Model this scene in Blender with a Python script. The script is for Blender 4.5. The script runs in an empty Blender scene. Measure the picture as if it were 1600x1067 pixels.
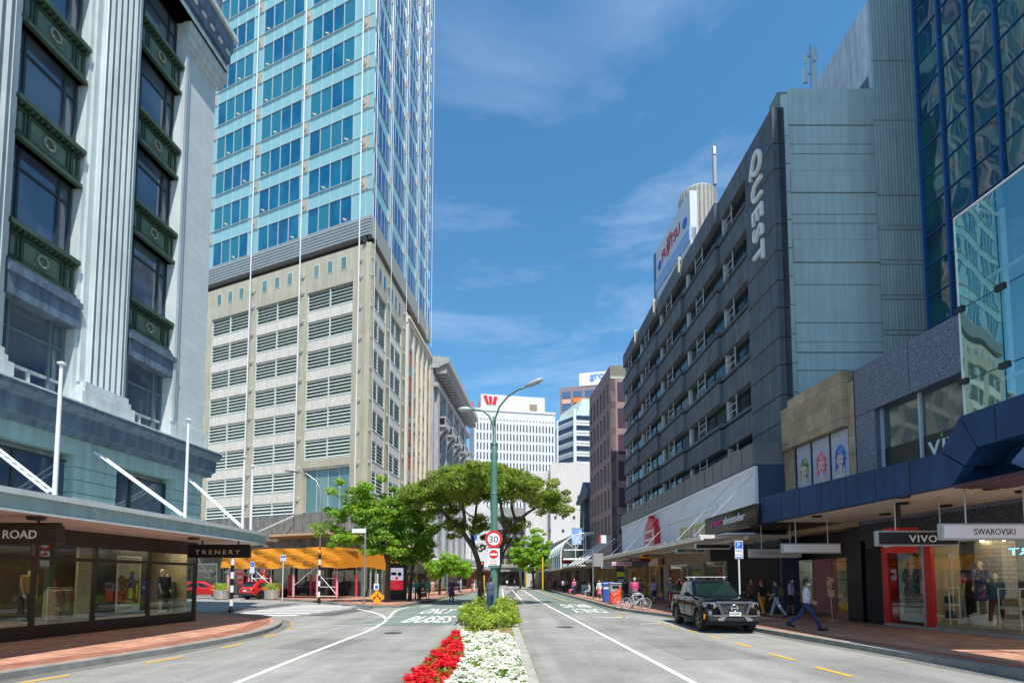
import bpy, bmesh, math, random
import numpy as np
from mathutils import Vector, Matrix, noise
random.seed(7); rng = np.random.default_rng(7)
SC = bpy.context.scene; COL = SC.collection
# ------------------------------------------------------------------ camera
F = 800.0; TH = math.radians(3.5); EYE = 1.8; HOR = 905.0
CY = HOR - F*math.tan(TH)
cam = bpy.data.objects.new('camera', bpy.data.cameras.new('camera')); COL.objects.link(cam)
cam.location = (0, 0, EYE); cam.rotation_euler = (math.radians(90)+TH, 0, 0)
cam.data.sensor_width = 36; cam.data.lens = 36*F/1600; cam.data.shift_y = (CY-533.5)/1600
cam.data.clip_end = 3000; cam.data.clip_start = .1; SC.camera = cam
# ------------------------------------------------------------------ light
SUN_EL = math.radians(62); SUN_AZ = math.atan2(.31, -.95)
W = bpy.data.worlds.new('World'); SC.world = W; W.use_nodes = True
nt = W.node_tree; nt.nodes.clear()
def N(nt, t, **k):
    n = nt.nodes.new(t)
    for a, b in k.items():
        if a[:2] == 'i_': n.inputs[a[2:].replace('_', ' ')].default_value = b
        else: setattr(n, a, b)
    return n
sky = N(nt, 'ShaderNodeTexSky', sky_type='NISHITA', sun_disc=False, sun_elevation=SUN_EL, sun_rotation=SUN_AZ, altitude=0, air_density=1.0, dust_density=.25, ozone_density=3.5)
bg = N(nt, 'ShaderNodeBackground'); bg.inputs[1].default_value = .15
wo = N(nt, 'ShaderNodeOutputWorld'); tc = N(nt, 'ShaderNodeTexCoord')
mp = N(nt, 'ShaderNodeMapping'); mp.inputs['Scale'].default_value = (1.0, 1.0, 4.2); mp.inputs['Rotation'].default_value = (0, .32, .3)
nz = N(nt, 'ShaderNodeTexNoise', i_Scale=2.1, i_Detail=9.0, i_Roughness=.62, i_Distortion=.35)
nz2 = N(nt, 'ShaderNodeTexNoise', i_Scale=1.5, i_Detail=2.0)
cr = N(nt, 'ShaderNodeValToRGB'); cr.color_ramp.elements[0].position = .50; cr.color_ramp.elements[1].position = .95
cr2 = N(nt, 'ShaderNodeValToRGB'); cr2.color_ramp.elements[0].position = .40; cr2.color_ramp.elements[1].position = .62
mul = N(nt, 'ShaderNodeMath', operation='MULTIPLY'); mix = N(nt, 'ShaderNodeMixRGB'); mix.inputs[2].default_value = (7.0, 7.6, 8.6, 1)
hsv = N(nt, 'ShaderNodeHueSaturation'); hsv.inputs['Saturation'].default_value = 1.2; hsv.inputs['Value'].default_value = .97; hsv.inputs['Hue'].default_value = .488
L = nt.links.new
L(tc.outputs['Generated'], mp.inputs[0]); L(mp.outputs[0], nz.inputs[0]); L(tc.outputs['Generated'], nz2.inputs[0])
L(nz.outputs[0], cr.inputs[0]); L(nz2.outputs[0], cr2.inputs[0]); L(cr.outputs[0], mul.inputs[0]); L(cr2.outputs[0], mul.inputs[1])
mul2 = N(nt, 'ShaderNodeMath', operation='MULTIPLY'); mul2.inputs[1].default_value = .36; L(mul.outputs[0], mul2.inputs[0])
L(sky.outputs[0], hsv.inputs['Color']); L(hsv.outputs[0], mix.inputs[1]); L(mul2.outputs[0], mix.inputs[0]); L(mix.outputs[0], bg.inputs[0]); L(bg.outputs[0], wo.inputs[0])
sd = bpy.data.lights.new('sun', 'SUN'); sd.energy = 4.4; sd.angle = math.radians(.5); sd.color = (1, .955, .88)
sun = bpy.data.objects.new('sun', sd); COL.objects.link(sun)
sv = Vector((math.sin(SUN_AZ)*math.cos(SUN_EL), math.cos(SUN_AZ)*math.cos(SUN_EL), math.sin(SUN_EL)))
sun.rotation_euler = sv.to_track_quat('Z', 'Y').to_euler(); sun.location = sv*120
SC.view_settings.view_transform = 'Standard'; SC.view_settings.look = 'None'; SC.view_settings.exposure = .5; SC.view_settings.gamma = 1
SC.cycles.max_bounces = 7; SC.cycles.transparent_max_bounces = 10
# ------------------------------------------------------------------ measuring helpers (photo pixel -> real place)
def ray(px, py):
    u = (px-800)/F; v = (CY-py)/F
    return (u, math.cos(TH)-v*math.sin(TH), math.sin(TH)+v*math.cos(TH))
def G(px, py, z=0.):
    r = ray(px, py); t = (z-EYE)/r[2]; return (r[0]*t, r[1]*t)
def at(px, py, Y):
    r = ray(px, py); t = Y/r[1]; return (r[0]*t, Y, EYE+r[2]*t)
class Frame:
    def __init__(s, x, y, dx, dy, sign=1):
        l = math.hypot(dx, dy); s.o = Vector((x, y, 0)); s.t = Vector((dx/l, dy/l, 0)); s.n = Vector((dy/l, -dx/l, 0))*sign
        s.M = Matrix(((s.t.x, s.n.x, 0, x), (s.t.y, s.n.y, 0, y), (0, 0, 1, 0), (0, 0, 0, 1)))
    def P(s, a, d, z): return s.o+s.t*a+s.n*d+Vector((0, 0, z))
    def s_at(s, px, d=0, py=600):
        r = ray(px, py); o = s.o+s.n*d; a, b, c, e = r[0], -s.t.x, r[1], -s.t.y
        D = a*e-b*c; return (a*o.y-c*o.x)/D
# ------------------------------------------------------------------ mesh builder
class MB:
    def __init__(s, M=None): s.v = []; s.f = []; s.m = []; s.M = M; s.mi = 0
    def add(s, vs, fs):
        n = len(s.v); fl = False
        if s.M is not None:
            vs = [s.M @ Vector(p) for p in vs]; fl = s.M.determinant() < 0
        s.v += [tuple(p) for p in vs]
        for f in fs:
            g = [n+i for i in f]
            if fl: g.reverse()
            s.f.append(g); s.m.append(s.mi)
        return s
    def box(s, x0, x1, y0, y1, z0, z1, m=None):
        if m is not None: s.mi = m
        if x0 > x1: x0, x1 = x1, x0
        if y0 > y1: y0, y1 = y1, y0
        if z0 > z1: z0, z1 = z1, z0
        return s.add([(x0,y0,z0),(x1,y0,z0),(x1,y1,z0),(x0,y1,z0),(x0,y0,z1),(x1,y0,z1),(x1,y1,z1),(x0,y1,z1)],
                     [(0,3,2,1),(4,5,6,7),(0,1,5,4),(1,2,6,5),(2,3,7,6),(3,0,4,7)])
    def quad(s, a, b, c, d, m=None):
        if m is not None: s.mi = m
        return s.add([a, b, c, d], [(0,1,2,3)])
    def prism(s, poly, z0, z1, m=None):           # polygon in x,y extruded along z
        if m is not None: s.mi = m
        n = len(poly)
        A = sum(poly[i][0]*poly[(i+1)%n][1]-poly[(i+1)%n][0]*poly[i][1] for i in range(n))
        if A < 0: poly = poly[::-1]
        vs = [(p[0], p[1], z0) for p in poly]+[(p[0], p[1], z1) for p in poly]
        return s.add(vs, [tuple(range(n-1,-1,-1)), tuple(range(n, 2*n))]+[(i,(i+1)%n,n+(i+1)%n,n+i) for i in range(n)])
    def xprism(s, poly, x0, x1, m=None):          # polygon in y,z extruded along x
        if m is not None: s.mi = m
        n = len(poly)
        A = sum(poly[i][0]*poly[(i+1)%n][1]-poly[(i+1)%n][0]*poly[i][1] for i in range(n))
        if A < 0: poly = poly[::-1]
        vs = [(x0, p[0], p[1]) for p in poly]+[(x1, p[0], p[1]) for p in poly]
        return s.add(vs, [tuple(range(n-1,-1,-1)), tuple(range(n, 2*n))]+[(i,(i+1)%n,n+(i+1)%n,n+i) for i in range(n)])
    def yprism(s, poly, y0, y1, m=None):          # polygon in x,z extruded along y
        if m is not None: s.mi = m
        n = len(poly)
        A = sum(poly[i][0]*poly[(i+1)%n][1]-poly[(i+1)%n][0]*poly[i][1] for i in range(n))
        if A > 0: poly = poly[::-1]
        vs = [(p[0], y0, p[1]) for p in poly]+[(p[0], y1, p[1]) for p in poly]
        return s.add(vs, [tuple(range(n-1,-1,-1)), tuple(range(n, 2*n))]+[(i,(i+1)%n,n+(i+1)%n,n+i) for i in range(n)])
    def tube(s, pts, r, n=8, cap=True, m=None):
        if m is not None: s.mi = m
        pts = [Vector(p) for p in pts]; k = len(pts); rs = r if isinstance(r, (list, tuple)) else [r]*k
        vs = []; up = None
        for i, p in enumerate(pts):
            d = (pts[min(i+1,k-1)]-pts[max(i-1,0)]).normalized()
            if up is None or abs(up.dot(d)) > .98: up = Vector((0,0,1)) if abs(d.z) < .9 else Vector((1,0,0))
            x = up.cross(d).normalized(); y = d.cross(x); up = y
            for j in range(n):
                a = 2*math.pi*j/n; vs.append(p+(x*math.cos(a)+y*math.sin(a))*rs[i])
        fs = [(i*n+j, i*n+(j+1)%n, (i+1)*n+(j+1)%n, (i+1)*n+j) for i in range(k-1) for j in range(n)]
        if cap: fs += [tuple(range(n-1,-1,-1)), tuple(range((k-1)*n, k*n))]
        return s.add(vs, fs)
    def lathe(s, prof, c=(0,0,0), n=16, m=None):  # prof: (r,z) list
        if m is not None: s.mi = m
        vs = [(c[0]+r*math.cos(2*math.pi*j/n), c[1]+r*math.sin(2*math.pi*j/n), c[2]+z) for r, z in prof for j in range(n)]
        k = len(prof)
        fs = [(i*n+j, i*n+(j+1)%n, (i+1)*n+(j+1)%n, (i+1)*n+j) for i in range(k-1) for j in range(n)]
        fs += [tuple(range(n-1,-1,-1)), tuple(range((k-1)*n, k*n))]
        return s.add(vs, fs)
    def ball(s, c, r, n=10, m=None):
        if m is not None: s.mi = m
        r = r if isinstance(r, (list, tuple)) else (r, r, r); k = max(4, n//2+1)
        vs = []; fs = []
        for i in range(k+1):
            t = math.pi*i/k
            for j in range(n):
                a = 2*math.pi*j/n
                vs.append((c[0]+r[0]*math.sin(t)*math.cos(a), c[1]+r[1]*math.sin(t)*math.sin(a), c[2]-r[2]*math.cos(t)))
        fs = [(i*n+j, i*n+(j+1)%n, (i+1)*n+(j+1)%n, (i+1)*n+j) for i in range(k) for j in range(n)]
        return s.add(vs, fs)
    def disc(s, c, nrm, r, th, n=24, m=None):     # short cylinder from c along nrm
        if m is not None: s.mi = m
        c = Vector(c); nrm = Vector(nrm).normalized(); return s.tube([c, c+nrm*th], r, n)
    def cap(s, a, b, ra, rb, n=10):               # tapered capsule
        a = Vector(a); b = Vector(b); d = (b-a); l = d.length; d = d/l if l > 1e-6 else Vector((0,0,1))
        pts = []; rs = []
        for t in (-1, -.85, -.5, 0): pts.append(a+d*ra*t); rs.append(max(.001, ra*math.sqrt(max(0, 1-t*t))))
        for t in (0, .5, .85, 1): pts.append(b+d*rb*t); rs.append(max(.001, rb*math.sqrt(max(0, 1-t*t))))
        return s.tube(pts, rs, n)
def pieces(mb):
    par = list(range(len(mb.v)))
    def fd(a):
        while par[a] != a: par[a] = par[par[a]]; a = par[a]
        return a
    for f in mb.f:
        r0 = fd(f[0])
        for i in f[1:]: par[fd(i)] = r0
    gr = {}
    for f, m in zip(mb.f, mb.m): gr.setdefault(fd(f[0]), []).append((f, m))
    out = []
    for fs in gr.values():
        q = MB(); mp = {}
        for f, m in fs:
            for i in f:
                if i not in mp: mp[i] = len(q.v); q.v.append(mb.v[i])
            q.f.append([mp[i] for i in f]); q.m.append(m)
        out.append(q)
    return out
def rootloc(p):
    while p is not None and p.parent is not None: p = p.parent
    return p.location if p is not None else Vector((0,0,0))
def mesh_of(name, vs, fs, mats, mi=None, smooth=False):
    me = bpy.data.meshes.new(name); me.from_pydata([tuple(v) for v in vs], [], fs)
    for m in mats: me.materials.append(m)
    if mi is not None and len(mats) > 1: me.polygons.foreach_set('material_index', mi)
    if smooth: me.polygons.foreach_set('use_smooth', [True]*len(me.polygons))
    me.update(); return me
def part(name, mb, mats, parent=None, smooth=False, bev=0, label=None, kind=None, ang=None):
    if not isinstance(mats, (list, tuple)): mats = [mats]
    o = Vector(rootloc(parent)) if parent else Vector((0,0,0))
    me = mesh_of(name, [(v[0]-o.x, v[1]-o.y, v[2]-o.z) for v in mb.v], mb.f, mats, mb.m, smooth)
    ob = bpy.data.objects.new(name, me); COL.objects.link(ob)
    if parent: ob.parent = parent
    if smooth and ang:
        me.set_sharp_from_angle(angle=math.radians(ang))
    if bev:
        b = ob.modifiers.new('bevel', 'BEVEL'); b.width = bev; b.segments = 2; b.limit_method = 'ANGLE'; b.angle_limit = math.radians(40)
    if label: ob['label'] = label
    if kind: ob['kind'] = kind
    return ob
SPLIT = {'tie_rod','door_frame','wall_joint','panel_joint','skylight_bar','shop_pier','steel_rod','modillion','cornice_bracket','patch_fitting','downlight','spot_lamp','awning_strut','concrete_boss','string_course','end_fin','pale_post','shelf','balcony','blue_dot','stem','glass_pane','shop_light','dark_slot','hanger','white_bands','black_bands','shop_glass','timber_awning','pier','lettering_dot','brick_panel','dark_lens','bed_rail'}
_part = part
def part(name, mb, mats, parent=None, **k):
    if name in SPLIT and parent is not None:
        ps = pieces(mb)
        if 1 < len(ps) <= 110:
            for q in ps: o = _part(name, q, mats, parent, **k)
            return o
    return _part(name, mb, mats, parent, **k)
def tag(o, label, cat, group=None, kind=None):
    o['label'] = label; o['category'] = cat
    if group: o['group'] = group
    if kind: o['kind'] = kind
    return o
def root(name, label, cat, loc=(0,0,0), rz=0, group=None):
    o = bpy.data.objects.new(name, None); COL.objects.link(o); o.empty_display_size = .2
    o.location = loc; o.rotation_euler = (0, 0, rz); return tag(o, label, cat, group)
def struct(name, mb, mats, **k):
    return part(name, mb, mats, None, kind='structure', **k)
def dup(r, loc, rz, label=None):
    c = r.copy(); COL.objects.link(c); c.location = loc; c.rotation_euler = (0, 0, rz)
    if label: c['label'] = label
    for ch in r.children:
        k = ch.copy(); COL.objects.link(k); k.parent = c
        for g in ch.children:
            q = g.copy(); COL.objects.link(q); q.parent = k
    return c
def many(name, mbs, mats, parent, limit=100, **k):
    for mb in mbs[:limit]: part(name, mb, mats, parent, **k)
    if len(mbs) > limit:
        big = MB()
        for mb in mbs[limit:]:
            n = len(big.v); big.v += mb.v; big.f += [[n+i for i in f] for f in mb.f]; big.m += mb.m
        o = part(name, big, mats, parent, **k); o['kind'] = 'stuff'
def text(name, s, org, right, up, w, h, mat, parent, depth=.02, off=.0, shear=0, keep=False, spacing=1.0, label=None):
    """flat lettering fitted in a w x h box whose lower left corner is org"""
    cu = bpy.data.curves.new('t', 'FONT'); cu.body = s; cu.offset = off; cu.extrude = .5; cu.shear = shear; cu.space_character = spacing; cu.resolution_u = 3
    ob = bpy.data.objects.new('t', cu); COL.objects.link(ob)
    dg = bpy.context.evaluated_depsgraph_get(); me0 = ob.evaluated_get(dg).to_mesh()
    vs = np.array([v.co[:] for v in me0.vertices]); fs = [list(p.vertices) for p in me0.polygons]
    ob.evaluated_get(dg).to_mesh_clear(); bpy.data.objects.remove(ob)
    mn = vs.min(0); mx = vs.max(0); sx = w/(mx[0]-mn[0]); sy = h/(mx[1]-mn[1])
    right = Vector(right).normalized(); up = Vector(up).normalized(); nn = right.cross(up); org = Vector(org)
    mb = MB(); mb.add([org+right*((v[0]-mn[0])*sx)+up*((v[1]-mn[1])*sy)+nn*((v[2]+.5)*depth) for v in vs], fs)
    return part(name, mb, mat, parent, label=label)
# ------------------------------------------------------------------ materials
def pmat(name, col, rough=.6, metal=0., var=.12, vs=2., bump=0., bs=30., spec=.5, coat=0., emit=None, es=0., streak=0.):
    m = bpy.data.materials.new(name); m.use_nodes = True; t = m.node_tree; b = t.nodes['Principled BSDF']; l = t.links.new
    b.inputs['Roughness'].default_value = rough; b.inputs['Metallic'].default_value = metal; b.inputs['Specular IOR Level'].default_value = spec
    b.inputs['Coat Weight'].default_value = coat
    c = (*col, 1); b.inputs['Base Color'].default_value = c
    tc = N(t, 'ShaderNodeTexCoord')
    if var:
        n = N(t, 'ShaderNodeTexNoise', i_Scale=vs, i_Detail=6., i_Roughness=.65); l(tc.outputs['Object'], n.inputs[0])
        mr = N(t, 'ShaderNodeMapRange'); mr.inputs[1].default_value = .3; mr.inputs[2].default_value = .7; mr.inputs[3].default_value = 1-var; mr.inputs[4].default_value = 1+var
        l(n.outputs[0], mr.inputs[0]); src = mr.outputs[0]
        if streak:
            mp = N(t, 'ShaderNodeMapping'); mp.inputs['Scale'].default_value = (3, 3, .18); l(tc.outputs['Object'], mp.inputs[0])
            n2 = N(t, 'ShaderNodeTexNoise', i_Scale=1.6, i_Detail=5.); l(mp.outputs[0], n2.inputs[0])
            m2 = N(t, 'ShaderNodeMapRange'); m2.inputs[1].default_value = .35; m2.inputs[2].default_value = .65; m2.inputs[3].default_value = 1-streak; m2.inputs[4].default_value = 1+streak*.5
            l(n2.outputs[0], m2.inputs[0]); mm = N(t, 'ShaderNodeMath', operation='MULTIPLY'); l(src, mm.inputs[0]); l(m2.outputs[0], mm.inputs[1]); src = mm.outputs[0]
        hs = N(t, 'ShaderNodeVectorMath', operation='SCALE'); hs.inputs[0].default_value = col; l(src, hs.inputs['Scale']); l(hs.outputs[0], b.inputs['Base Color'])
    if bump:
        n = N(t, 'ShaderNodeTexNoise', i_Scale=bs, i_Detail=4.); l(tc.outputs['Object'], n.inputs[0])
        bp = N(t, 'ShaderNodeBump', i_Strength=bump, i_Distance=.02); l(n.outputs[0], bp.inputs['Height']); l(bp.outputs[0], b.inputs['Normal'])
    if emit: b.inputs['Emission Color'].default_value = (*emit, 1); b.inputs['Emission Strength'].default_value = es
    return m
def two(name, c1, c2, scale=8., rough=.7, sharp=.08, thr=.5, detail=3., bump=0., obj='Object', spec=.4, vor=False, trans=0., mscale=(1,1,1)):
    """two colours split by noise (speckle, foliage, prints)"""
    m = bpy.data.materials.new(name); m.use_nodes = True; t = m.node_tree; b = t.nodes['Principled BSDF']; l = t.links.new
    b.inputs['Roughness'].default_value = rough; b.inputs['Specular IOR Level'].default_value = spec
    tc = N(t, 'ShaderNodeTexCoord'); mp = N(t, 'ShaderNodeMapping'); mp.inputs['Scale'].default_value = mscale; l(tc.outputs[obj], mp.inputs[0])
    n = N(t, 'ShaderNodeTexVoronoi', i_Scale=scale) if vor else N(t, 'ShaderNodeTexNoise', i_Scale=scale, i_Detail=detail)
    l(mp.outputs[0], n.inputs['Vector']); cr = N(t, 'ShaderNodeValToRGB'); e = cr.color_ramp.elements
    e[0].position = max(0, thr-sharp); e[0].color = (*c1, 1); e[1].position = min(1, thr+sharp); e[1].color = (*c2, 1)
    l(n.outputs[0], cr.inputs[0]); l(cr.outputs[0], b.inputs['Base Color'])
    if bump:
        bp = N(t, 'ShaderNodeBump', i_Strength=bump, i_Distance=.02); l(n.outputs[0], bp.inputs['Height']); l(bp.outputs[0], b.inputs['Normal'])
    if trans: b.inputs['Transmission Weight'].default_value = 0
    return m
def glassy(name, col, rough=.03, wav=.0, ws=1.2, spec=.8, metal=0., col2=None, dist=.05):
    """opaque tinted building glass: reflects the sky and the street"""
    m = bpy.data.materials.new(name); m.use_nodes = True; t = m.node_tree; b = t.nodes['Principled BSDF']; l = t.links.new
    b.inputs['Base Color'].default_value = (*col, 1); b.inputs['Roughness'].default_value = rough; b.inputs['Specular IOR Level'].default_value = spec; b.inputs['Metallic'].default_value = metal
    tc = N(t, 'ShaderNodeTexCoord')
    if col2:
        v = N(t, 'ShaderNodeTexNoise', i_Scale=.45, i_Detail=1.); l(tc.outputs['Object'], v.inputs['Vector'])
        cr = N(t, 'ShaderNodeValToRGB'); cr.color_ramp.elements[0].color = (*col, 1); cr.color_ramp.elements[1].color = (*col2, 1)
        cr.color_ramp.elements[0].position = .42; cr.color_ramp.elements[1].position = .6; l(v.outputs[0], cr.inputs[0]); l(cr.outputs[0], b.inputs['Base Color'])
    if wav:
        n = N(t, 'ShaderNodeTexNoise', i_Scale=ws, i_Detail=1.); l(tc.outputs['Object'], n.inputs[0])
        bp = N(t, 'ShaderNodeBump', i_Strength=wav, i_Distance=dist); l(n.outputs[0], bp.inputs['Height']); l(bp.outputs[0], b.inputs['Normal'])
    return m
def clear(name, tint=(.9,.95,.93), ior=1.5, wav=0.):
    m = bpy.data.materials.new(name); m.use_nodes = True; t = m.node_tree; t.nodes.clear(); l = t.links.new
    o = N(t, 'ShaderNodeOutputMaterial'); mx = N(t, 'ShaderNodeMixShader'); tr = N(t, 'ShaderNodeBsdfTransparent'); gl = N(t, 'ShaderNodeBsdfGlossy'); lw = N(t, 'ShaderNodeLayerWeight', i_Blend=.5); pw_ = N(t, 'ShaderNodeMath', operation='POWER'); pw_.inputs[1].default_value = 4.; l(lw.outputs['Facing'], pw_.inputs[0]); fr = N(t, 'ShaderNodeMapRange'); r0 = ((ior-1)/(ior+1))**2; fr.inputs[3].default_value = r0; fr.inputs[4].default_value = .95; l(pw_.outputs[0], fr.inputs[0])
    tr.inputs[0].default_value = (*tint, 1); gl.inputs[0].default_value = (*[min(1, c*1.15) for c in tint], 1); gl.inputs['Roughness'].default_value = .015
    if wav:
        tc = N(t, 'ShaderNodeTexCoord'); n = N(t, 'ShaderNodeTexNoise', i_Scale=.9, i_Detail=1.); l(tc.outputs['Object'], n.inputs[0])
        bp = N(t, 'ShaderNodeBump', i_Strength=wav, i_Distance=.05); l(n.outputs[0], bp.inputs['Height']); l(bp.outputs[0], gl.inputs['Normal'])
    l(fr.outputs[0], mx.inputs[0]); l(tr.outputs[0], mx.inputs[1]); l(gl.outputs[0], mx.inputs[2]); l(mx.outputs[0], o.inputs[0]); return m
def brickm(name, c1, c2, mortar, sx=1., sy=1., ms=.02, rough=.8, scale=1., var=.25, bump=.2, wall=False, rot=0., bw=.5, rh=.25):
    m = bpy.data.materials.new(name); m.use_nodes = True; t = m.node_tree; b = t.nodes['Principled BSDF']; l = t.links.new
    b.inputs['Roughness'].default_value = rough
    tc = N(t, 'ShaderNodeTexCoord'); mp = N(t, 'ShaderNodeMapping'); mp.inputs['Rotation'].default_value = (0, 0, rot)
    if wall:
        sp = N(t, 'ShaderNodeSeparateXYZ'); cb = N(t, 'ShaderNodeCombineXYZ'); ad = N(t, 'ShaderNodeMath', operation='ADD')
        l(tc.outputs['Object'], sp.inputs[0]); l(sp.outputs[0], ad.inputs[0]); l(sp.outputs[1], ad.inputs[1]); l(ad.outputs[0], cb.inputs[0]); l(sp.outputs[2], cb.inputs[1]); l(cb.outputs[0], mp.inputs[0])
    else: l(tc.outputs['Object'], mp.inputs[0])
    br = N(t, 'ShaderNodeTexBrick', i_Scale=scale, i_Mortar_Size=ms, i_Bias=0., i_Brick_Width=bw, i_Row_Height=rh)
    br.inputs['Color1'].default_value = (*c1, 1); br.inputs['Color2'].default_value = (*c2, 1); br.inputs['Mortar'].default_value = (*mortar, 1)
    l(mp.outputs[0], br.inputs[0]); n = N(t, 'ShaderNodeTexNoise', i_Scale=.8, i_Detail=8., i_Roughness=.7); l(tc.outputs['Object'], n.inputs[0])
    mr = N(t, 'ShaderNodeMapRange'); mr.inputs[1].default_value = .3; mr.inputs[2].default_value = .7; mr.inputs[3].default_value = 1-var; mr.inputs[4].default_value = 1+var; l(n.outputs[0], mr.inputs[0])
    s = N(t, 'ShaderNodeVectorMath', operation='SCALE'); l(br.outputs[0], s.inputs[0]); l(mr.outputs[0], s.inputs['Scale']); l(s.outputs[0], b.inputs['Base Color'])
    if bump:
        bp = N(t, 'ShaderNodeBump', i_Strength=bump, i_Distance=.01); bp.invert = True; l(br.outputs['Fac'], bp.inputs['Height']); l(bp.outputs[0], b.inputs['Normal'])
    return m
def asphalt(name, base, stain=.25):
    m = bpy.data.materials.new(name); m.use_nodes = True; t = m.node_tree; b = t.nodes['Principled BSDF']; l = t.links.new; b.inputs['Roughness'].default_value = .88; b.inputs['Specular IOR Level'].default_value = .2
    tc = N(t, 'ShaderNodeTexCoord'); fine = N(t, 'ShaderNodeTexNoise', i_Scale=38., i_Detail=3., i_Roughness=.8); big = N(t, 'ShaderNodeTexNoise', i_Scale=.35, i_Detail=9., i_Roughness=.7)
    mp = N(t, 'ShaderNodeMapping'); mp.inputs['Scale'].default_value = (1.3, .07, 1); tr = N(t, 'ShaderNodeTexNoise', i_Scale=1., i_Detail=3.)
    l(tc.outputs['Object'], fine.inputs[0]); l(tc.outputs['Object'], big.inputs[0]); l(tc.outputs['Object'], mp.inputs[0]); l(mp.outputs[0], tr.inputs[0])
    def mr(src, a, c):
        q = N(t, 'ShaderNodeMapRange'); q.inputs[1].default_value = .32; q.inputs[2].default_value = .68; q.inputs[3].default_value = a; q.inputs[4].default_value = c; l(src, q.inputs[0]); return q.outputs[0]
    a = N(t, 'ShaderNodeMath', operation='MULTIPLY'); l(mr(fine.outputs[0], .66, 1.34), a.inputs[0]); l(mr(big.outputs[0], 1-stain, 1+stain), a.inputs[1])
    c = N(t, 'ShaderNodeMath', operation='MULTIPLY'); l(a.outputs[0], c.inputs[0]); l(mr(tr.outputs[0], .86, 1.12), c.inputs[1])
    # sparse dark oil spots
    vo = N(t, 'ShaderNodeTexVoronoi', i_Scale=.28); l(tc.outputs['Object'], vo.inputs['Vector'])
    q = N(t, 'ShaderNodeMapRange'); q.inputs[1].default_value = .05; q.inputs[2].default_value = .16; q.inputs[3].default_value = .8; q.inputs[4].default_value = 1.; l(vo.outputs[0], q.inputs[0])
    e = N(t, 'ShaderNodeMath', operation='MULTIPLY'); l(c.outputs[0], e.inputs[0]); l(q.outputs[0], e.inputs[1])
    # hairline cracks, only in worn areas
    wn_ = N(t, 'ShaderNodeTexNoise', i_Scale=1.1, i_Detail=5.); l(tc.outputs['Object'], wn_.inputs[0]); vm = N(t, 'ShaderNodeVectorMath', operation='MULTIPLY_ADD'); vm.inputs[1].default_value = (1.6, 1.6, 0); l(wn_.outputs['Color'], vm.inputs[0]); l(tc.outputs['Object'], vm.inputs[2])
    ve = N(t, 'ShaderNodeTexVoronoi', i_Scale=.33, feature='DISTANCE_TO_EDGE'); l(vm.outputs[0], ve.inputs['Vector']); ck = N(t, 'ShaderNodeMapRange'); ck.inputs[1].default_value = .002; ck.inputs[2].default_value = .010; ck.inputs[3].default_value = .84; ck.inputs[4].default_value = 1.; l(ve.outputs['Distance'], ck.inputs[0])
    e2 = N(t, 'ShaderNodeMath', operation='MULTIPLY'); l(e.outputs[0], e2.inputs[0]); l(ck.outputs[0], e2.inputs[1]); e = e2
    s = N(t, 'ShaderNodeVectorMath', operation='SCALE'); s.inputs[0].default_value = base; l(e.outputs[0], s.inputs['Scale']); l(s.outputs[0], b.inputs['Base Color'])
    bp = N(t, 'ShaderNodeBump', i_Strength=.35, i_Distance=.01); l(fine.outputs[0], bp.inputs['Height']); l(bp.outputs[0], b.inputs['Normal']); return m
def leafm(name, c1, c2, c3, scale=1.4):
    m = bpy.data.materials.new(name); m.use_nodes = True; t = m.node_tree; b = t.nodes['Principled BSDF']; l = t.links.new; b.inputs['Roughness'].default_value = .5; b.inputs['Specular IOR Level'].default_value = .35
    at_ = N(t, 'ShaderNodeAttribute', attribute_name='leafvar'); tc = N(t, 'ShaderNodeTexCoord'); n = N(t, 'ShaderNodeTexNoise', i_Scale=scale, i_Detail=3.); l(tc.outputs['Object'], n.inputs[0])
    a = N(t, 'ShaderNodeMath', operation='ADD'); l(at_.outputs['Fac'], a.inputs[0]); l(n.outputs[0], a.inputs[1])
    cr = N(t, 'ShaderNodeValToRGB'); e = cr.color_ramp.elements; e[0].position = .28; e[0].color = (*c1, 1); e[1].position = .86; e[1].color = (*c3, 1); k = e.new(.55); k.color = (*c2, 1)
    d = N(t, 'ShaderNodeMath', operation='MULTIPLY'); d.inputs[1].default_value = .85; l(a.outputs[0], d.inputs[0]); l(d.outputs[0], cr.inputs[0]); l(cr.outputs[0], b.inputs['Base Color'])
    tl = N(t, 'ShaderNodeBsdfTranslucent'); g = N(t, 'ShaderNodeVectorMath', operation='MULTIPLY'); g.inputs[1].default_value = (1.5, 1.6, .5); l(cr.outputs[0], g.inputs[0]); l(g.outputs[0], tl.inputs[0])
    mx = N(t, 'ShaderNodeMixShader'); mx.inputs[0].default_value = .42; o = t.nodes['Material Output']; l(b.outputs[0], mx.inputs[1]); l(tl.outputs[0], mx.inputs[2]); l(mx.outputs[0], o.inputs[0]); return m
m_road = asphalt('asphalt', (.275,.27,.25)); m_road2 = asphalt('asphalt_dark', (.12,.12,.12))
m_lane = asphalt('bus_lane_green', (.185,.228,.20)); m_white = pmat('road_paint', (.74,.74,.71), .7, var=.12, vs=9, bump=.2); m_yellow = pmat('yellow_paint', (.72,.42,.03), .7, var=.12, vs=9)
m_kerb = pmat('kerb_concrete', (.25,.245,.225), .9, var=.25, vs=3, bump=.4); m_kerbd = pmat('kerb_stone', (.085,.085,.08), .85, var=.3, vs=5, bump=.4)
m_pave = brickm('brick_paving', (.40,.18,.115), (.54,.29,.19), (.30,.19,.14), scale=1., ms=.012, rot=.2, bw=.4, rh=.2, var=.28)
m_pave2 = brickm('brick_paving_dark', (.26,.09,.06), (.36,.15,.09), (.2,.12,.09), scale=1., ms=.012, rot=.2, bw=.4, rh=.2, var=.28)
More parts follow.
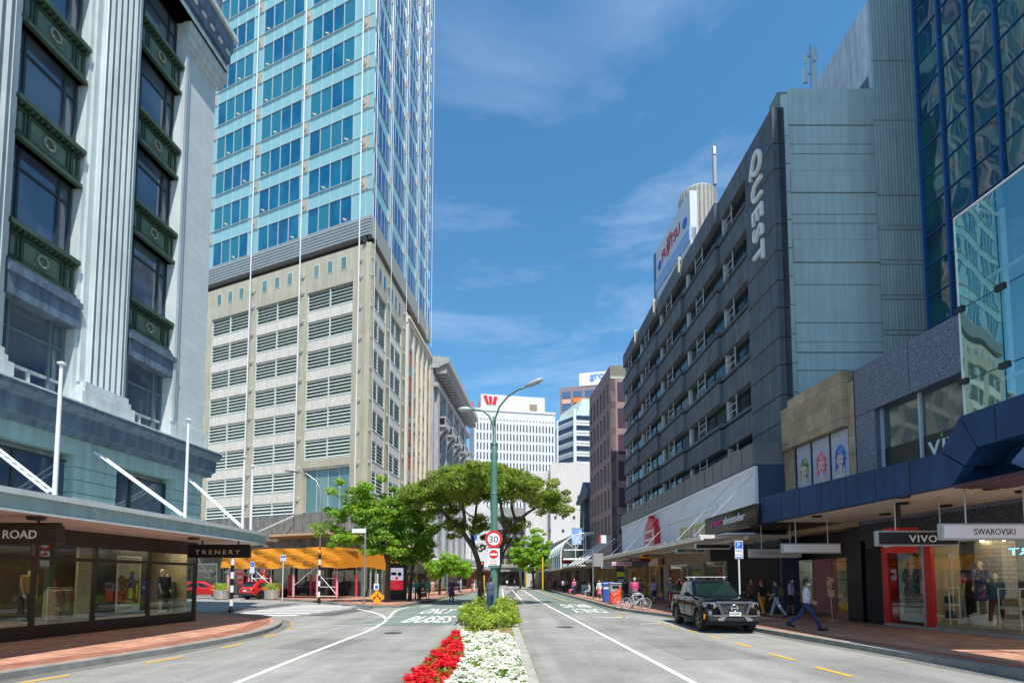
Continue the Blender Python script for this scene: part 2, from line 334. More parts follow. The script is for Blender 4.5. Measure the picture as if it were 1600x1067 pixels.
m_black = pmat('black_paint', (.012,.012,.014), .35, var=.1); m_metal = pmat('galvanised', (.42,.43,.44), .4, .7, var=.1); m_wmetal = pmat('white_metal', (.74,.76,.78), .4, 0, var=.06)
m_dark = pmat('dark_interior', (.02,.02,.022), .8); m_chrome = pmat('chrome', (.7,.7,.72), .15, 1, var=0)
m_red = pmat('red_paint', (.62,.02,.02), .4, var=.08); m_blue = pmat('sign_blue', (.03,.16,.62), .45, var=.08); m_signw = pmat('sign_white', (.8,.8,.8), .5, var=.05)
m_orange = pmat('orange_plastic', (.85,.22,.02), .35, var=.05); m_green = pmat('pole_green', (.085,.20,.155), .45, var=.12)
m_sglass = clear('shop_glass', (.88,.93,.9), 1.55, .0)
# ================================================================== GROUND
def ribbon(mb, pts, w, z, m=None):
    if m is not None: mb.mi = m
    pts = [Vector((p[0], p[1], 0)) for p in pts]; a = []; b = []
    for i, p in enumerate(pts):
        d = (pts[min(i+1, len(pts)-1)]-pts[max(i-1, 0)]).normalized(); n = Vector((d.y, -d.x, 0))
        a.append(p+n*w/2); b.append(p-n*w/2)
    vs = [(q.x, q.y, z) for q in a]+[(q.x, q.y, z) for q in b]; n = len(pts)
    return mb.add(vs, [(i, i+1, n+i+1, n+i) for i in range(n-1)])
def smooth_path(pts, it=2):
    for _ in range(it):
        q = [pts[0]]
        for a, b in zip(pts, pts[1:]):
            q += [(a[0]*.75+b[0]*.25, a[1]*.75+b[1]*.25), (a[0]*.25+b[0]*.75, a[1]*.25+b[1]*.75)]
        pts = q+[pts[-1]]
    return pts
def kerb(name, path, side, w=.3, z=.135, mat=None):
    """concrete kerb whose street edge follows path; side=+1 -> body to the right of travel"""
    P = [Vector((p[0], p[1], 0)) for p in path]; inn = []
    for i, p in enumerate(P):
        d = (P[min(i+1, len(P)-1)]-P[max(i-1, 0)]).normalized(); inn.append(p+Vector((d.y, -d.x, 0))*w*side)
    n = len(P); vs = [(p.x, p.y, -.01) for p in P]+[(p.x, p.y, z) for p in P]+[(p.x, p.y, z) for p in inn]+[(p.x, p.y, -.01) for p in inn]
    fs = []
    for i in range(n-1):
        fs += [(i, i+1, n+i+1, n+i), (n+i, n+i+1, 2*n+i+1, 2*n+i), (2*n+i, 2*n+i+1, 3*n+i+1, 3*n+i)]
    return struct(name, MB().add(vs, fs), mat or m_kerb)
struct('road', MB().box(-900, 900, -300, 1500, -1, 0), m_road)
kl = smooth_path([(-9.6,-8),(-9.4,5),(-9.17,9.2),(-8.55,11.5),(-8.1,14.3),(-8.1,16.8),(-8.75,19.6),(-9.9,22.2),(-11.5,24.2),(-14.5,26.2),(-22,29.5),(-45,39)])
kr = smooth_path([(9.9,-8),(9.6,5),(9.2,9.6),(8.45,17.8),(8.15,20.5),(7.6,24.5),(6.6,28.4),(6.15,31),(6.2,42),(5.8,110),(5.0,125),(1,150)])
kt = smooth_path([(-48,61),(-23,50.6),(-21.6,46.6),(-19.4,43.8),(-14.9,40.2),(-11.6,35.2),(-10.3,34.1),(-8.4,32.8),(-7.5,32.8),(-7.1,34.2),(-7.1,37.9),(-6.7,41.6),(-6.6,53),(-4.7,80),(-2.4,111),(-4,150)])
def off(path, k):
    P = [Vector((p[0], p[1], 0)) for p in path]; r = []
    for i, p in enumerate(P):
        d = (P[min(i+1, len(P)-1)]-P[max(i-1, 0)]).normalized(); q = p+Vector((d.y, -d.x, 0))*k; r.append((q.x, q.y))
    return r
struct('pavement', MB().prism(off(kl, -.12)+[(-45,-8)], -.01, .125), m_pave); struct('pavement', MB().prism(off(kr, .12)+[(60,150),(60,-8)], -.01, .125), m_pave); struct('pavement', MB().prism(off(kt, -.12)+[(-48,150)], -.01, .125), m_pave)
# darker brick border bands set in the paving
def off(path, k):
    P = [Vector((p[0], p[1], 0)) for p in path]; r = []
    for i, p in enumerate(P):
        d = (P[min(i+1, len(P)-1)]-P[max(i-1, 0)]).normalized(); q = p+Vector((d.y, -d.x, 0))*k; r.append((q.x, q.y))
    return r
bb = MB(); ribbon(bb, off(kl, -.75), .62, .129); ribbon(bb, off(kr, .7), .5, .129); ribbon(bb, off(kt, -.7), .5, .129); struct('paving_border', bb, m_pave2)
kerb('kerb', kl, -1); kerb('kerb', kr, 1, mat=m_kerb); kerb('kerb', kt, -1)
gut = MB()
for p, s in ((kl, 1), (kr, -1), (kt, 1)): ribbon(gut, off(p, .17*s), .34, .004)
struct('gutter', gut, asphalt('gutter_grime', (.18,.175,.16), .35))
ml = smooth_path([(-1.75,2),(-1.78,15.5),(-1.95,19),(-2.15,24),(-2.3,31),(-2.35,43),(-1.6,47.5),(-.9,47.5),(-.35,43),(.1,27.7),(.27,15.8),(.42,10.2),(.5,2)])
m_soil = two('dry_soil_and_straw', (.20,.15,.09), (.36,.29,.17), 14., .95, .2, bump=.8, detail=6.)
struct('median_island', MB().prism(off(ml, .08), -.01, .10), m_soil); kerb('kerb', ml, 1, .24, .14, pmat('pale_kerb', (.36,.345,.31), .9, var=.25, vs=4, bump=.4))
gm = MB(); ribbon(gm, off(ml, -.14), .28, .004); struct('gutter', gm, asphalt('gutter_grime_median', (.25,.245,.225), .3))
# bus lane surfacing, patches
st = MB(); st.add([(-6.75,20.3,.004),(-2.25,20.3,.004),(-2.5,47,.004),(-4.3,75,.004),(-6.2,60,.004),(-6.5,50,.004),(-6.9,38,.004),(-6.9,31.5,.004),(-5.7,25,.004)], [tuple(range(9))])
st.add([(2.75,26.5,.004),(5.95,29.5,.004),(5.85,110,.004),(2.5,90,.004),(2.35,45,.004)], [tuple(range(5))])
struct('bus_lane', st, m_lane)
pt = MB(); ribbon(pt, [(-9.6,25.5),(-9.2,31.5),(-9.6,33.2)], 1.3, .004); ribbon(pt, [(-15.6,27.5),(-16.6,38.6)], 1.6, .004)
pt.add([(4.2,12.2,.003),(6.3,12.4,.003),(6.2,14.6,.003),(4.1,14.5,.003)], [(0,1,2,3)]) if 0 else None
pt.add([(-1.1,48.5,.003),(.2,48.5,.003),(1.0,90,.003),(0.1,90,.003)], [(0,1,2,3)])
struct('asphalt_patch', pt, m_road2)
pq = MB(); pq.add([(3.9,11.6,.003),(5.9,11.8,.003),(5.7,15.9,.003),(3.8,15.8,.003)], [(0,1,2,3)]); pq.add([(-6.4,13.5,.003),(-4.6,13.2,.003),(-4.4,15.6,.003),(-6.2,15.8,.003)], [(0,1,2,3)]); struct('asphalt_patch', pq, asphalt('asphalt_patch_mid', (.215,.212,.20)))
mk = MB()
Z = .008
w1 = [G(x, y) for x, y in ((340,1076),(370,1067),(450,1034),(537,1000),(580,984),(603,970),(611,961),(616,955),(626,951),(640,948))]
ribbon(mk, smooth_path(w1, 1), .13, Z); ribbon(mk, [G(456,980), G(520,977.5), G(600,974.5)], .12, Z)
ribbon(mk, smooth_path([G(558,951), G(580,955.5), G(598,961), G(604,968)], 1), .16, Z)
w2 = [(3.3,2),(3.17,8.9),(2.95,17),(2.81,22.5),(2.5,34),(2.28,45),(1.95,75),(1.5,92),(2.2,97),(1.7,110)]
ribbon(mk, w2, .13, Z)
ribbon(mk, [G(818,941), G(797,917.5)], .15, Z); ribbon(mk, [G(787,940), G(785,918)], .15, Z)
for k in range(6):
    a = G(787, 936-k*3.2); b = G(812-k*3.0, 936-k*3.2); ribbon(mk, [a, (b[0]-.1, b[1]+1.2)], .35, Z+.001)
for k in range(8):                                          # zebra crossing bars
    y = 25.8+k*1.42; x = -12.9+.06*k; ribbon(mk, [(x-2.2, y+.1), (x+2.2, y-.05)], .55, Z)
ribbon(mk, [(5.2, 20.9), (7.6, 21.3)], .12, Z); ribbon(mk, [(4.35,24.6),(4.9,24.3),(5.6,24.7)], .25, Z)
struct('road_marking', mk, m_white)
yk = MB()
for a, b in (((33,1067),(108,1055)),((227,1036),(285.5,1025.5)),((347.5,1012),(378.5,1004.8)),((413,994.6),(430.7,990)),((447.7,982),(456,979.6)),((453,975),(459,973)),
             ((1274,1042),(1332,1057)),((1203,1021.2),(1241.9,1031)),((1147,1004),(1175,1011)),((1107,993),(1129,998)),((1073,983.5),(1090,987.5)),((1046,977),(1060,980.5)),((1027,972),(1039,975)),
             ((961,961),(976,964.5)),((942,955.5),(948,957)),((925,950),(931,951.5)),((907,944.5),(913,946))):
    ribbon(yk, [G(*a), G(*b)], .12, Z)
ribbon(yk, [(-19.9,44.05),(-21.4,45.6),(-23.5,46.2)], .16, Z); ribbon(yk, [(4.6,42),(4.2,60),(3.6,100)], .12, Z); ribbon(yk, [(4.6,42),(6.0,42)], .12, Z)
ribbon(yk, [(-6.45,43),(-6.35,53),(-5.2,70)], .12, Z); struct('road_marking', yk, m_yellow)
def ground_text(s, x0, x1, y0, y1, flip=False):
    if flip: o = text('road_lettering', s, (x1, y1, Z), (-1,0,0), (0,-1,0), x1-x0, y1-y0, m_white, None, .001, .012)
    else: o = text('road_lettering', s, (x0, y0, Z), (1,0,0), (0,1,0), x1-x0, y1-y0, m_white, None, .001, .012)
    o['kind'] = 'structure'
ground_text('BUSES', -4.7, -2.68, 21.6, 25.3); ground_text('ONLY', -5.05, -3.35, 27.2, 31.8)
ground_text('BUS', 3.35, 5.2, 33.2, 37.0, True); ground_text('ONLY', 3.45, 5.35, 27.8, 31.6, True)
ml2 = MB(); ribbon(ml2, [(-6.0,33.8),(-3.4,33.4),(-3.3,39.5),(-3.8,40)], .14, Z); ribbon(ml2, [(-6.0,33.8),(-5.6,40)], .14, Z); struct('road_marking', ml2, m_white)
def manhole(x, y, r):
    m = MB().lathe([(r, 0), (r, .007), (r*.9, .008)], (x, y, 0), 24); struct('manhole_cover', m, asphalt('cast_iron', (.07,.07,.07)))
manhole(2.0, 19.5, .33); manhole(-4.0, 17.4, .3)

# ================================================================== LEFT DEPARTMENT STORE
FL = Frame(-14.9, 0, .094, 1)
m_pale = pmat('pale_blue_paint', (.55,.62,.62), .6, var=.09, vs=1.2, streak=.16); m_ash = brickm('pale_ashlar', (.54,.605,.61), (.58,.635,.635), (.43,.50,.52), wall=True, ms=.01, scale=1, var=.08, bw=1.05, rh=.42, bump=.3)
m_slate = pmat('slate_blue_paint', (.12,.175,.24), .5, var=.15, vs=1., streak=.3); m_teal = pmat('teal_shade_and_canopy', (.33,.45,.445), .6, var=.1, vs=1.5, streak=.15)
m_bronze = pmat('green_bronze', (.05,.085,.055), .5, var=.3, vs=3., spec=.5); m_bronze2 = pmat('pale_green_panel', (.12,.18,.12), .5, var=.2, vs=3.)
m_wglass = glassy('dark_window_glass', (.04,.06,.12), .03, .12, .9, 1.5, col2=(.12,.15,.19)); m_wfr = pmat('dark_window_frame', (.03,.045,.05), .4, var=0)
m_wglass2 = glassy('street_window_glass', (.02,.035,.04), .03, .1, 1.1, 1.); m_soff = pmat('pinkish_soffit', (.80,.66,.60), .6, var=.05)
m_brown = pmat('brown_metal', (.045,.028,.02), .4, var=.1)
store = root('department_store', 'pale blue classical department store with fluted pilasters and green panels on the left street corner', 'building', (-12.9, 21.2, .12))
b = MB()
c0 = FL.P(21.15, -.5, 0); c1 = FL.P(-9, -.5, 0); e = Vector((-.923, .385, 0)); i0 = c0+e*16; i1 = c1+e*16
b.prism([(c1.x, c1.y), (c0.x, c0.y), (i0.x, i0.y), (i1.x, i1.y)], 3.35, 37.5)  # unseen top raised to lengthen the shadow across the side street
q0 = FL.P(21.1, -4.2, 0); q1 = FL.P(-9, -4.2, 0); b.prism([(q1.x, q1.y), (q0.x, q0.y), (i0.x, i0.y), (i1.x, i1.y)], .1, 3.35)
part('wall', b, m_pale, store)
BAYS = [(17.3-3.9*k, 19.25-3.9*k) for k in range(5)]
LEDGE = [22.15, 18.62, 15.2, 11.62]
for a, z in BAYS:
    mp_ = MB(FL.M)
    lo = a-1.9; mp_.box(lo, a, -.5, 0, 7.05, 24)
    mp_.box(lo+.12, a-.12, 0, .10, 7.9, 23.4)
    mp_.box(lo-.02, a+.02, 0, .38, 7.06, 7.55); mp_.box(lo+.1, a-.1, 0, .33, 7.55, 7.72); mp_.box(lo+.16, a-.16, 0, .29, 7.72, 7.9)
    mp_.box(lo+.1, a-.1, 0, .32, 23.4, 23.7); mp_.box(lo, a, 0, .4, 23.7, 24)
    prof = [(lo+.3, .1)]; nr = 6; w = 1.3/(nr)                # fluted shaft
    for r in range(nr+1):
        cx = lo+.3+r*w
        if r: prof += [(cx-w*.27, .13), (cx-w*.22, .24)]
        else: prof += [(cx, .24)]
        if r < nr: prof += [(cx+w*.12, .27), (cx+w*.22, .24), (cx+w*.27, .13)]
    prof += [(lo+1.6, .1)]
    mp_.prism(prof, 7.9, 23.4)
    part('pilaster', mp_, m_pale, store)
cp = MB(FL.M); cp.box(19.25, 21.15, -.5, 0, 7.05, 24); part('corner_pier', cp, m_ash, store)
cp = MB(FL.M); cp.box(19.25, 19.55, 0, .08, 7.8, 23.3); cp.box(19.25, 19.38, .08, .14, 7.8, 23.3); cp.box(19.2, 21.22, 0, .16, 7.06, 7.7); cp.box(19.22, 21.19, 0, .1, 7.7, 7.85)
cp.box(19.3, 21.25, 0, .12, 23.1, 23.3); cp.box(19.25, 21.35, 0, .22, 23.3, 23.6); cp.box(19.2, 21.45, 0, .32, 23.6, 24); part('pier_moulding', cp, m_pale, store)
def wreath(mb, c, r, rr, n=14):
    pts = [(c[0]+r*math.cos(t*2*math.pi/n), c[1], c[2]+r*1.1*math.sin(t*2*math.pi/n)) for t in range(n+1)]
    mb.tube(pts, [rr*(1.25 if i % 2 else .8) for i in range(n+1)], 6)
wins = []; spd = []
for bi, (a, z) in enumerate(BAYS):
    w = z-a
    for j, zt in enumerate(LEDGE):
        zb = zt-1.2
        m = MB(FL.M); m.box(a, z, -.5, -.12, zb, zt-.14, 0)
        m.box(a-.03, z+.03, -.5, .1, zt-.14, zt, 0); m.box(a-.02, z+.02, -.3, .02, zb, zb+.12, 0); m.box(a, z, -.3, -.05, zb+.12, zb+.18, 0)
        for t in range(13): m.box(a+.06+t*.15, a+.13+t*.15, -.2, .04, zt-.22, zt-.14, 0)
        s0 = a+w*.2; s1 = a+w*.82
        for u0, u1 in ((a+.04, s0-.06), (s0, s1), (s1+.06, z-.04)):
            m.box(u0, u0+.045, -.12, -.07, zb+.22, zt-.28, 0); m.box(u1-.045, u1, -.12, -.07, zb+.22, zt-.28, 0); m.box(u0, u1, -.12, -.07, zt-.33, zt-.28, 0); m.box(u0, u1, -.12, -.07, zb+.22, zb+.27, 0)
            m.box(u0+.09, u1-.09, -.12, -.1, zb+.31, zt-.37, 1)
        m.mi = 2; wreath(m, ((s0+s1)/2, -.06, (zb+zt)/2-.03), .15, .035)
        spd.append(m)
        # window above this ledge
        z0 = zt; z1 = (LEDGE[j-1]-1.2) if j else 23.9
        m = MB(FL.M); m.box(a, z, -.5, -.36, z0, z1, 1)
        for x in (a+.03, a+w*.2, a+w*.8, z-.03): m.box(x-.03, x+.03, -.36, -.3, z0, z1, 0)
        m.box(a, z, -.36, -.31, z1-.62, z1-.56, 0); m.box(a, z, -.36, -.3, z0, z0+.05, 0); m.box(a, z, -.36, -.3, z1-.05, z1, 0)
        wins.append(m)
    m = MB(FL.M); m.box(a, z, -.5, -.36, 7.1, 9.5, 1)        # lowest tall window with pale frame and open hopper
    for x in (a+.04, a+w*.18, a+w*.78, z-.04): m.box(x-.03, x+.03, -.36, -.28, 7.1, 9.5, 3)
    m.box(a, z, -.36, -.28, 7.1, 7.2, 2); m.box(a, z, -.36, -.29, 7.72, 7.8, 2); m.box(a, z, -.36, -.3, 8.75, 8.81, 3); m.box(a+w*.48, a+w*.52, -.36, -.29, 7.1, 7.75, 2); wins.append(m)
    m = MB(FL.M); m.box(a-.22, z+.3, -.5, -.3, 3.66, 5.45, 1)
    for x in (a-.18, a+w*.33, z+.27): m.box(x-.035, x+.035, -.3, -.22, 3.66, 5.45, 0)
    m.box(a-.22, z+.3, -.3, -.24, 5.4, 5.45, 0); wins.append(m)
for m in spd: part('spandrel_panel', m, [m_bronze, m_bronze2, pmat('wreath_grey', (.25,.27,.22), .5, var=0) if spd.index(m) == 0 else bpy.data.materials['wreath_grey']], store)
m_wtl = pmat('slate_teal_frame', (.13,.20,.22), .5, var=0)
for m in wins: part('window', m, [m_wfr, m_wglass, m_pale, m_wtl], store)
m = MB(FL.M); pass                      # pale beam over first storey, behind pilasters
for a, z in BAYS: m.box(a-.05, z+.05, -.4, .12, 9.5, 10.1); m.box(a-.08, z+.08, -.4, .2, 10.1, 10.28); m.box(a-.08, z+.08, -.4, .1, 10.28, 10.42)
part('string_course', m, m_slate, store)
m = MB(FL.M)
prof = [(-.5, 6.1), (.12, 6.1), (.16, 6.25), (.3, 6.3), (.34, 6.75), (.5, 6.85), (.58, 6.93), (.58, 7.05), (-.5, 7.08)]
m.xprism([(p[0], p[1]) for p in prof], -9, 21.6); part('cornice', m, m_slate, store)
m = MB(FL.M); m.box(-9, 21.64, -.4, .61, 7.055, 7.1); part('cornice_cap', m, m_pale, store)
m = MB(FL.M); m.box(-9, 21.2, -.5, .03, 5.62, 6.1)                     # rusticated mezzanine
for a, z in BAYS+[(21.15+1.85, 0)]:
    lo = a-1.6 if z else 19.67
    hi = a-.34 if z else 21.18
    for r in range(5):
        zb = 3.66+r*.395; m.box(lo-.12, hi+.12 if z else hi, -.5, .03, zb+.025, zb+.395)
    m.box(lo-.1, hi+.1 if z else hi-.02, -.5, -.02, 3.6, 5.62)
part('mezzanine_wall', m, m_teal, store)  # shade under the cornice put into this greener, darker wall colour
m = MB(FL.M)                                                # great top cornice
m.box(-9, 21.3, -.5, .4, 24, 24.4); m.xprism([(-.5, 24.4), (.5, 24.4), (.5, 24.8), (.62, 24.95), (.62, 25.5), (-.5, 25.6)], -9, 21.35); m.box(-9, 21.25, -.5, .1, 25.6, 28)
part('top_cornice', m, m_slate, store)
m = MB(FL.M); m.box(-9, 21.35, -.5, .44, 24.0, 24.18)
for t in range(60): m.box(21.0-t*.5, 21.2-t*.5, .4, .58, 24.66, 24.8)
m.box(-9, 21.5, -.5, .75, 25.5, 25.72); part('cornice_bracket', m, m_pale, store)
# canopy
edge = smooth_path([(-10.7,-4),(-10.5,8),(-10.35,12),(-10.1,17.4),(-10.08,19.8),(-10.4,21.6),(-11.2,22.7),(-12.6,23.6),(-20,26.7)], 2)
inn = [(-19.6, 24.1), (-12.95, 21.3), tuple(FL.P(-4, 0, 0))[:2]]
m = MB().prism(edge+inn, 3.4, 3.62); part('canopy_deck', m, m_teal, store)
m = MB(); 
def skirt(mb, path, z0, z1, th, side=1):
    P = off(path, th*side); n = len(path)
    vs = [(p[0], p[1], z0) for p in path]+[(p[0], p[1], z1) for p in path]+[(p[0], p[1], z0) for p in P]+[(p[0], p[1], z1) for p in P]
    fs = []
    for i in range(n-1): fs += [(i, i+1, n+i+1, n+i), (2*n+i, 3*n+i, 3*n+i+1, 2*n+i+1), (n+i, n+i+1, 3*n+i+1, 3*n+i), (i, 2*n+i, 2*n+i+1, i+1)]
    fs += [(0, n, 3*n, 2*n), (n-1, 3*n-1, 4*n-1, 2*n-1)]
    return mb.add(vs, fs)
skirt(m, edge, 3.22, 3.66, .08, 1); part('canopy_fascia', m, m_teal, store)
m = MB(); skirt(m, off(edge, .085), 3.56, 3.68, .1, 1); skirt(m, off(edge, .085), 3.2, 3.25, .06, 1); part('gutter', m, pmat('gutter_grey', (.55,.58,.58), .4, var=.1), store)
m = MB().prism(off(edge, -.05)+inn, 3.3, 3.38); part('canopy_soffit', m, m_soff, store)
m = MB()
for x, y in ((-11.4,12.2),(-11.35,18.2)): m.lathe([(.17,0),(.19,.05),(.19,.08)], (x, y, 3.22), 16)
part('downlight', m, m_brown, store)
# street level shop front
m = MB(FL.M); m.box(2, 21.1, -.12, 0, .12, .5); m.box(2, 21.1, -.1, .02, 2.8, 3.31); m.box(2, 21.06, -.08, .03, 2.36, 2.46)
for s in (7.5, 9.8, 12.1, 14.6, 16.5, 18.7, 21.03): m.box(s-.035, s+.035, -.09, .035, .5, 2.8)
part('shopfront_frame', m, m_brown, store)
m = MB(FL.M); m.box(2, 21.06, -.05, -.04, .5, 2.8); part('shop_glass', m, m_sglass, store)
m = MB(); p0 = FL.P(21.1, -.03, 0); p1 = p0+e*3.7
m.tube([(p0.x, p0.y, .12), (p0.x, p0.y, 3.3)], .05, 6); m.tube([(p1.x, p1.y, .12), (p1.x, p1.y, 3.3)], .05, 6)
for z0, z1 in ((.12, .5), (2.36, 2.46), (2.8, 3.3)): m.quad((p0.x, p0.y, z0), (p1.x, p1.y, z0), (p1.x, p1.y, z1), (p0.x, p0.y, z1))
part('shopfront_frame', m, m_brown, store)
m = MB().quad((p0.x, p0.y, .5), (p1.x, p1.y, .5), (p1.x, p1.y, 2.8), (p0.x, p0.y, 2.8)); part('shop_glass', m, m_sglass, store)
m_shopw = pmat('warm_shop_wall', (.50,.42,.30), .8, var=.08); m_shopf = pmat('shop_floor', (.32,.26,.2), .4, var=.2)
m = MB(FL.M); m.box(2, 21.0, -3.9, -.12, .3, .48); part('shop_floor', m, m_shopf, store)
m = MB(FL.M); m.box(16.75, 17.3, -.95, -.85, .48, 3.3); m.box(18.4, 18.5, -1.25, -.2, 2.9, 3.2); m.box(2, 21, -4.1, -.12, 3.2, 3.29); pe = FL.P(21.1, -.06, 0)
for t0, t1 in ((.45, 3.6),):
    A_ = pe+e*t0; B_ = pe+e*t1; m.M = None; m.add([(A_.x, A_.y, .4), (B_.x, B_.y, .4), (B_.x, B_.y, 3.2), (A_.x, A_.y, 3.2), (A_.x-.02, A_.y-.05, .4), (B_.x-.02, B_.y-.05, .4), (B_.x-.02, B_.y-.05, 3.2), (A_.x-.02, A_.y-.05, 3.2)], [(0,1,2,3),(7,6,5,4),(0,3,7,4),(1,5,6,2)])
part('shop_wall', m, m_shopw, store)
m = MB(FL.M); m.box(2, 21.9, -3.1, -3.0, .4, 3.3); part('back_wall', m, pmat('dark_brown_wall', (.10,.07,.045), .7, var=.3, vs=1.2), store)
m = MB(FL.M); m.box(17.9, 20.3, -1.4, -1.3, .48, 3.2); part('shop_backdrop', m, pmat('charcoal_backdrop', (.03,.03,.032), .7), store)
m_lampw = pmat('shop_ceiling_lamp', (1,.95,.85), .5, var=0, emit=(1,.86,.66), es=13)
m = MB(FL.M)
for s in (5.5, 8, 10.5, 13, 15.2, 17.6, 19.2, 20.3): m.box(s-.45, s+.45, -1.15, -1.0, 3.12, 3.17)
for s in (8, 10.5, 13): m.box(s-.45, s+.45, -2.9, -2.7, 3.12, 3.17)
part('shop_light', m, m_lampw, store)
# ================================================================== CORNER TOWER
m_conc = pmat('beige_concrete', (.44,.41,.31), .85, var=.10, vs=.7, streak=.14, bump=.2, bs=8); m_cream = pmat('cream_concrete', (.66,.62,.54), .8, var=.08, streak=.12)
m_slat = pmat('pale_louvre', (.60,.66,.62), .5, var=.05); m_ldark = pmat('louvre_void', (.22,.25,.21), .7, var=.1)
m_cyan = glassy('pale_cyan_spandrel', (.25,.48,.51), .12, .0, 1, .6); m_bluew = glassy('teal_blue_window', (.0,.085,.19), .04, .06, .8, 1., col2=(.005,.14,.24)); m_blues = glassy('deep_blue_window', (.012,.07,.20), .03, .05, .8, 1.2)  # m_blues: sky reflection put into the side panes' deeper blue
m_mull = pmat('silver_mullion', (.55,.60,.62), .4, .3, var=0); m_band = pmat('ribbed_band', (.34,.36,.36), .5, .2, var=.08); m_stone = pmat('weathered_stone', (.17,.17,.155), .8, var=.3, vs=1.2, streak=.35)
m_tan = pmat('tan_pane_mark', (.6,.5,.32), .6, var=0); m_tealbox = glassy('teal_lobby_glass', (.10,.20,.20), .08, .1, .8, .8, col2=(.16,.27,.26))
FT = Frame(-14.3, 50, -2.4, 1, -1); FS = Frame(-14.3, 50, .0875, 1, 1)
tower = root('office_tower', 'blue glass tower on a beige louvred parking podium behind the orange scaffold netting', 'building', (-14.3, 50, .12))
def foot(d, s1, s2):                                        # wedge shaped footprint inset by d
    a = FT.P(s1, d, 0); c = FS.P(s2, d, 0)
    # corner inset
    n1 = FT.n; n2 = FS.n; det = n1.x*n2.y-n1.y*n2.x; C = Vector((-14.3, 50, 0)); k1 = n1.dot(C)+d; k2 = n2.dot(C)+d
    q = Vector(((k1*n2.y-k2*n1.y)/det, (n1.x*k2-n2.x*k1)/det, 0)); return [(a.x, a.y), (q.x, q.y), (c.x, c.y)]
def body(name, d, s1, s2, z0, z1, mat):
    f = foot(d, s1, s2); bk = Vector((f[2][0], f[2][1], 0))+FT.t*s1; return part(name, MB().prism([f[0], f[1], f[2], (bk.x-3, bk.y)], z0, z1), mat, tower)
body('core', -.5, 46.5, 12.2, .1, 36.2, m_ldark)
TOPS = [32.4-3.2*k for k in range(8)]
cols = [(2.2, 8.3), (9.6, 15.8), (17.0, 23.0), (24.6, 30.6), (32.0, 38.0), (39.4, 45.4)]; pcol = [(.0, 2.2), (8.3, 9.6), (15.8, 17.0), (23.0, 24.6), (30.6, 32.0), (38.0, 39.4), (45.4, 46.5)]
m = MB(FT.M)
for a, z in pcol: m.box(a, z, -.5, 0, 8.4, 32.4)
m.box(0, 46.5, -.5, 0, 32.4, 36.0); m.box(2.2, 8.3, -.5, 0, 13.4, 14.2)
for i, (a, z) in enumerate(cols): m.box(a, z, -.5, -.03, 7.2, 7.9 if i else 8.75)
m.M = FS.M
for a, z in ((0, .5), (4.9, 6.1), (10.5, 12.2)): m.box(a, z, -.5, 0, 8.4, 32.0)
m.box(0.02, 12.2, -.5, 0, 32.0, 36.0)
part('podium_frame', m, m_conc, tower)
m = MB(FT.M)
for i, (a, z) in enumerate(cols):
    for k in range(8 if i else 6):
        zb = TOPS[k]-2.15; m.box(a, z, -.5, -.10, (TOPS[k+1] if k < 7 else 7.9), zb)
m.M = FS.M
for a, z in ((.5, 4.9), (6.1, 10.5)):
    for k in range(8): m.box(a, z, -.5, -.12, (TOPS[k+1]-.4 if k < 7 else 7.5), TOPS[k]-2.55)
part('spandrel', m, m_cream, tower)
def louvre(Fm, a, z, zt):
    m = MB(Fm.M); zb = zt-2.15; m.box(a, z, -.5, -.42, zb, zt, 1); m.mi = 0
    for j in range(6): y = zb+.14+j*.36; m.add([(a,-.32,y+.16),(z,-.32,y+.16),(z,-.14,y),(a,-.14,y),(a,-.32,y+.20),(z,-.32,y+.20),(z,-.14,y+.05),(a,-.14,y+.05)], [(0,1,2,3),(7,6,5,4),(3,2,6,7),(0,4,5,1),(0,3,7,4),(1,5,6,2)])
    c = (a+z)/2
    for x in (a+.03, c, z-.03): m.box(x-.05, x+.05, -.34, -.1, zb, zt, 0)
    m.box(a, z, -.35, -.08, zb, zb+.07, 0); return m
lv = [louvre(FT, a, z, TOPS[k]) for i, (a, z) in enumerate(cols) for k in range(8 if i else 6)]+[louvre(FS, a, z, TOPS[k]-.4) for a, z in ((.5, 4.9), (6.1, 10.5)) for k in range(8)]
many('louvre_panel', lv, [m_slat, m_ldark], tower)
m = MB(FT.M); m.box(2.2, 8.3, -.5, -.4, 8.75, 13.4, 0)
for t in range(5): m.box(2.2+t*1.5-.03, 2.2+t*1.5+.03, -.4, -.33, 8.75, 13.4, 1)
part('lobby_window', m, [m_tealbox, m_mull], tower)
for a, z in cols:
    for t in (.2, .5, .8):
        c = a+(z-a)*t; m = MB(FT.M); m.box(c-.38, c+.38, .002, .03, 33.9, 35.3, 1); m.box(c-.32, c+.32, .03, .04, 33.98, 35.22, 0); part('small_window', m, [m_tealbox, m_cream], tower)
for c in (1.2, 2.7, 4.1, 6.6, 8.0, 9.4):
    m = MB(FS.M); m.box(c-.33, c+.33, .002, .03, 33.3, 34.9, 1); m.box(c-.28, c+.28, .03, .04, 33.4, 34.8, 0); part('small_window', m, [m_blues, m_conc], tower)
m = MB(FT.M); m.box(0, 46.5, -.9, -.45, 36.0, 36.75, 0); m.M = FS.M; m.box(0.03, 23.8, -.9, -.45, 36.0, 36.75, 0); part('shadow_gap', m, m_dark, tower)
m = MB(FT.M)
for t in range(12): z = 36.75+t*.165; m.box(0 if t % 2 else -.02, 46.5, -.6, .16 if t % 2 else .22, z, z+.165)
part('ribbed_band', m, m_band, tower)
m = MB(FS.M); m.box(.24, 23.8, -.6, .18, 36.6, 38.75); part('ribbed_band', m, pmat('band_shadowed', (.33,.32,.28), .6, var=.1), tower)
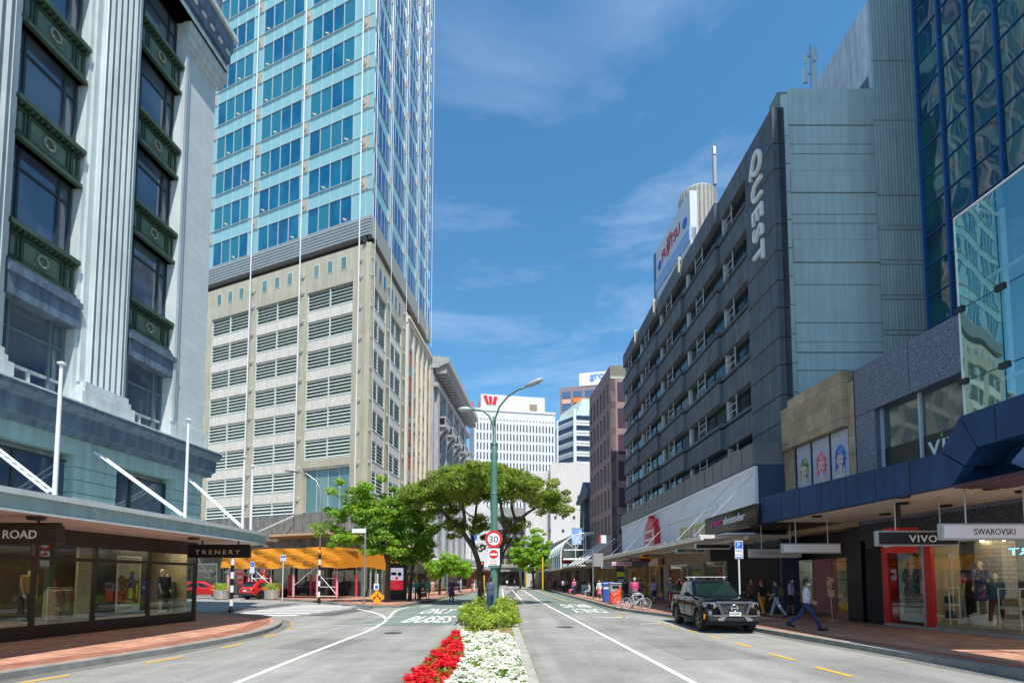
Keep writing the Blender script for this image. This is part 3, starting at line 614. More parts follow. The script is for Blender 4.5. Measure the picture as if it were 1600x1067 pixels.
# stone base, shops under the podium
m = MB(FT.M); m.box(8.2, 46.5, -.3, .05, 4.6, 8.6); m.box(-.02, 8.2, -.3, .04, 4.6, 8.74); m.M = FS.M; m.box(0, 12.2, -.3, .06, 4.6, 8.4); part('stone_base', m, m_stone, tower)
m_gconc = pmat('grey_green_board_concrete', (.15,.17,.14), .85, var=.3, vs=1., streak=.4)
m = MB(FT.M); m.box(19.9, 46.5, -.3, .02, .12, 4.6); m.box(0, 19.9, -.3, .0, 3.7, 4.6)
for s in (0, 4.6, 9.2, 12.6, 15.2): m.box(s, s+.5, -.3, .03, .12, 3.7)
m.M = FS.M; m.box(0, 12.2, -.3, .02, 3.7, 4.6); m.box(0,.7,-.3,.03,.12,3.7); m.box(5.2,6,-.3,.03,.12,3.7); m.box(11.4,12.2,-.3,.03,.12,3.7); part('shop_wall', m, m_gconc, tower)
m = MB(FT.M); m.box(12.65, 19.9, -.45, -.2, .12, 3.7, 0)
for s in (12.7, 14.6, 15.9, 17.6, 19.8): m.box(s-.04, s+.04, -.2, -.12, .12, 3.7, 1)
m.box(12.65, 19.9, -.2, -.13, 2.6, 2.68, 1); m.box(0, 12.6, -.45, -.25, .12, 3.7, 0); part('shop_glass', m, [m_wglass2, m_mull], tower)
m = MB(FS.M); m.box(.3, 12, -.45, -.25, .12, 3.7, 0)
for s in (2, 3.5, 8, 9.8): m.box(s-.04, s+.04, -.25, -.15, .12, 3.7, 1)
part('shop_glass', m, [m_wglass2, m_mull], tower)
m = MB(FT.M); m.box(20.6, 24.0, .02, .07, .5, 3.5, 0); m.box(20.5, 24.1, .02, .1, 3.5, 3.62, 1); m.box(20.5, 20.6, .02, .1, .3, 3.5, 1); m.box(24, 24.1, .02, .1, .3, 3.5, 1); part('shop_window', m, [glassy('dark_shop_glass', (.015,.045,.045), .04), m_mull], tower)
m = MB(FT.M); m.add([(26.3,.03,2.95),(24.9,.03,2.95),(25.0,.03,.6),(25.6,.03,.15)], [(0,1,2,3)]); part('slanted_doorway', m, m_dark, tower)
o = FT.P(23.4, .09, 2.62); text('shop_lettering', '3 Wise Men', o, -FT.t, (0,0,1), 2.4, .34, m_signw, tower, .02, .02); o = FT.P(22.6, .09, 1.95); text('shop_lettering', 'Tie Bar', o, -FT.t, (0,0,1), 1.1, .16, m_signw, tower, .01)
for k, s in enumerate((16.35, 12.9)):
    m = MB(FT.M); m.box(s, s+1.15, .0, .04, 1.15, 3.2); r = part('sale_poster', m, m_red if 0 else pmat('poster_red%d' % k, (.68,.06,.03), .5, var=.04), None); r.location = (0,0,0)
    tag(r, ['red sale poster behind the second red car, left of the shop doorway', 'red sale poster partly under the left end of the orange netting'][k], 'poster', 'red sale posters')
    for i, (tx, zz, hh, ww) in enumerate((('SUMMER', 2.85, .18, .8), ('SALE', 2.6, .2, .6), ('$40', 1.85, .4, .75), ('OFF SUITS', 1.4, .16, .8))):
        text('poster_lettering', tx, FT.P(s+1.15-.17, .042, zz), -FT.t, (0,0,1), ww, hh, m_signw, r, .01, .01)
# glass shaft
body('glass_core', -.06, 46.5, 23.8, 38.7, 92.0, m_cyan)
wn = []; fr = MB(); NF = 12; Z0 = 38.95; P_ = 4.42
for f in range(NF):
    zb = Z0+P_*f; zt = zb+2.75
    for i, (a, z) in enumerate(((2.55, 8.5), (9.75, 15.85), (17.45, 23.2), (24.9, 30.7), (32.2, 38.0), (39.6, 45.4))):
        m = MB(FT.M)
        for k in range(4): m.box(a+(z-a)*k/4, a+(z-a)*(k+1)/4, -.05, -.01, zb, zt, random.choice((0,0,0,4)))
        for k in range(5): x = a+(z-a)*k/4; m.box(x-.035, x+.035, -.01, .05, zb, zt, 1)
        m.box(a, z, -.01, .06, zb-.05, zb, 1); m.box(a, z, -.01, .06, zt, zt+.05, 1)
        k = random.randrange(4); x = a+(z-a)*(k+.45)/4; m.add([(x, .0, zb+.15), (x+.5, .0, zb+.45), (x+.5, .0, zb+.62), (x, .0, zb+.36)], [(0,1,2,3)]); m.m[-1] = 2  # one slanted tan mark on a random pane
        wn.append(m)
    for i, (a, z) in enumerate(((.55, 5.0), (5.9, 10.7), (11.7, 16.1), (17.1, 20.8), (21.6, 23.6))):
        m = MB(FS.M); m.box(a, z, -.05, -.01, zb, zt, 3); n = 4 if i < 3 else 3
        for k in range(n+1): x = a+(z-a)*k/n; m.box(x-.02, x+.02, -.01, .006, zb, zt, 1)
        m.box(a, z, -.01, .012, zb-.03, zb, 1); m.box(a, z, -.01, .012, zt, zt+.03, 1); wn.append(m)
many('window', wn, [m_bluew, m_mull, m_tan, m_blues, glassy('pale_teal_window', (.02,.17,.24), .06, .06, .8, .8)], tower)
m = MB(FT.M)
for a, z in ((0, 1.6), (2.55, 8.5), (9.75, 15.85), (17.45, 23.2), (24.9, 30.7), (32.2, 38.0), (39.6, 45.4)):
    n = 4 if z > 2 else 2
    for k in range(n+1): x = a+(z-a)*k/n; m.box(x-.02, x+.02, -.06, .0, 38.75, 92.0)
for f in range(NF+1):
    zb = Z0+P_*f; m.box(0, 46.5, -.06, .005, zb-.04-(0 if f else 0), zb); m.box(0, 46.5, -.06, .005, zb-1.66 if f else zb, zb-1.62 if f else zb+.02)
m.M = FS.M
for a, z in ((.55, 5.0), (5.9, 10.7), (11.7, 16.1), (17.1, 20.8), (21.6, 23.6)):
    for x in (a, z): m.box(x-.015, x+.015, -.06, .004, 38.75, 92.0)
part('curtain_frame', m, m_mull, tower)
m = MB(FT.M)
for f in range(NF):
    zt = Z0+P_*f+2.75
    for a, z in ((.55, 1.55), (8.78, 9.45), (16.2, 16.9), (23.6, 24.3)): m.box(a, z, -.1, .03, zt+.15, zt+1.4)
m.M = FS.M
for f in range(NF):
    zt = Z0+P_*f+2.75
    for a in (.15, 5.3, 11.1, 16.5, 21.1): m.box(a, a+.3, -.1, .03, zt+.15, zt+1.25)
part('concrete_boss', m, pmat('tan_boss', (.42,.38,.31), .8, var=.15), tower)
m = MB()
for FF, ss in ((FT, (1.25, 9.15, 16.5, 24.2)), (FS, (.3, 5.45, 11.25, 16.65, 21.25, 23.7))):
    m.M = FF.M
    for s in ss: m.tube([(s, .30, 8.6 if (FF is FT or s < 12) else 36), (s, .30, 91.9)], .07 if FF is FT else .035, 6)
part('steel_rod', m, m_wmetal, tower)
dm = []
for FF, ss in ((FT, (1.25, 8.95, 16.3, 24.0)), (FS, (.3, 5.5, 11.3))):
    for s in ss:
        for z in [TOPS[k]-1.0+1.2-3.2*0 for k in range(8)]+[34.4]: dm.append(MB(FF.M).tube([(s, .0, z), (s, .1, z)], .26, 12).tube([(s, .1, z), (s, .34, z)], .05, 6))
for f in range(NF):
    for s in (1.15, 9.15, 16.65, 24.1): z = Z0+P_*f+3.5; dm.append(MB(FT.M).tube([(s, .03, z), (s, .1, z)], .24, 12).tube([(s, .1, z), (s, .34, z)], .05, 6))
many('anchor_disc', dm, pmat('disc_grey', (.46,.44,.38), .5, var=0), tower)
# timber awnings over the pavement of the podium
m = MB(FT.M); m.prism([(.2, .05), (11.2, .05), (12.4, 1.0), (11.0, 2.9), (.2, 3.2)], 6.05, 6.25, 0); m.prism([(11.6, .05), (14.6, .05), (15.4, 1.2), (13.2, 2.2), (12.6, 1.6)], 5.7, 5.86, 0)
m.tube([(9.0, .4, 8.4), (14.9, 2.0, 5.9)], .06, 6, m=1); part('timber_awning', m, [pmat('tan_awning', (.52,.33,.18), .6, var=.1), m_wmetal], tower)
m = MB(FT.M); m.add([(13.2,.1,5.1),(20.5,.1,5.3),(27,.1,5.5),(27,3.2,4.7),(20.5,3.4,4.55),(13.2,2.8,4.2),(13.2,.1,5.2),(20.5,.1,5.4),(27,.1,5.6),(27,3.2,4.8),(20.5,3.4,4.65),(13.2,2.8,4.3)],
    [(0,1,4,5),(1,2,3,4),(11,10,7,6),(10,9,8,7),(5,4,10,11),(4,3,9,10),(0,5,11,6),(2,8,9,3)]); part('pink_awning', m, pmat('dusty_pink_panel', (.50,.27,.19), .6, var=.1), tower)
m = MB()
for s in (15.9, 21.5, 27): m.M = FT.M; m.tube([(s, .1, 2.2), (s-.7, 1.9, 3.6)], .08, 6); m.tube([(s-.7, 1.9, 3.6), (s-.2, 1.9, 4.4)], .08, 6)
part('awning_strut', m, m_wmetal, tower)

# ================================================================== LEFT SIDE OF THE STREET BEYOND THE TOWER
m_cream2 = pmat('cream_stucco', (.66,.59,.46), .8, var=.1, streak=.12); m_rbrick = brickm('red_brick', (.33,.085,.05), (.42,.13,.08), (.3,.2,.15), wall=True, ms=.01, bw=.6, rh=.2, bump=0)
m_grey = pmat('grey_stone', (.40,.40,.40), .8, var=.14, streak=.2)
r = root('cream_and_brick_building', 'narrow cream and red brick building wedged between the glass tower and the grey classical one', 'building', (-13, 68, .12))
m = MB(FS.M); m.box(12.25, 23.9, -8, 0, .12, 35.4); m.box(12.2, 24.0, -1, .25, 33.9, 34.3); m.box(12.2, 24.0, -1, .5, 34.3, 34.7); m.box(12.25, 23.9, -1, .12, 9.0, 9.4)
for a in (12.3, 14.7, 17.0, 19.2, 21.4, 23.4): m.box(a, a+.5, 0, .28, 5, 33.9)
part('wall', m, m_cream2, r)
m = MB(FS.M); m.box(12.85, 14.65, 0, .1, 9.4, 31.5); m.box(21.95, 23.35, 0, .1, 9.4, 31.5)
for a in (15.4, 17.7, 19.9):
    for k in range(7): m.box(a, a+.9, 0, .05, 9.6+k*3.35, 10.6+k*3.35)
part('brick_panel', m, m_rbrick, r)
for a in (13.3, 15.4, 17.7, 19.9, 22.3):
    for k in range(8):
        z = 8.2+k*3.35; m = MB(FS.M); m.box(a, a+.85, .11, .14, z-.05 if 0 else z+2.4, z+4.0 if k < 7 else z+3.6, 0); part('window', m, m_wglass, r)
m = MB(FS.M); m.box(12.3, 23.9, 0, 2.6, 4.0, 4.4); part('canopy', m, m_wmetal, r)
m = MB(FS.M); m.box(12.5, 23.7, 0, .05, .2, 3.9); part('shop_front', m, m_wglass2, r)
r = root('classical_building', 'grey classical building with a deep bracketed cornice beyond the narrow brick one', 'building', (-11, 85, .12))
m = MB(FS.M); m.box(24.1, 52, -10, .6, .12, 32); m.box(24.1, 52, -10, .5, 32, 34.4); m.box(24.0, 52.2, .6, 1.3, 30.2, 30.8)
for a in range(5):
    s = 25+a*5.4; m.box(s, s+1.1, .6, 1.15, 6, 30.2); m.box(s-.1, s+1.2, .6, 1.3, 5.2, 6)
m.box(24.1, 52, .6, 1.0, 12.5, 12.9); part('wall', m, m_grey, r)
m = MB(FS.M); m.xprism([(-1, 33.0), (1.3, 33.0), (2.2, 33.5), (2.9, 33.7), (2.9, 34.5), (-1, 34.9)], 24.0, 52.6, 0); part('cornice', m, m_grey, r)
m = MB(FS.M)
for k in range(24): s = 24.4+k*1.18; m.box(s, s+.5, .9, 2.5, 32.3, 33.1)
part('modillion', m, m_grey, r)
for a in range(5):
    s = 26.5+a*5.4
    for z0, z1 in ((7, 10), (10.9, 12.3), (13.4, 16), (17, 20.5), (21.5, 24), (27.3, 29.6)):
        m = MB(FS.M); m.box(s, s+1.2, .61, .66, z0, z1); m.box(s+1.7, s+2.9, .61, .66, z0, z1); part('window', m, m_wglass, r)
    m = MB(FS.M); m.box(s-.2, s+3.1, .6, 2.0, 24.8, 25.1); m.box(s-.2, s+3.1, 1.85, 2.0, 25.1, 26.2); m.box(s-.2, s+3.1, .6, 2.1, 26.2, 26.4); m.xprism([(.6, 22.9), (1.9, 24.8), (.6, 24.8)], s+.1, s+.7); m.xprism([(.6, 22.9), (1.9, 24.8), (.6, 24.8)], s+2.2, s+2.8); part('balcony', m, m_grey, r)
m = MB(FS.M); m.box(24.1, 52, .6, 3.6, 4.3, 4.9); m.box(24.1, 52, 3.5, 3.62, 4.9, 5.3); part('canopy', m, pmat('stone_canopy', (.55,.54,.52), .7), r)
m = MB(FS.M); m.box(24.5, 51.7, .61, .68, .3, 4.0); part('shop_front', m, m_wglass2, r)
m = MB()
for k in range(6): p = FS.P(26+k*1.2, -2, 0); m.tube([(p.x, p.y, 34.5), (p.x, p.y, 39)], .07, 6)
for z in (36, 37.5, 39): p = FS.P(26, -2, z); q = FS.P(32, -2, z); m.tube([p, q], .06, 6)
part('roof_frame', m, m_wmetal, r)
# ================================================================== RIGHT SIDE: HOTEL BLOCK
FR = Frame(15.25, 0, -.075, 1, -1)
m_qd = pmat('dark_grey_concrete', (.122,.136,.152), .75, var=.22, vs=.9, streak=.3, bump=.25, bs=6); m_qd2 = pmat('dark_blue_grey_concrete', (.10,.118,.145), .7, var=.18, vs=.8, streak=.25)
m_qw = glassy('hotel_glass', (.015,.025,.025), .06, .1, 1, .4); m_qf = pmat('white_frame', (.50,.54,.56), .5, var=0); m_fasc = pmat('grey_metal_fascia', (.16,.165,.165), .5, .1, var=.15, vs=1)
m_lav = pmat('white_cladding', (.74,.75,.80), .5, var=.04, streak=.05)
FH = Frame(13.63, 0, -.010, 1, -1)
hotel = root('hotel_block', 'long dark grey concrete hotel with stepped balconies and vertical white lettering', 'building', (13.4, 25, .12))
S = [24.95]+[FH.s_at(px, .25*k) for k, px in enumerate((1129, 1071, 1029, 998, 974))]
B0 = [26.1-1.4-2.96*k for k in range(6)]                   # underside of each band
m = MB(FH.M)
for k in range(5): m.box(S[k] if k else 26.6, S[k+1], -14, -1.1+.25*k, .12, 26.0)
m.box(S[0], 26.6, -.6, -.3, .12, 26.0)
part('core', m, m_qd2, hotel)
wins = []; bands = []; sills = []
for k in range(5):
    d = .25*k; s0, s1 = S[k], S[k+1]; ws = s0+3.05 if k == 0 else s0
    if k == 0:
        m = MB(FH.M); m.box(s0, ws, -.62, d, 8.5, 26.08)
        part('end_wall', m, m_qd2, hotel)
        m = MB(FH.M)
        for z in (24.1, 22.75, 19.8, 18.4, 16.85, 15.45, 13.9, 12.5, 10.95, 9.6): m.box(s0-.012, ws+.0, -.6, d+.012, z-.025, z+.025)
        part('wall_joint', m, m_dark, hotel)
    for j, zb in enumerate(B0):
        m = MB(FH.M); z1 = 26.08 if j == 0 else zb+1.28
        m.box(ws, s1, d-1.1, d, zb, z1); m.box(ws, s1, d-1.0, d+.015, zb+.02, zb+.06); bands.append(m)
        m = MB(FH.M); zs = zb-1.27
        m.xprism([(d-1.05, zs-.27), (d-.04, zs-.27), (d+.06, zs-.25), (d+.06, zs-.10), (d-.1, zs+.0), (d-1.05, zs+.02)], ws-.0, s1); sills.append(m)
        g = d-.42; m = MB(FH.M); m.box(ws, s1, g-.1, g, zs, zb, 0); W_ = s1-ws
        for x in ([.3, .62] if k == 0 else [.25, .5, .75]): X = ws+x*W_; m.box(X-.02, X+.02, g, g+.04, zs, zb, 2)
        # white rail frame standing at the outer face and pale end post
        for x in ((.55, .9) if k == 0 else (.40, .62)):
            X = ws+x*W_; m.box(X-.025, X+.025, d-.12, d-.07, zs, zb, 1)
        xa, xb = (.55, .9) if k == 0 else (.40, .62)
        for zz in (.33, .66): m.box(ws+xa*W_, ws+xb*W_, d-.14, d-.1, zs+zz*1.27-.02, zs+zz*1.27+.02, 1)
        m.box(s1-.38, s1-.03, d-.41, d-.2, zs, zb, 1); wins.append(m)
for m in bands: part('concrete_band', m, m_qd, hotel)
for m in sills: part('sill', m, m_qd2, hotel)
for m in wins: part('window', m, [m_qw, m_qf, m_dark], hotel)
m = MB(FH.M)
for k in (2, 3, 4): m.box(S[k]+.0, S[k]+.18, .25*k-.1, .25*k+.1, 25.1, 26.3)
part('pale_post', m, m_cream2, hotel)
m = MB(FH.M); E5 = S[5]+.2; m.box(24.9, E5, -.4, 1.45, 7.45, 8.55)
for t in range(26): m.box(25.0+t*1.25, 25.04+t*1.25, 1.45, 1.47, 7.45, 8.55)
part('metal_fascia', m, m_fasc, hotel)
m = MB(FH.M); m.box(24.93, E5, -.6, 1.26, 4.0, 7.44); m.box(24.93, E5, -.6, .25, .12, 4.0); part('street_wall', m, pmat('navy_end_wall', (.03,.055,.11), .5, var=.1), hotel); m = MB(FH.M); m.box(24.98, E5, 1.262, 1.32, 4.0, 7.4); part('cladding', m, m_lav, hotel)
m = MB(FH.M)
m.box(24.95, E5, 1.32, 1.42, 7.2, 7.4, 0); m.box(24.95, 25.12, 1.32, 1.42, 4, 7.2, 0)
sa, sb = FH.s_at(1120, 1.35, 780), FH.s_at(1044, 1.35, 820)
m.box(sa, sb, 1.32, 1.44, 5.95, 6.2, 0); m.box(sb-.25, sb, 1.32, 1.44, 4.0, 5.95, 0); m.box(sa, sa+.18, 1.32, 1.44, 4.0, 5.95, 0); part('sign_surround', m, m_lav, hotel)
m_gold = pmat('gold_letters', (.70,.55,.24), .4, .0, var=0); text('hotel_lettering', 'QUEST', FH.P(27.25, .01, 25.05), (0,0,-1), -FH.t, 6.3, 1.25, m_signw, hotel, .16, .01, spacing=1.25)
text('shop_lettering', 'MECCA', FH.P(FH.s_at(1064, 1.35, 830), 1.33, 4.25), -FH.t, (0,0,1), FH.s_at(1064, 1.35, 830)-FH.s_at(1105, 1.35, 820), 1.15, m_gold, hotel, .12, .0)
s0_ = FH.s_at(1031, 1.35, 830); hw = FH.s_at(1014, 1.35, 830)-s0_; h = root('chemist_sign', 'red house shaped sign on the white wall above the glass canopy', 'sign', tuple(FH.P(s0_, 1.3, 4.3)))
pts = [(s0_, 4.2), (s0_, 6.0), (s0_+.45, 6.05), (s0_+.45, 6.75), (s0_+1.1, 6.75), (s0_+1.1, 6.5), (s0_+hw*.5, 7.1), (s0_+hw, 5.95), (s0_+hw, 4.2)]
vs = [(p[0], 1.32, p[1]) for p in pts]+[(p[0], 1.78, p[1]) for p in pts]; n = len(pts)
m = MB(FH.M); m.add(vs, [tuple(range(n)), tuple(range(2*n-1, n-1, -1))]+[(i,(i+1)%n,n+(i+1)%n,n+i) for i in range(n)]); part('house_panel', m, m_red, h)
m = MB(FH.M); m.box(s0_+.25, s0_+hw-.2, 1.78, 1.80, 5.0, 5.85); part('white_band', m, m_signw, h)
text('sign_lettering', 'CHEMIST', FH.P(s0_+hw-.35, 1.81, 5.2), -FH.t, (0,0,1), hw-.8, .5, m_red, h, .02, .03); text('sign_lettering', 'WAREHOUSE', FH.P(s0_+hw-.35, 1.80, 4.45), -FH.t, (0,0,1), hw-.8, .35, m_signw, h, .02, .02)
# glass canopy with steel ribs over the pavement
m_csteel = pmat('cream_steel', (.70,.68,.62), .45, var=.05)
can = root('glass_canopy', 'glazed canopy on white steel ribs along the hotel street wall', 'canopy', tuple(FH.P(30, .3, 3.6)))
m = MB(FH.M)
for k in range(28):
    s = 24.0+k*1.22; m.box(s, s+.1, .25, 4.6, 3.72, 3.9)
m.box(23.6, 58, 4.55, 4.7, 3.62, 3.82); m.box(23.6, 58, 2.4, 2.5, 3.66, 3.84); part('steel_rib', m, m_csteel, can)
m = MB(FH.M)
for k in range(28): s = 24.1+k*1.22; m.add([(s, .3, 4.0), (s+1.18, .3, 4.14), (s+1.18, 4.75, 3.92), (s, 4.75, 3.84)], [(0,1,2,3)])
part('glass_pane', m, pmat('frosted_canopy_glass', (.62,.60,.56), .3, var=.1), can)
m = MB(FH.M)
for k, s in enumerate((25.3, 27.8, 34.5, 40.5, 46, 51.5)): m.tube([(s, 1.3, 7.1), (s+.2, 4.3, 3.95)], .02, 6)
part('tie_rod', m, pmat('lavender_rod', (.42,.44,.55), .5, var=0), can)
# roof things
def onp(d, px, pt, pb): s = FR.s_at(px, d, (pt+pb)/2); r = ray(px, pt); p = FR.P(s, d, 0); t = p.y/r[1]; r2 = ray(px, pb); return s, EYE+r[2]*t, EYE+r2[2]*p.y/r2[1]
sn, zt1, zb1 = onp(-2, 1078, 300, 350); sf, zt2, zb2 = onp(-2, 1028, 385, 440); zt = (zt1+zt2)/2
ff = root('rooftop_sign', 'long pale rooftop sign board with red lettering and two blue dots', 'sign', tuple(FR.P(sn, -2, 26)))
m = MB(FR.M); m.box(sn, sf+.5, -2.6, -2.0, 26.0, zt); part('sign_board', m, pmat('board_white', (.62,.66,.72), .5, var=.03), ff)
m = MB(FR.M); m.box(sn, sf+.5, -2.5, -1.9, 28.9, 30.0); part('blue_strip', m, pmat('pale_blue_strip', (.30,.46,.74), .5), ff); m = MB(FR.M); m.box(sf+.5, sf+1, -2.6, -1.95, 26, zt-.1); part('end_cap', m, m_slate, ff)
w_ = sf-sn; text('sign_lettering', 'FUJITSU', FR.P(sf-w_*.16, -1.99, 30.6), -FR.t, (0,0,1), w_*.56, 1.25, m_red, ff, .05, .0)
m = MB(FR.M)
for s in (sf-w_*.07, sf-w_*.86): m.tube([(s, -2, 31.0), (s, -1.95, 31.0)], .42, 20)
part('blue_dot', m, m_blue, ff)
m = MB(FR.M); wreath(m, (sf-w_*.44, -1.97, 32.1), .2, .035, 12); wreath(m, (sf-w_*.36, -1.97, 32.1), .2, .035, 12); part('symbol', m, m_red, ff)
r = root('plant_room_drum', 'pale ribbed cylinder standing on the hotel roof behind the sign board', 'plant room', (15.9, 42, 26))
m = MB(); m.lathe([(1.5, 0), (1.5, 8.6), (1.35, 8.8)], (15.9, 42, 25.9), 28)
for k in range(28): a = k*2*math.pi/28; m.tube([(15.9+1.56*math.cos(a), 42+1.56*math.sin(a), 26), (15.9+1.51*math.cos(a), 42+1.51*math.sin(a), 34.5)], .06, 4)
part('drum', m, pmat('drum_cream', (.38,.37,.33), .6, var=.1), r)
p = at(1117, 285, 31.6); r = root('cell_antenna', 'slim white panel antenna on the hotel roof edge', 'antenna', p)
m = MB(); m.box(p[0]-.11, p[0]+.11, p[1]-.1, p[1]+.1, p[2]-.2, p[2]+1.75); part('antenna_panel', m, pmat('antenna_grey', (.30,.35,.42), .5), r, bev=.04); m = MB(); m.box(p[0]-.09, p[0]+.09, p[1]-.08, p[1]+.08, p[2]+1.85, p[2]+2.4); m.tube([(p[0], p[1], p[2]-1.3), (p[0], p[1], p[2]+2.8)], .03, 6); part('mast', m, m_metal, r)
# ------------------------------------------------------------------ light green panelled block behind
m_gp = pmat('sea_green_panel', (.52,.66,.66), .75, var=.07, vs=.8, streak=.1); m_gp2 = pmat('sea_green_light', (.58,.72,.73), .7, var=.06, streak=.12)
gb = root('green_panelled_block', 'tall blank sea green concrete panel wall beside the dark hotel', 'building', (18, 26, .12))
X0, X1, X2 = 14.25, 19.4, 24.5
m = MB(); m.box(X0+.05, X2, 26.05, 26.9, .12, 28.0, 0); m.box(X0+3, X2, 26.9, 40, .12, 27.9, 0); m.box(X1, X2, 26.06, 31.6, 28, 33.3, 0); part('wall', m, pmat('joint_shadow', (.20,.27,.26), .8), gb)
zs = [28.45]; 
m = MB(); z = 28.3; pat = [2.05, 1.05, .55, .95, 1.22, 1.18, .5, .9, 1.25, 1.2]; i = 0
m.box(X0+.55, X1-.04, 25.98, 26.1, 28.02, 28.12)
z = 28.0
while z > 1: h_ = pat[i % 10] if i else 2.0; q = 2 if i % 3 == 2 else 0; m.box(X0+.55, X1-.05, 25.97 if i % 4 else 25.93, 26.1, z-h_+.045, z); z -= h_; i += 1
part('wall_panel', m, m_gp, gb)
m = MB(); z = 27.8; i = 0
while z > 1:
    h_ = 2.4 if i == 0 else 1.55; a = .0 if i % 2 else .06
    m.add([(X0+.03+a, 26.3, z-h_+.05), (X0+.16+a, 25.99, z-h_+.05), (X0+.53, 25.95, z-h_+.05), (X0+.53, 26.1, z-h_+.05), (X0+.03+a, 26.3, z), (X0+.16+a, 25.99, z), (X0+.53, 25.95, z), (X0+.53, 26.1, z)], [(0,1,5,4),(1,2,6,5),(4,5,6,7),(3,2,1,0),(2,3,7,6)]); z -= h_; i += 1
part('corner_panel', m, m_gp2, gb)
m = MB(); w = .085
z = 33.3; hs = [3.6, 3.4, 4.2]+[1.9]*12; 
for h_ in hs:
    if z < 4: break
    n_ = int((X2-X1)/.17)
    prof = [(X1, 26.1)]
    for k in range(n_): x = X1+k*.17; prof += [(x+.01, 26.03), (x+.05, 25.96), (x+.11, 25.96), (x+.15, 26.03)]
    prof += [(X2, 26.1)]
    m.prism(prof, z-h_+(.06 if h_ > 2 else .3), z); 
    if h_ < 2: m.box(X1, X2, 25.985, 26.1, z-h_+.05, z-h_+.26)
    z -= h_
part('ribbed_cladding', m, m_gp, gb)
m = MB()
for k in range(30): y = 26.15+k*.18; m.box(X1-.03, X1+.02, y, y+.1, 28, 33.25)
m.box(X1-.02, X1+.01, 26.0, 31.55, 28, 33.3); part('side_cladding', m, pmat('pale_corrugated', (.62,.64,.66), .5, var=.15, streak=.2), gb)
m = MB()
for k in range(8): m.box(X1-.06, X1, 26.2, 27.6, 28.1+k*.13, 28.16+k*.13)
part('vent_grille', m, m_slate, gb)
p = at(1268, 130, 28.5); r = root('cell_mast', 'cluster of phone antennas on a mast on the green roof', 'antenna', (p[0], p[1], 28))
m = MB(); m.tube([(p[0], p[1], 28), (p[0], p[1], 33.4)], .06, 6); m.tube([(p[0]-.4, p[1], 31.6), (p[0]+.35, p[1], 31.6)], .035, 6); m.tube([(p[0]-.35, p[1], 32.7), (p[0]+.4, p[1], 32.7)], .035, 6); part('mast', m, m_metal, r)
m = MB(); m.box(p[0]-.04, p[0]+.2, p[1]-.2, p[1]-.06, 30.3, 32.0); m.box(p[0]-.5, p[0]-.25, p[1]-.1, p[1]+.05, 31.0, 31.9); m.box(p[0]+.0, p[0]+.2, p[1]-.25, p[1]-.08, 32.2, 33.0); m.box(p[0]-.42, p[0]-.26, p[1]-.1, p[1], 32.2, 32.8); part('antenna_panel', m, m_gp2, r)
# ------------------------------------------------------------------ dark blue glass tower on the right
FB = Frame(19, 0, -.05, 1, -1)
m_bt = glassy('blue_green_mirror_glass', (.004,.03,.055), .02, .55, .42, 1.3, col2=(.004,.085,.095), dist=.05); m_bm = pmat('blue_mullion', (.015,.085,.27), .35, .2, var=0)
bt = root('mirror_glass_tower', 'dark blue mirror glass tower behind the granite shop on the right', 'building', (18, 20, .12))
m = MB(FB.M); m.box(2, 21.42, -16, 0, .12, 56); part('glazing', m, m_bt, bt)  # unseen height and near end sized to shade the green wall
m = MB(FB.M)
for k in range(18): s = 21.38-k*1.14; m.box(s-.035, s+.035, 0, .11, .12, 56)
z = 2.0; k = 0
while z < 55: m.box(2, 21.42, 0, .05, z-.022, z+.022); z += 1.32
part('mullion', m, m_bm, bt)
# ------------------------------------------------------------------ brown stone shop with hair posters
m_bs = brickm('brown_stone', (.38,.27,.17), (.46,.35,.22), (.10,.08,.06), wall=True, ms=.008, bw=1.5, rh=.75, var=.35, bump=.15)
bs = root('brown_stone_shop', 'brown stone shop building with three hair posters upstairs', 'building', (13.6, 22.5, .12))
m = MB(FR.M); m.box(20.2, 24.95, -9, -.35, 3.9, 10.0); m.box(20.62, 24.2, -.35, .22, 8.05, 10.35); m.box(24.2, 24.94, -.35, .1, 8.05, 10.1); m.box(24.2, 24.94, -.35, 0, 3.9, 8.05); m.box(20.2, 20.62, -.35, -.02, 3.9, 9.8); m.box(20.62, 24.2, -.35, 0, 3.9, 5.3)
part('wall', m, m_bs, bs)
m = MB(FR.M)
for s in (20.62, 21.76, 22.98, 24.1): m.box(s, s+.1, -.35, -.08, 5.3, 8.05)
part('window_frame', m, m_black, bs)
m_sk = pmat('poster_skin', (.78,.56,.48), .6, var=.05); m_lip = pmat('poster_red_lips', (.5,.03,.04), .5, var=0)
m_pbg = pmat('poster_lilac', (.50,.50,.62), .5, var=.1, vs=1.5)
def poly_e(cx, cz, rx, rz, n=20, a0=0, a1=2*math.pi): return [(cx+rx*math.cos(a0+(a1-a0)*i/n), cz+rz*math.sin(a0+(a1-a0)*i/n)) for i in range(n if a1-a0 > 6.2 else n+1)]
def flat(Fm, pts, d, sa, z0, w, h, flip=True):             # unit poster coords -> frame; x to the right as seen from the street
    m = MB(Fm.M); m.add([(sa-x*w if flip else sa+x*w, d, z0+y*h) for x, y in pts], [tuple(range(len(pts)))]); return m
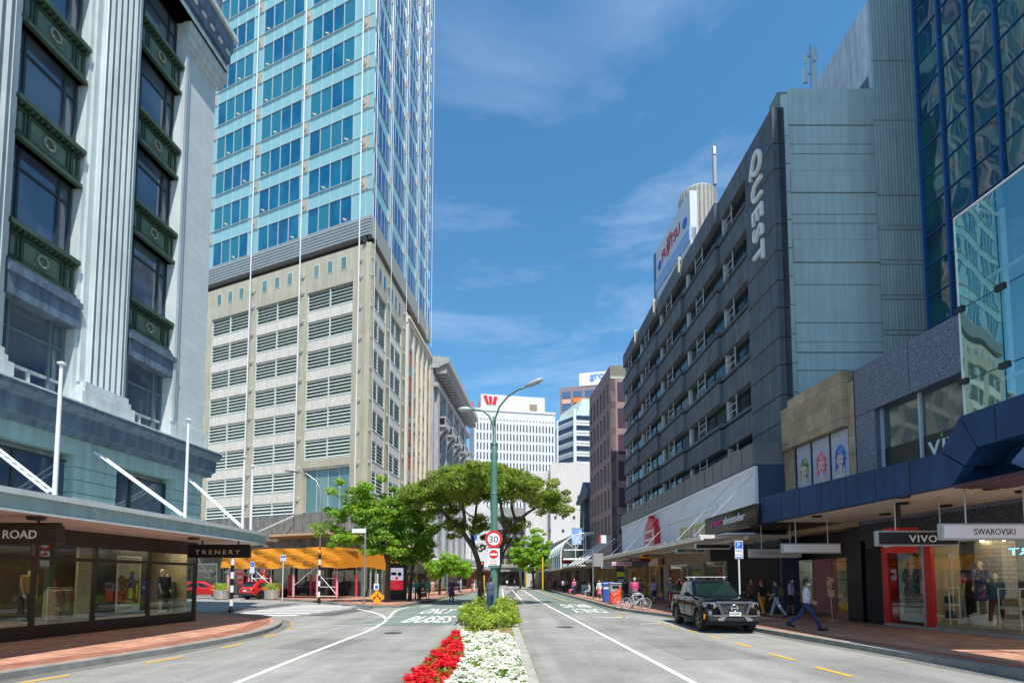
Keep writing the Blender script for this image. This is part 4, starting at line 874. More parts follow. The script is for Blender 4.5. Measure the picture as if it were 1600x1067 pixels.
def hair_poster(sa, sb, hair, top, word, label, arm):
    w = sb-sa; z0, h = 5.32, 2.7; r = root('hair_poster', label, 'poster', tuple(FR.P(sa, -.1, z0)), 0, 'hair posters in the upstairs windows')
    P = lambda n, pts, k, mt: part(n, flat(FR, pts, -.1+.004*k, sb, z0, w, h), mt, r)
    P('backing', [(0,0),(1,0),(1,1),(0,1)], 0, m_pbg)
    P('hair', poly_e(.52, .60, .30, .19), 1, hair); P('hair_lock', [(.24,.6),(.2,.38),(.34,.42),(.4,.55),(.66,.5),(.78,.36),(.84,.62),(.7,.7),(.4,.7)], 2, hair)
    P('shoulders', [(.12,0),(.14,.2),(.34,.34),(.7,.34),(.9,.2),(.94,0)], 3, top); P('neck', [(.42,.3),(.62,.3),(.6,.48),(.44,.48)], 4, m_sk)
    P('face', poly_e(.5, .55, .17, .115), 5, m_sk); P('fringe', [(.3,.58),(.36,.7),(.55,.74),(.7,.68),(.72,.58),(.62,.64),(.5,.62),(.4,.645)], 6, hair)
    P('mouth', poly_e(.51, .485, .05, .018, 12), 6, m_lip); P('eye', poly_e(.43, .56, .035, .01, 8), 6, m_black); P('eye', poly_e(.58, .56, .035, .01, 8), 6, m_black)
    if arm: P('arm', arm, 7, m_sk)
    if word: text('poster_lettering', word, FR.P(sb-.1*w, -.06, z0+h*.84), -FR.t, (0,0,1), w*.8, h*.07, m_signw, r, .003)
hg = two('poster_green_hair', (.05,.22,.10), (.55,.55,.25), 5); hp = two('poster_pink_hair', (.72,.10,.18), (.85,.36,.42), 6); hb = two('poster_blue_hair', (.03,.09,.42), (.16,.33,.66), 6)
stripe = two('poster_striped_shirt', (.72,.75,.78), (.1,.45,.22), 3, mscale=(.2,.2,4), thr=.58)
hair_poster(23.08, 24.1, hg, pmat('poster_white_top', (.6,.56,.62), .6), 'GOLDWELL', 'poster of a woman with green hair, hand at her chin', [(.3,0),(.42,.03),(.5,.3),(.46,.46),(.36,.46),(.36,.3)])
hair_poster(21.86, 22.98, hp, m_sk, '', 'poster of a woman with pink hair looking over a bare shoulder', [(.36,.0),(.6,0),(.62,.3),(.4,.34)])
hair_poster(20.72, 21.76, hb, stripe, 'VIVO', 'poster of a woman with a blue bob and striped shirt', [(.1,.02),(.24,0),(.6,.36),(.62,.5),(.52,.47),(.5,.38)])
# ------------------------------------------------------------------ speckled granite shop
m_gr = two('speckled_granite', (.075,.09,.15), (.42,.46,.55), 32., .35, .08, thr=.60, detail=8., spec=.7)
gs = root('granite_shop', 'blue grey speckled granite shop building at the right edge', 'building', (14, 17.5, .12))
m = MB(FR.M); m.box(15.7, 20.2, -8, -.5, 3.9, 9.9); m.box(15.65, 20.2, -.5, 0, 8.28, 10.16); m.box(19.2, 20.2, -.5, 0, 3.3, 8.28); m.box(8, 19.2, -.5, 0, 3.3, 5.85); m.box(8, 15.65, -8, -3.0, 3.3, 7); part('wall', m, m_gr, gs)
m = MB(FR.M); m.box(15.65, 20.2, -.01, .004, 8.26, 8.29); m.box(17.62, 17.64, -.01, .004, 8.29, 10.16); m.box(20.19, 20.21, -.2, .02, 3.9, 10.16); part('wall_joint', m, m_dark, gs)
m = MB(FR.M); m.box(15.8, 19.2, -.45, -.3, 5.85, 8.28, 0)
for s in (15.82, 17.5, 19.17): m.box(s-.04, s+.04, -.3, -.2, 5.85, 8.28, 1)
m.box(15.8, 19.2, -.3, -.22, 5.85, 5.92, 1); m.box(15.8, 19.2, -.3, -.285, 5.92, 6.72, 2)
part('window', m, [glassy('upper_shop_glass', (.06,.09,.085), .04, .25, .8, 1.3), m_qf, m_black], gs)
m_vg = pmat('leaf_green', (.08,.55,.08), .5, var=0)
def vivo(org, right, w, h, parent, depth=.01):
    """white sign word with a green leaf dot over the i"""
    t = text('sign_lettering', 'vıvo', org, right, (0,0,1), w, h*.8, m_signw, parent, depth, .0)
    right = Vector(right).normalized(); o = Vector(org)+right*w*.29+Vector((0,0,h*.88)); n = right.cross(Vector((0,0,1)))
    m = MB(); m.add([o+n*.012, o+right*h*.10+Vector((0,0,h*.02))+n*.012, o+right*h*.13+Vector((0,0,h*.26))+n*.012, o+right*(-.02*h)+Vector((0,0,h*.12))+n*.012], [(0,1,2,3)]); part('leaf_dot', m, m_vg, parent)
vivo(FR.P(17.3, -.28, 5.98), -FR.t, 1.75, .62, gs)
# glass corner box
gx = root('glass_corner_box', 'frameless glass corner box above the navy canopy', 'glass box', (14.2, 13, 7))
m = MB(FR.M); g = clear('corner_box_glass', (.52,.74,.71), 4.6, .07)
for a, b_ in ((9.0, 11.2), (11.24, 12.8), (12.84, 14.34), (14.38, 15.62)):
    for z0, z1 in ((5.2, 7.9), (7.94, 10.2), (10.24, 13.15)): m.add([(a, .06, z0), (b_, .06, z0), (b_, .06, z1), (a, .06, z1)], [(0,1,2,3)])
m.add([(15.63, .05, 5.2), (15.63, -2.6, 5.2), (15.63, -2.6, 13.15), (15.63, .05, 13.15)], [(0,1,2,3)]); m.add([(9, .05, 13.2), (15.64, .05, 13.2), (15.64, -2.6, 13.4), (9, -2.6, 13.4)], [(0,1,2,3)])
part('glass_pane', m, g, gx)
m = MB(FR.M)
for s in (9.2, 12.4, 15.1): m.tube([(s, -1.0, 4.5), (s, -1.0, 13.2)], .07, 8); m.tube([(s, -1.0, 13.0), (s, 0, 13.15)], .05, 6)
m.tube([(9, -.95, 7.92), (15.6, -.95, 7.92)], .06, 8); m.tube([(9, -.95, 11.3), (15.6, -.95, 11.3)], .06, 8); m.tube([(15.63, .05, 5.2), (15.63, .05, 13.2)], .03, 6); m.tube([(9, .05, 13.2), (15.63, .05, 13.2)], .035, 6); part('steel_frame', m, m_wmetal, gx)
m = MB(FR.M)
for s in (11.22, 12.82, 14.36, 15.6):
    for z in (5.9, 7.92, 10.22): m.box(s-.13, s+.13, .0, .12, z-.09, z+.09)
part('patch_fitting', m, m_black, gx)
m = MB(FR.M); m.box(8, 15.4, -3.1, -3.0, 4, 13); part('inner_wall', m, pmat('pale_green_inner_wall', (.25,.34,.32), .6, var=.2, vs=.7), gx)
# navy canopy with the cranked edge
m_navy = pmat('navy_panel', (.012,.05,.14), .5, .0, var=.2, vs=1.2, streak=.22, spec=.3)
nc = root('navy_canopy', 'navy blue canopy with a cranked upstand over the right pavement', 'canopy', (9, 14, 3.8))
XC = 9.9  # canopy, near signs and sleepwear fascia: baked coordinates scaled outward about the camera
def cpart(n, pts, x0, x1, mt): return part(n, MB().xprism(pts, x0, x1), mt, nc)
cpart('fascia', [(20.2,4.02),(11.4,3.91),(11.09,4.27),(11.68,4.72),(20.2,5.05)], XC, XC+.25, m_navy)
cpart('fascia', [(11.06,4.28),(10.76,4.61),(11.14,5.38),(11.66,4.75)], XC, XC+.9, m_navy)
cpart('fascia', [(10.74,4.61),(10.32,4.615),(10.32,5.39),(11.12,5.39)], XC, XC+1.2, m_navy); cpart('fascia', [(10.3,4.615),(5,4.62),(5,5.39),(10.3,5.39)], XC, XC+1.2, m_navy)
m = MB().prism([(XC+.26,20.15),(13.8,20.6),(14.5,10.4),(XC+.95,10.4),(XC+.95,11.45),(XC+.26,11.45)], 4.08, 4.2); part('canopy_soffit', m, pmat('cream_soffit', (.74,.68,.58), .6, var=.04), nc)
m = MB(); m.prism([(XC+.3,20.1),(13.8,20.55),(14.5,10.45),(XC+1.22,10.45),(XC+1.22,11.7),(XC+.3,11.7)], 4.21, 4.6); part('canopy_deck', m, m_navy, nc)
m = MB()
for k in range(7): m.box(XC-.006, XC+.002, 12.6+k*1.22, 12.615+k*1.22, 3.99, 4.98)
part('panel_joint', m, m_dark, nc)
m = MB().prism([(XC+.0,11.36),(XC+1.2,11.36),(XC+1.2,4.5),(XC+.0,4.5)], 3.83, 3.905); part('edge_beam', m, pmat('maroon_edge', (.07,.02,.03), .5), nc)
m = MB(); m.add([(XC+.45, 10.5, 4.22), (XC+.45, 10.03, 3.92), (XC+.45, 5, 3.92), (XC+.45, 5, 4.61), (XC+.45, 10.06, 4.61), (XC+.75, 10.75, 4.22), (XC+.75, 10.3, 3.92), (XC+.75, 10.35, 4.61)], [(0,1,2,3,4),(0,5,6,1),(0,4,7,5)]); part('blue_lightbox', m, pmat('cobalt_glass', (.01,.11,.42), .15, var=.3, vs=2, coat=.6), nc)
m = MB(); m.box(XC+.8, XC+.9, 5, 11.9, 3.91, 4.62); m.box(XC+.26, XC+1.2, 11.36, 11.44, 3.91, 4.6); part('recess_panel', m, m_navy, nc); m = MB()
for k in range(5): m.tube([(XC+1.3, 9.9-k*1.2, 4.3), (14.6, 9.9-k*1.2, 4.3)], .05, 6)
for x in (12.2, 13.4): m.tube([(x, 10.4, 4.3), (x, 4.5, 4.3)], .05, 6)
part('skylight_bar', m, m_wmetal, nc)
m = MB()
for x, y in ((10.9,18.2),(11.6,15.1),(12.9,17.6),(11.9,12.6),(13.1,13.0),(10.7,13.9),(13.3,15.6)): m.lathe([(.15,0),(.17,.03),(.17,.06)], (x, y, 4.02), 16)
part('downlight', m, m_black, nc)
# navy end wall + sign canopy of the sleepwear shop
pc = root('sleepwear_sign_canopy', 'black canopy fascia with pink and white lettering between the glass and navy canopies', 'canopy', (9, 20, 3.7))
m = MB(); m.box(9.68, 9.95, 20.3, 25.6, 3.98, 4.82); part('fascia', m, glassy('gloss_black_panel', (.02,.022,.02), .1, .1, .6, .5), pc)
m = MB(); m.prism([(9.96,20.65),(13.6,20.65),(13.3,24.9),(9.96,25.5)], 4.1, 4.5); part('deck', m, m_black, pc)
m_pink = pmat('pink_letters', (.62,.03,.22), .45, var=0)
text('sign_lettering', 'peter', (9.67, 24.7, 4.25), (0,-1,0), (0,0,1), 1.35, .34, m_pink, pc, .02, .005); text('sign_lettering', 'alexander', (9.67, 23.3, 4.29), (0,-1,0), (0,0,1), 2.15, .34, m_signw, pc, .02, .005)
# ================================================================== RIGHT SHOP FRONTS AT STREET LEVEL
sx = lambda px, d=0, py=920: FR.s_at(px, d, py)
m_bgran = two('dark_granite', (.02,.022,.022), (.13,.13,.11), 14., .3, .14, thr=.66, detail=8., spec=.6)
m_warm = pmat('cream_display_wall', (.42,.31,.19), .8, var=.1); m_wbrick = brickm('painted_brick', (.50,.44,.42), (.56,.50,.47), (.34,.30,.29), wall=True, ms=.014, bw=.45, rh=.14, bump=.4, var=.08)
m_spot = pmat('spot_lamp', (1,.9,.7), .5, var=0, emit=(1,.78,.45), es=14)
fs = root('fashion_shop', 'clothes shop front with glazed display windows under the navy canopy', 'shop front', tuple(FR.P(14, 0, .12)))
a0, a1, a2, a3, a4, a5 = sx(1382), sx(1390), sx(1447), sx(1458), sx(1354), sx(1340)
m = MB(FR.M); m.box(8, 20.2, -.4, .0, 3.3, 3.95); m.box(a0+.04, a4, -.5, -.02, .12, 3.3, 0); part('granite_wall', m, m_bgran, fs)
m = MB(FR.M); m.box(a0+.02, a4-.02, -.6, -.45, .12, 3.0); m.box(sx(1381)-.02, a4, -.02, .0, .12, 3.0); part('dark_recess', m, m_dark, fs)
m = MB(FR.M); m.box(a1-.0, a0+.04, -.4, .04, .12, 3.1); m.box(a3, a2, -.4, .04, .12, 3.1); m.box(a3, a0, -.4, .04, 2.95, 3.2); part('red_frame', m, m_red, fs)
m = MB(FR.M); m.box(a2, a1, -.35, -.3, .12, 3.0); part('window_backing', m, pmat('deep_red_backing', (.25,.01,.01), .5), fs)
m = MB(FR.M); m.box(a3, a1, -.02, -.01, .25, 2.95); m.box(8, a3-.02, -.02, -.01, .32, 3.0); part('shop_glass', m, m_sglass, fs)
m = MB(FR.M); m.box(a2-.0, a2+.09, -.05, .03, .25, 3.0); m.box(8, a0, -.1, .05, .12, .22); m.box(8, a3, -.08, .03, 2.98, 3.3); part('window_frame', m, pmat('aluminium', (.42,.44,.45), .4, .4, var=0), fs)
m = MB(FR.M); m.box(8, a0-.1, -3.6, -.36, .2, .34); m.box(8, a3, -.36, -.05, .2, .34); part('shop_floor', m, m_shopf, fs)
m = MB(FR.M); m.box(8, a0, -3.2, -3.1, .3, 3.3); m.box(a0-.1, a0, -3.1, -.6, .3, 3.2); m.box(8, a0, -3.2, -.1, 3.2, 3.29); m.box(a3, a3+.06, -1.0, -.1, .3, 3.2); part('shop_wall', m, m_warm, fs)
b0, b1 = sx(1526, -1.5), sx(1568, -1.5)
m = MB(FR.M); m.box(b1, b0, -2.0, -1.5, .3, 3.2); part('brick_pillar', m, m_wbrick, fs)
m = MB(FR.M); m.box(8, a0-.1, -2.9, -2.5, 2.05, 2.15); m.box(8, a0-.1, -2.9, -2.5, 1.1, 1.14); part('shelf', m, pmat('dark_shelf', (.08,.05,.03), .6), fs)
m = MB(FR.M)
for s in (15.9, 16.6, 14.9, 14.2): m.lathe([(.03, 0), (.045, .05)], tuple(FR.M@Vector((s, -1.4, 3.08)))[:3]) if 0 else m.tube([(s, -1.4, 3.12), (s, -1.3, 3.04)], .05, 10)
part('spot_lamp', m, m_spot, fs)
m = MB(FR.M)
for s in (9.5, 11.5, 13.2, 14.6, 15.7): m.box(s-.3, s+.3, -1.0, -.9, 3.14, 3.18); m.box(s-.3, s+.3, -2.5, -2.4, 3.14, 3.18)
part('shop_light', m, m_lampw, fs)
# poster of woman in window
pw = root('fashion_poster', 'window poster of a long haired woman in a dark speckled dress inside the red frame', 'poster', tuple(FR.P(a2, -.1, .4)))
W_ = (a1-a2)*.80; sR = a2+.06+W_
P = lambda n, pts, k, mt: part(n, flat(FR, pts, -.16+.004*k, sR, .33, W_, 2.6), mt, pw)
P('backing', [(0,0),(1,0),(1,1),(0,1)], 0, pmat('poster_pale_sky', (.45,.55,.55), .5, var=.15))
m_ph = two('poster_brown_hair', (.10,.045,.02), (.42,.22,.08), 5); m_pd = two('poster_speckled_dress', (.01,.03,.05), (.30,.36,.38), 22, thr=.55)
P('hair', [(.28,.68),(.33,.88),(.42,.97),(.58,.99),(.7,.93),(.76,.8),(.82,.68),(.74,.62),(.5,.66)], 1, m_ph); P('dress', [(.14,.1),(.2,.35),(.12,.6),(.22,.72),(.42,.76),(.72,.76),(.88,.7),(.9,.6),(.8,.52),(.84,.1)], 2, m_pd)
P('neck', [(.44,.6),(.6,.76),(.42,.8),(.38,.74)], 3, m_sk); P('face', poly_e(.46, .85, .12, .075), 3, m_sk); P('fringe', [(.34,.88),(.44,.95),(.6,.94),(.62,.78),(.56,.86),(.48,.92)], 4, m_ph)
P('arm', [(.02,.32),(.1,.3),(.24,.5),(.16,.55)], 3, m_sk); P('price_strip', [(.0,.0),(1,.0),(1,.07),(0,.07)], 4, m_signw); P('blue_square', [(.78,.2),(.93,.2),(.93,.27),(.78,.27)], 4, m_blue)
m_tt = pmat('teal_letters', (.02,.3,.36), .5, var=0); m_nv = pmat('navy_letters', (.02,.03,.16), .5, var=0)
for wd, x, y, mt in (('LIVE', .3, .30, m_tt), ('IN', .38, .235, m_tt), ('WEAR', .28, .165, m_nv), ('OUT', .48, .10, m_nv)): text('poster_lettering', wd, FR.P(sR-x*W_, -.13, .33+2.6*y), -FR.t, (0,0,1), W_*(.45 if len(wd) > 2 else .2), .13, mt, pw, .003)
nsg = text('neon_sign', 'SHORT', FR.P(sx(1566)-1.6, -.25, 2.5), FR.t, (0,0,1), 1.6, .2, pmat('neon_blue_glow', (.2,.5,1), .4, var=0, emit=(.2,.5,1), es=2.2), None, .02)
tag(nsg, 'blue lit lettering seen from behind at the top of the right hand shop window', 'neon sign')
# sleepwear shop (recessed)
ps = root('sleepwear_shop', 'recessed shop front with lemon decals and a pink panelled door', 'shop front', tuple(FR.P(22, -.9, .12)))
D = -.9; q = [sx(p, D) for p in (1340, 1304, 1268, 1238, 1228, 1190, 1136)]
m = MB(FR.M); m.box(20.2, 21.0, -1, 0, .12, 3.9); m.box(20.2, 26, -1.2, D+.05, 2.75, 3.9); m.box(q[3], q[4], -1.3, D+.1, .12, 3.0); m.box(q[0]-.3, q[0]-.02, -1.4, D+.08, .12, 2.8); part('black_wall', m, m_black, ps)
m = MB(FR.M); m.box(q[0], q[1]-.05, D-.02, D, .35, 2.75); m.box(q[2]+.04, q[3], D-.02, D, .35, 2.75); part('shop_glass', m, m_sglass, ps)
m_dp = pmat('dusty_pink_paint', (.42,.16,.17), .5, var=.06)
m = MB(FR.M); m.box(q[1]-.07, q[1], D-.1, D+.05, .12, 2.75); m.box(q[0], q[0]+.05, D-.06, D+.03, .12, 2.75); m.box(q[0], q[1], D-.06, D+.02, .12, .36); part('window_frame', m, m_dp, ps)
dr = MB(FR.M); u0, u1 = q[1]+.05, q[2]-.02; dr.box(u0, u1, D-.12, D-.05, .12, 2.75)
for z0, z1 in ((.3,.72),(.82,1.24),(1.34,1.5),(1.6,2.1),(2.2,2.65)):
    dr.box(u0+.16, u1-.16, D-.05, D-.03, z0, z1)
    for x0, x1, y0, y1 in ((u0+.13,u1-.13,z1,z1+.03),(u0+.13,u1-.13,z0-.03,z0),(u0+.13,u0+.16,z0,z1),(u1-.16,u1-.13,z0,z1)): dr.box(x0, x1, D-.05, D-.015, y0, y1)
d_ = part('door', dr, m_dp, ps); m = MB(FR.M); m.tube([(u0+.08, D-.02, 1.1), (u0+.08, D-.02, 1.4)], .02, 8); part('handle', m, m_metal, d_)
m = MB(FR.M); m.box(q[0]-.3, 26, -4, -3.9, .12, 3.9); m.box(q[0]-.3, q[3]+.2, -3.9, -.95, .12, .3); part('interior', m, pmat('mustard_interior', (.33,.22,.04), .8, var=.2), ps)
m = MB(FR.M)
for s in (q[0]+.6, q[2]+.5): m.box(s-.3, s+.3, -1.9, -1.75, 2.95, 3.0)
part('shop_light', m, m_lampw, ps)
m_lem = pmat('lemon_yellow', (.78,.50,.02), .5, var=.08)
def decal(cx, cz, rx, rz, d=D+.006): m = MB(FR.M); m.add([(cx+x*rx, d, cz+y*rz) for x, y in [(math.cos(t*.4488)*(1 if abs(math.sin(t*.4488)) < .95 else .6), math.sin(t*.4488)) for t in range(14)]], [tuple(range(14))]); part('lemon_decal', m, m_lem, ps)
g0 = q[0]; decal(g0+.25, 2.5, .14, .18); decal(g0+.25, 2.2, .17, .22); decal(q[3]-.2, 2.25, .13, .28); decal(g0+.95, .62, .1, .17); decal(g0+.7, .66, .16, .2)
text('number_lettering', '254', FR.P(q[4]-.08, D+.12, 2.0), -FR.t, (0,0,1), .26, .12, m_gold, ps, .01); text('shop_lettering', 'peteralexander', FR.P(q[3]+.1, D+.08, 2.98), -FR.t, (0,0,1), 2.9, .38, pmat('dark_red_letters', (.28,.01,.03), .5, var=0), ps, .03)
# hotel lobby entrance
lb = root('lobby_entrance', 'dark lobby doorway with a beige inner wall left of the black column numbered entrance', 'entrance', tuple(FR.P(25.5, -1, .12)))
m = MB(FR.M); m.box(q[4], q[5], -2.2, -2.1, .12, 3.0, 0); m.box(q[4]+.02, q[4]+.04, -2.1, -.9, .12, 3, 0); m.box(q[5]-.55, q[5], -2.1, -2.05, .12, 2.8, 1); m.box(q[5]-1.0, q[5]-.8, -2.1, -2.03, 1.1, 2.2, 2); part('inner_wall', m, [pmat('beige_lobby_wall', (.33,.29,.24), .7), pmat('mint_lobby_wall', (.22,.33,.28), .6), m_black], lb)
m = MB(FR.M); m.box(q[5], q[6], -2.6, -2.5, .12, 3.2); m.box(q[4], q[6]+.3, -.3, .02, 2.95, 3.95); part('dark_wall', m, m_dark, lb)
p = FR.P(q[5]-.9, -1.9, 2.6); m = MB(); m.lathe([(.09, 0), (.09, .12), (.05, .16)], tuple(p), 12); part('alarm_bell', m, m_red, lb)
# cosmetics shop + chemist
m_beige = pmat('putty_shop_surround', (.42,.36,.28), .7, var=.06); m_gin = two('bright_shop_interior', (.12,.11,.06), (.52,.40,.18), 1.2, .8, .25, detail=5.)
c_ = [FH.s_at(p, .3, 920) for p in (1137, 1101, 1077, 1047, 1040)]
cs = root('cosmetics_shop', 'putty coloured cosmetics shop front with pink petal decals behind the black pickup', 'shop front', tuple(FH.P(30, .3, .12)))
m = MB(FH.M); m.box(c_[0], c_[4], .25, .35, 2.95, 3.75); m.box(c_[0], c_[0]+.18, .25, .4, .12, 3.0); m.box(c_[3], c_[4], .25, .4, .12, 3.0); m.box(c_[0], c_[4], .25, .36, .12, .45)
for s in (c_[1], c_[2]): m.box(s-.12, s+.12, .25, .42, .12, 2.85)
m.box(c_[1], c_[2], .25, .42, 2.75, 2.95); part('surround', m, m_beige, cs)
m = MB(FH.M); m.box(c_[0], c_[4], .256, .27, .45, 2.95); part('interior', m, m_gin, cs); m = MB(FH.M); m.box(c_[0]+.18, c_[3], .3, .305, .45, 2.95); part('shop_glass', m, m_sglass, cs)
m_pet = pmat('crimson_petal', (.62,.02,.12), .5, var=.1)
for cs_, cz, rx, rz, tl in ((c_[0]+1.0, 2.0, .28, .62, .35), (c_[2]+.3, 2.35, .22, .5, -.2), (c_[3]-.4, 2.0, .2, .6, .1)):
    pts = []
    for t in range(16): a = t*math.pi/8; x = math.cos(a)*rx*(1-.35*math.sin(a)); y = math.sin(a)*rz; pts.append((x*math.cos(tl)-y*math.sin(tl), x*math.sin(tl)+y*math.cos(tl)))
    m = MB(FH.M); m.add([(cs_-x, .312, cz+y) for x, y in pts], [tuple(range(16))]); part('petal_decal', m, m_pet if cs_ != c_[3]-.4 else m_black, cs)
m = MB(FH.M); m.box(25.2, c_[0]-.05, .25, .3, .12, 3.4); part('dark_doorway', m, m_dark, cs)
chs = root('chemist_shop', 'busy bright chemist shop front with navy and yellow fascia beyond the cosmetics shop', 'shop front', tuple(FH.P(36, .3, .12)))
m = MB(FH.M); e0, e1 = c_[4]+.05, FH.s_at(985, .3, 920); m.box(e0, e1, .255, .27, .3, 3.0); part('interior', m, brickm('orange_shop_interior', (.16,.07,.02), (.70,.42,.12), (.12,.09,.05), wall=True, ms=.02, bw=.45, rh=.5, bump=0, var=.5), chs)
m = MB(FH.M); m.box(e0, e0+1.4, .26, .45, 3.0, 3.65, 0); m.box(e0+1.4, e0+4.4, .26, .45, 3.05, 3.6, 1); m.box(e0, e0+4.4, .26, .5, 2.93, 3.03, 2); m.box(e0, e0+4.4, .26, .5, 3.6, 3.7, 2); part('fascia_sign', m, [m_nv, m_signw, m_lem], chs)
m = MB(FH.M); m.box(e0+.5, e0+.95, .45, .47, 3.08, 3.6); part('red_emblem', m, m_red, chs)
m = MB(FH.M)
for s in (e0+.1, e0+1.5, e0+2.6, e0+4.3, e0+6.5, e1): m.box(s-.05, s+.05, .27, .38, .12, 3.0)
part('door_frame', m, m_mull, chs)
m = MB(FH.M); m.box(e0+.2, e0+1.3, .271, .28, .12, 2.8); part('doorway', m, m_dark, chs)
fsh = root('further_shops', 'row of small shop fronts at the far end of the hotel block', 'shop front', tuple(FH.P(46, .3, .12)))
m = MB(FH.M); m.box(e1+.1, 57.5, .255, .27, .2, 3.0); part('interior', m, brickm('mixed_shop_interior', (.02,.02,.025), (.46,.40,.32), (.08,.08,.08), wall=True, ms=.01, bw=.9, rh=1.1, bump=0, var=.5), fsh)
m = MB(FH.M)
for k in range(7): s = e1+.1+k*2.1; m.box(s, s+.3, .27, .4, .12, 3.4)
m.box(e1, 57.5, .27, .5, 3.0, 3.6); part('shop_pier', m, m_beige, fsh)
m = MB(FH.M); m.box(e1+3, e1+4.6, .5, .55, 2.5, 3.0); part('blue_sign', m, m_nv, fsh)
# ------------------------------------------------------------------ hanging signs
def hang(x0, x1, y, z0, z1, name, label, frame, face, topz, group=None, th=.14):
    r = root(name, label, 'sign', ((x0+x1)/2, y, z0), 0, group); m = MB().box(x0, x1, y, y+th, z0, z1); part('sign_box', m, frame, r, bev=.012)
    b = .045; m = MB().box(x0+b, x1-b, y-.012, y+.001, z0+b, z1-b); part('sign_face', m, face, r)
    m = MB()
    for x in (x0+.25*(x1-x0), x0+.8*(x1-x0)): m.tube([(x, y+th/2, z1), (x, y+th/2, topz)], .018, 6)
    part('hanger', m, m_rust if 0 else m_metal, r); return r
m_alu = bpy.data.materials['aluminium']; GR = 'signs hanging under the right hand canopies'
r = hang(9.95, 12.45, 11.8, 2.71, 3.10, 'hanging_sign', 'white hanging sign with black capital lettering, rightmost of the row', m_alu, m_signw, 4.08, GR); text('sign_lettering', 'SWAROVSKI', (10.68, 11.785, 2.83), (1,0,0), (0,0,1), .95, .145, m_black, r, .004)
r = hang(9.95, 12.18, 13.9, 2.71, 3.13, 'hanging_sign', 'black hanging sign with white lettering and a green leaf dot', m_alu, m_black, 4.08, GR); vivo((10.8, 13.885, 2.81), (1,0,0), .76, .245, r, .004)
hang(9.95, 12.1, 18.8, 2.76, 3.13, 'hanging_sign', 'blank pale hanging sign in a grey frame in front of the pink door', m_alu, m_signw, 4.08, GR)
r = hang(9.98, 12.18, 21.5, 2.71, 3.08, 'hanging_sign', 'grey hanging sign with thin grey lettering, partly behind the blank one', m_alu, pmat('grey_sign_face', (.45,.44,.42), .5), 4.1, GR); text('sign_lettering', 'peteralexander', (10.3, 21.485, 2.8), (1,0,0), (0,0,1), 1.45, .19, pmat('grey_pink_letters', (.3,.2,.2), .5, var=0), r, .004)
hang(8.98, 10.7, 25.0, 3.28, 3.56, 'hanging_sign', 'black lozenge hanging sign in a white rim under the glass canopy', m_signw, m_black, 3.75, GR)
r = hang(9.0, 10.6, 28.0, 3.24, 3.5, 'hanging_sign', 'dark blue hanging sign in a white rim behind the black lozenge', m_signw, pmat('steel_blue_face', (.06,.16,.22), .3), 3.75, GR); text('sign_lettering', 'MECCA', (9.5, 27.985, 3.3), (1,0,0), (0,0,1), .7, .13, m_gold, r, .004)
r = hang(8.6, 10.1, 34.0, 3.22, 3.5, 'hanging_sign', 'yellow framed navy hanging sign with a red end and white lettering', m_lem, m_nv, 3.72, GR)
m = MB().box(8.66, 9.0, 33.97, 33.985, 3.27, 3.45); part('red_end', m, m_red, r); text('sign_lettering', 'CHEMIST WAREHOUSE', (9.06, 33.98, 3.31), (1,0,0), (0,0,1), .95, .09, m_signw, r, .004)
r = hang(8.8, 10.3, 38, 3.1, 3.4, 'hanging_sign', 'maroon hanging sign behind the navy and yellow one', pmat('maroon', (.2,.02,.05), .5), pmat('maroon_face', (.22,.02,.06), .5), 3.7, GR); text('sign_lettering', 'The Ho', (8.9, 37.98, 3.17), (1,0,0), (0,0,1), .6, .16, m_signw, r, .004)
hang(8.0, 9.6, 41, 2.9, 3.2, 'hanging_sign', 'pink and white hanging sign beyond the maroon one', m_signw, pmat('pink_face', (.75,.35,.45), .5), 3.7, GR); hang(8.2, 9.5, 47, 2.8, 3.05, 'hanging_sign', 'pale blue hanging sign, farthest under the glass canopy', m_signw, pmat('pale_blue_face', (.4,.55,.75), .5), 3.7, GR)
r = root('lottery_sign', 'red box sign with blue and white lower band hanging behind the leaf dot sign', 'sign', (11.46, 15.1, 2.6)); m = MB().box(11.1, 11.86, 14.9, 15.3, 3.09, 3.31); m.box(11.12, 11.84, 14.92, 15.28, 2.58, 2.76); part('red_box', m, m_red, r)
m = MB().box(11.11, 11.85, 14.91, 15.29, 2.76, 3.09); part('white_band', m, m_signw, r); m = MB().box(11.12, 11.84, 14.89, 14.9, 2.95, 3.05); part('blue_band', m, m_blue, r); m = MB().tube([(11.46, 15.1, 3.31), (11.46, 15.1, 4.08)], .06, 8); part('hanger', m, m_black, r)
# left canopy signs
r = root('hanging_sign', 'dark brown hanging sign with white capital lettering at the far left edge', 'sign', (-12, 12, 2.6), 0, 'brown signs under the left canopy'); m = MB().box(-13.7, -10.62, 11.9, 12.12, 2.62, 3.06); m.box(-13.7, -10.75, 12.12, 12.2, 2.7, 3.15); part('sign_box', m, m_brown, r, bev=.01)
text('sign_lettering', 'COUNTRY ROAD', (-13.35, 11.89, 2.75), (1,0,0), (0,0,1), 2.28, .2, m_signw, r, .006, .015); m = MB().tube([(-13, 12.05, 3.1), (-13, 12.05, 3.32)], .03, 6).tube([(-11.2, 12.05, 3.1), (-11.2, 12.05, 3.32)], .03, 6); part('hanger', m, m_brown, r)
r = root('hanging_sign', 'black hanging sign with spaced cream lettering at the corner of the left canopy', 'sign', (-11.3, 19.8, 2.6), 0, 'brown signs under the left canopy'); m = MB().box(-12.5, -10.12, 19.7, 19.85, 2.64, 3.1); m.box(-12.55, -10.2, 19.85, 19.92, 2.7, 3.16); part('sign_box', m, m_black, r, bev=.01)
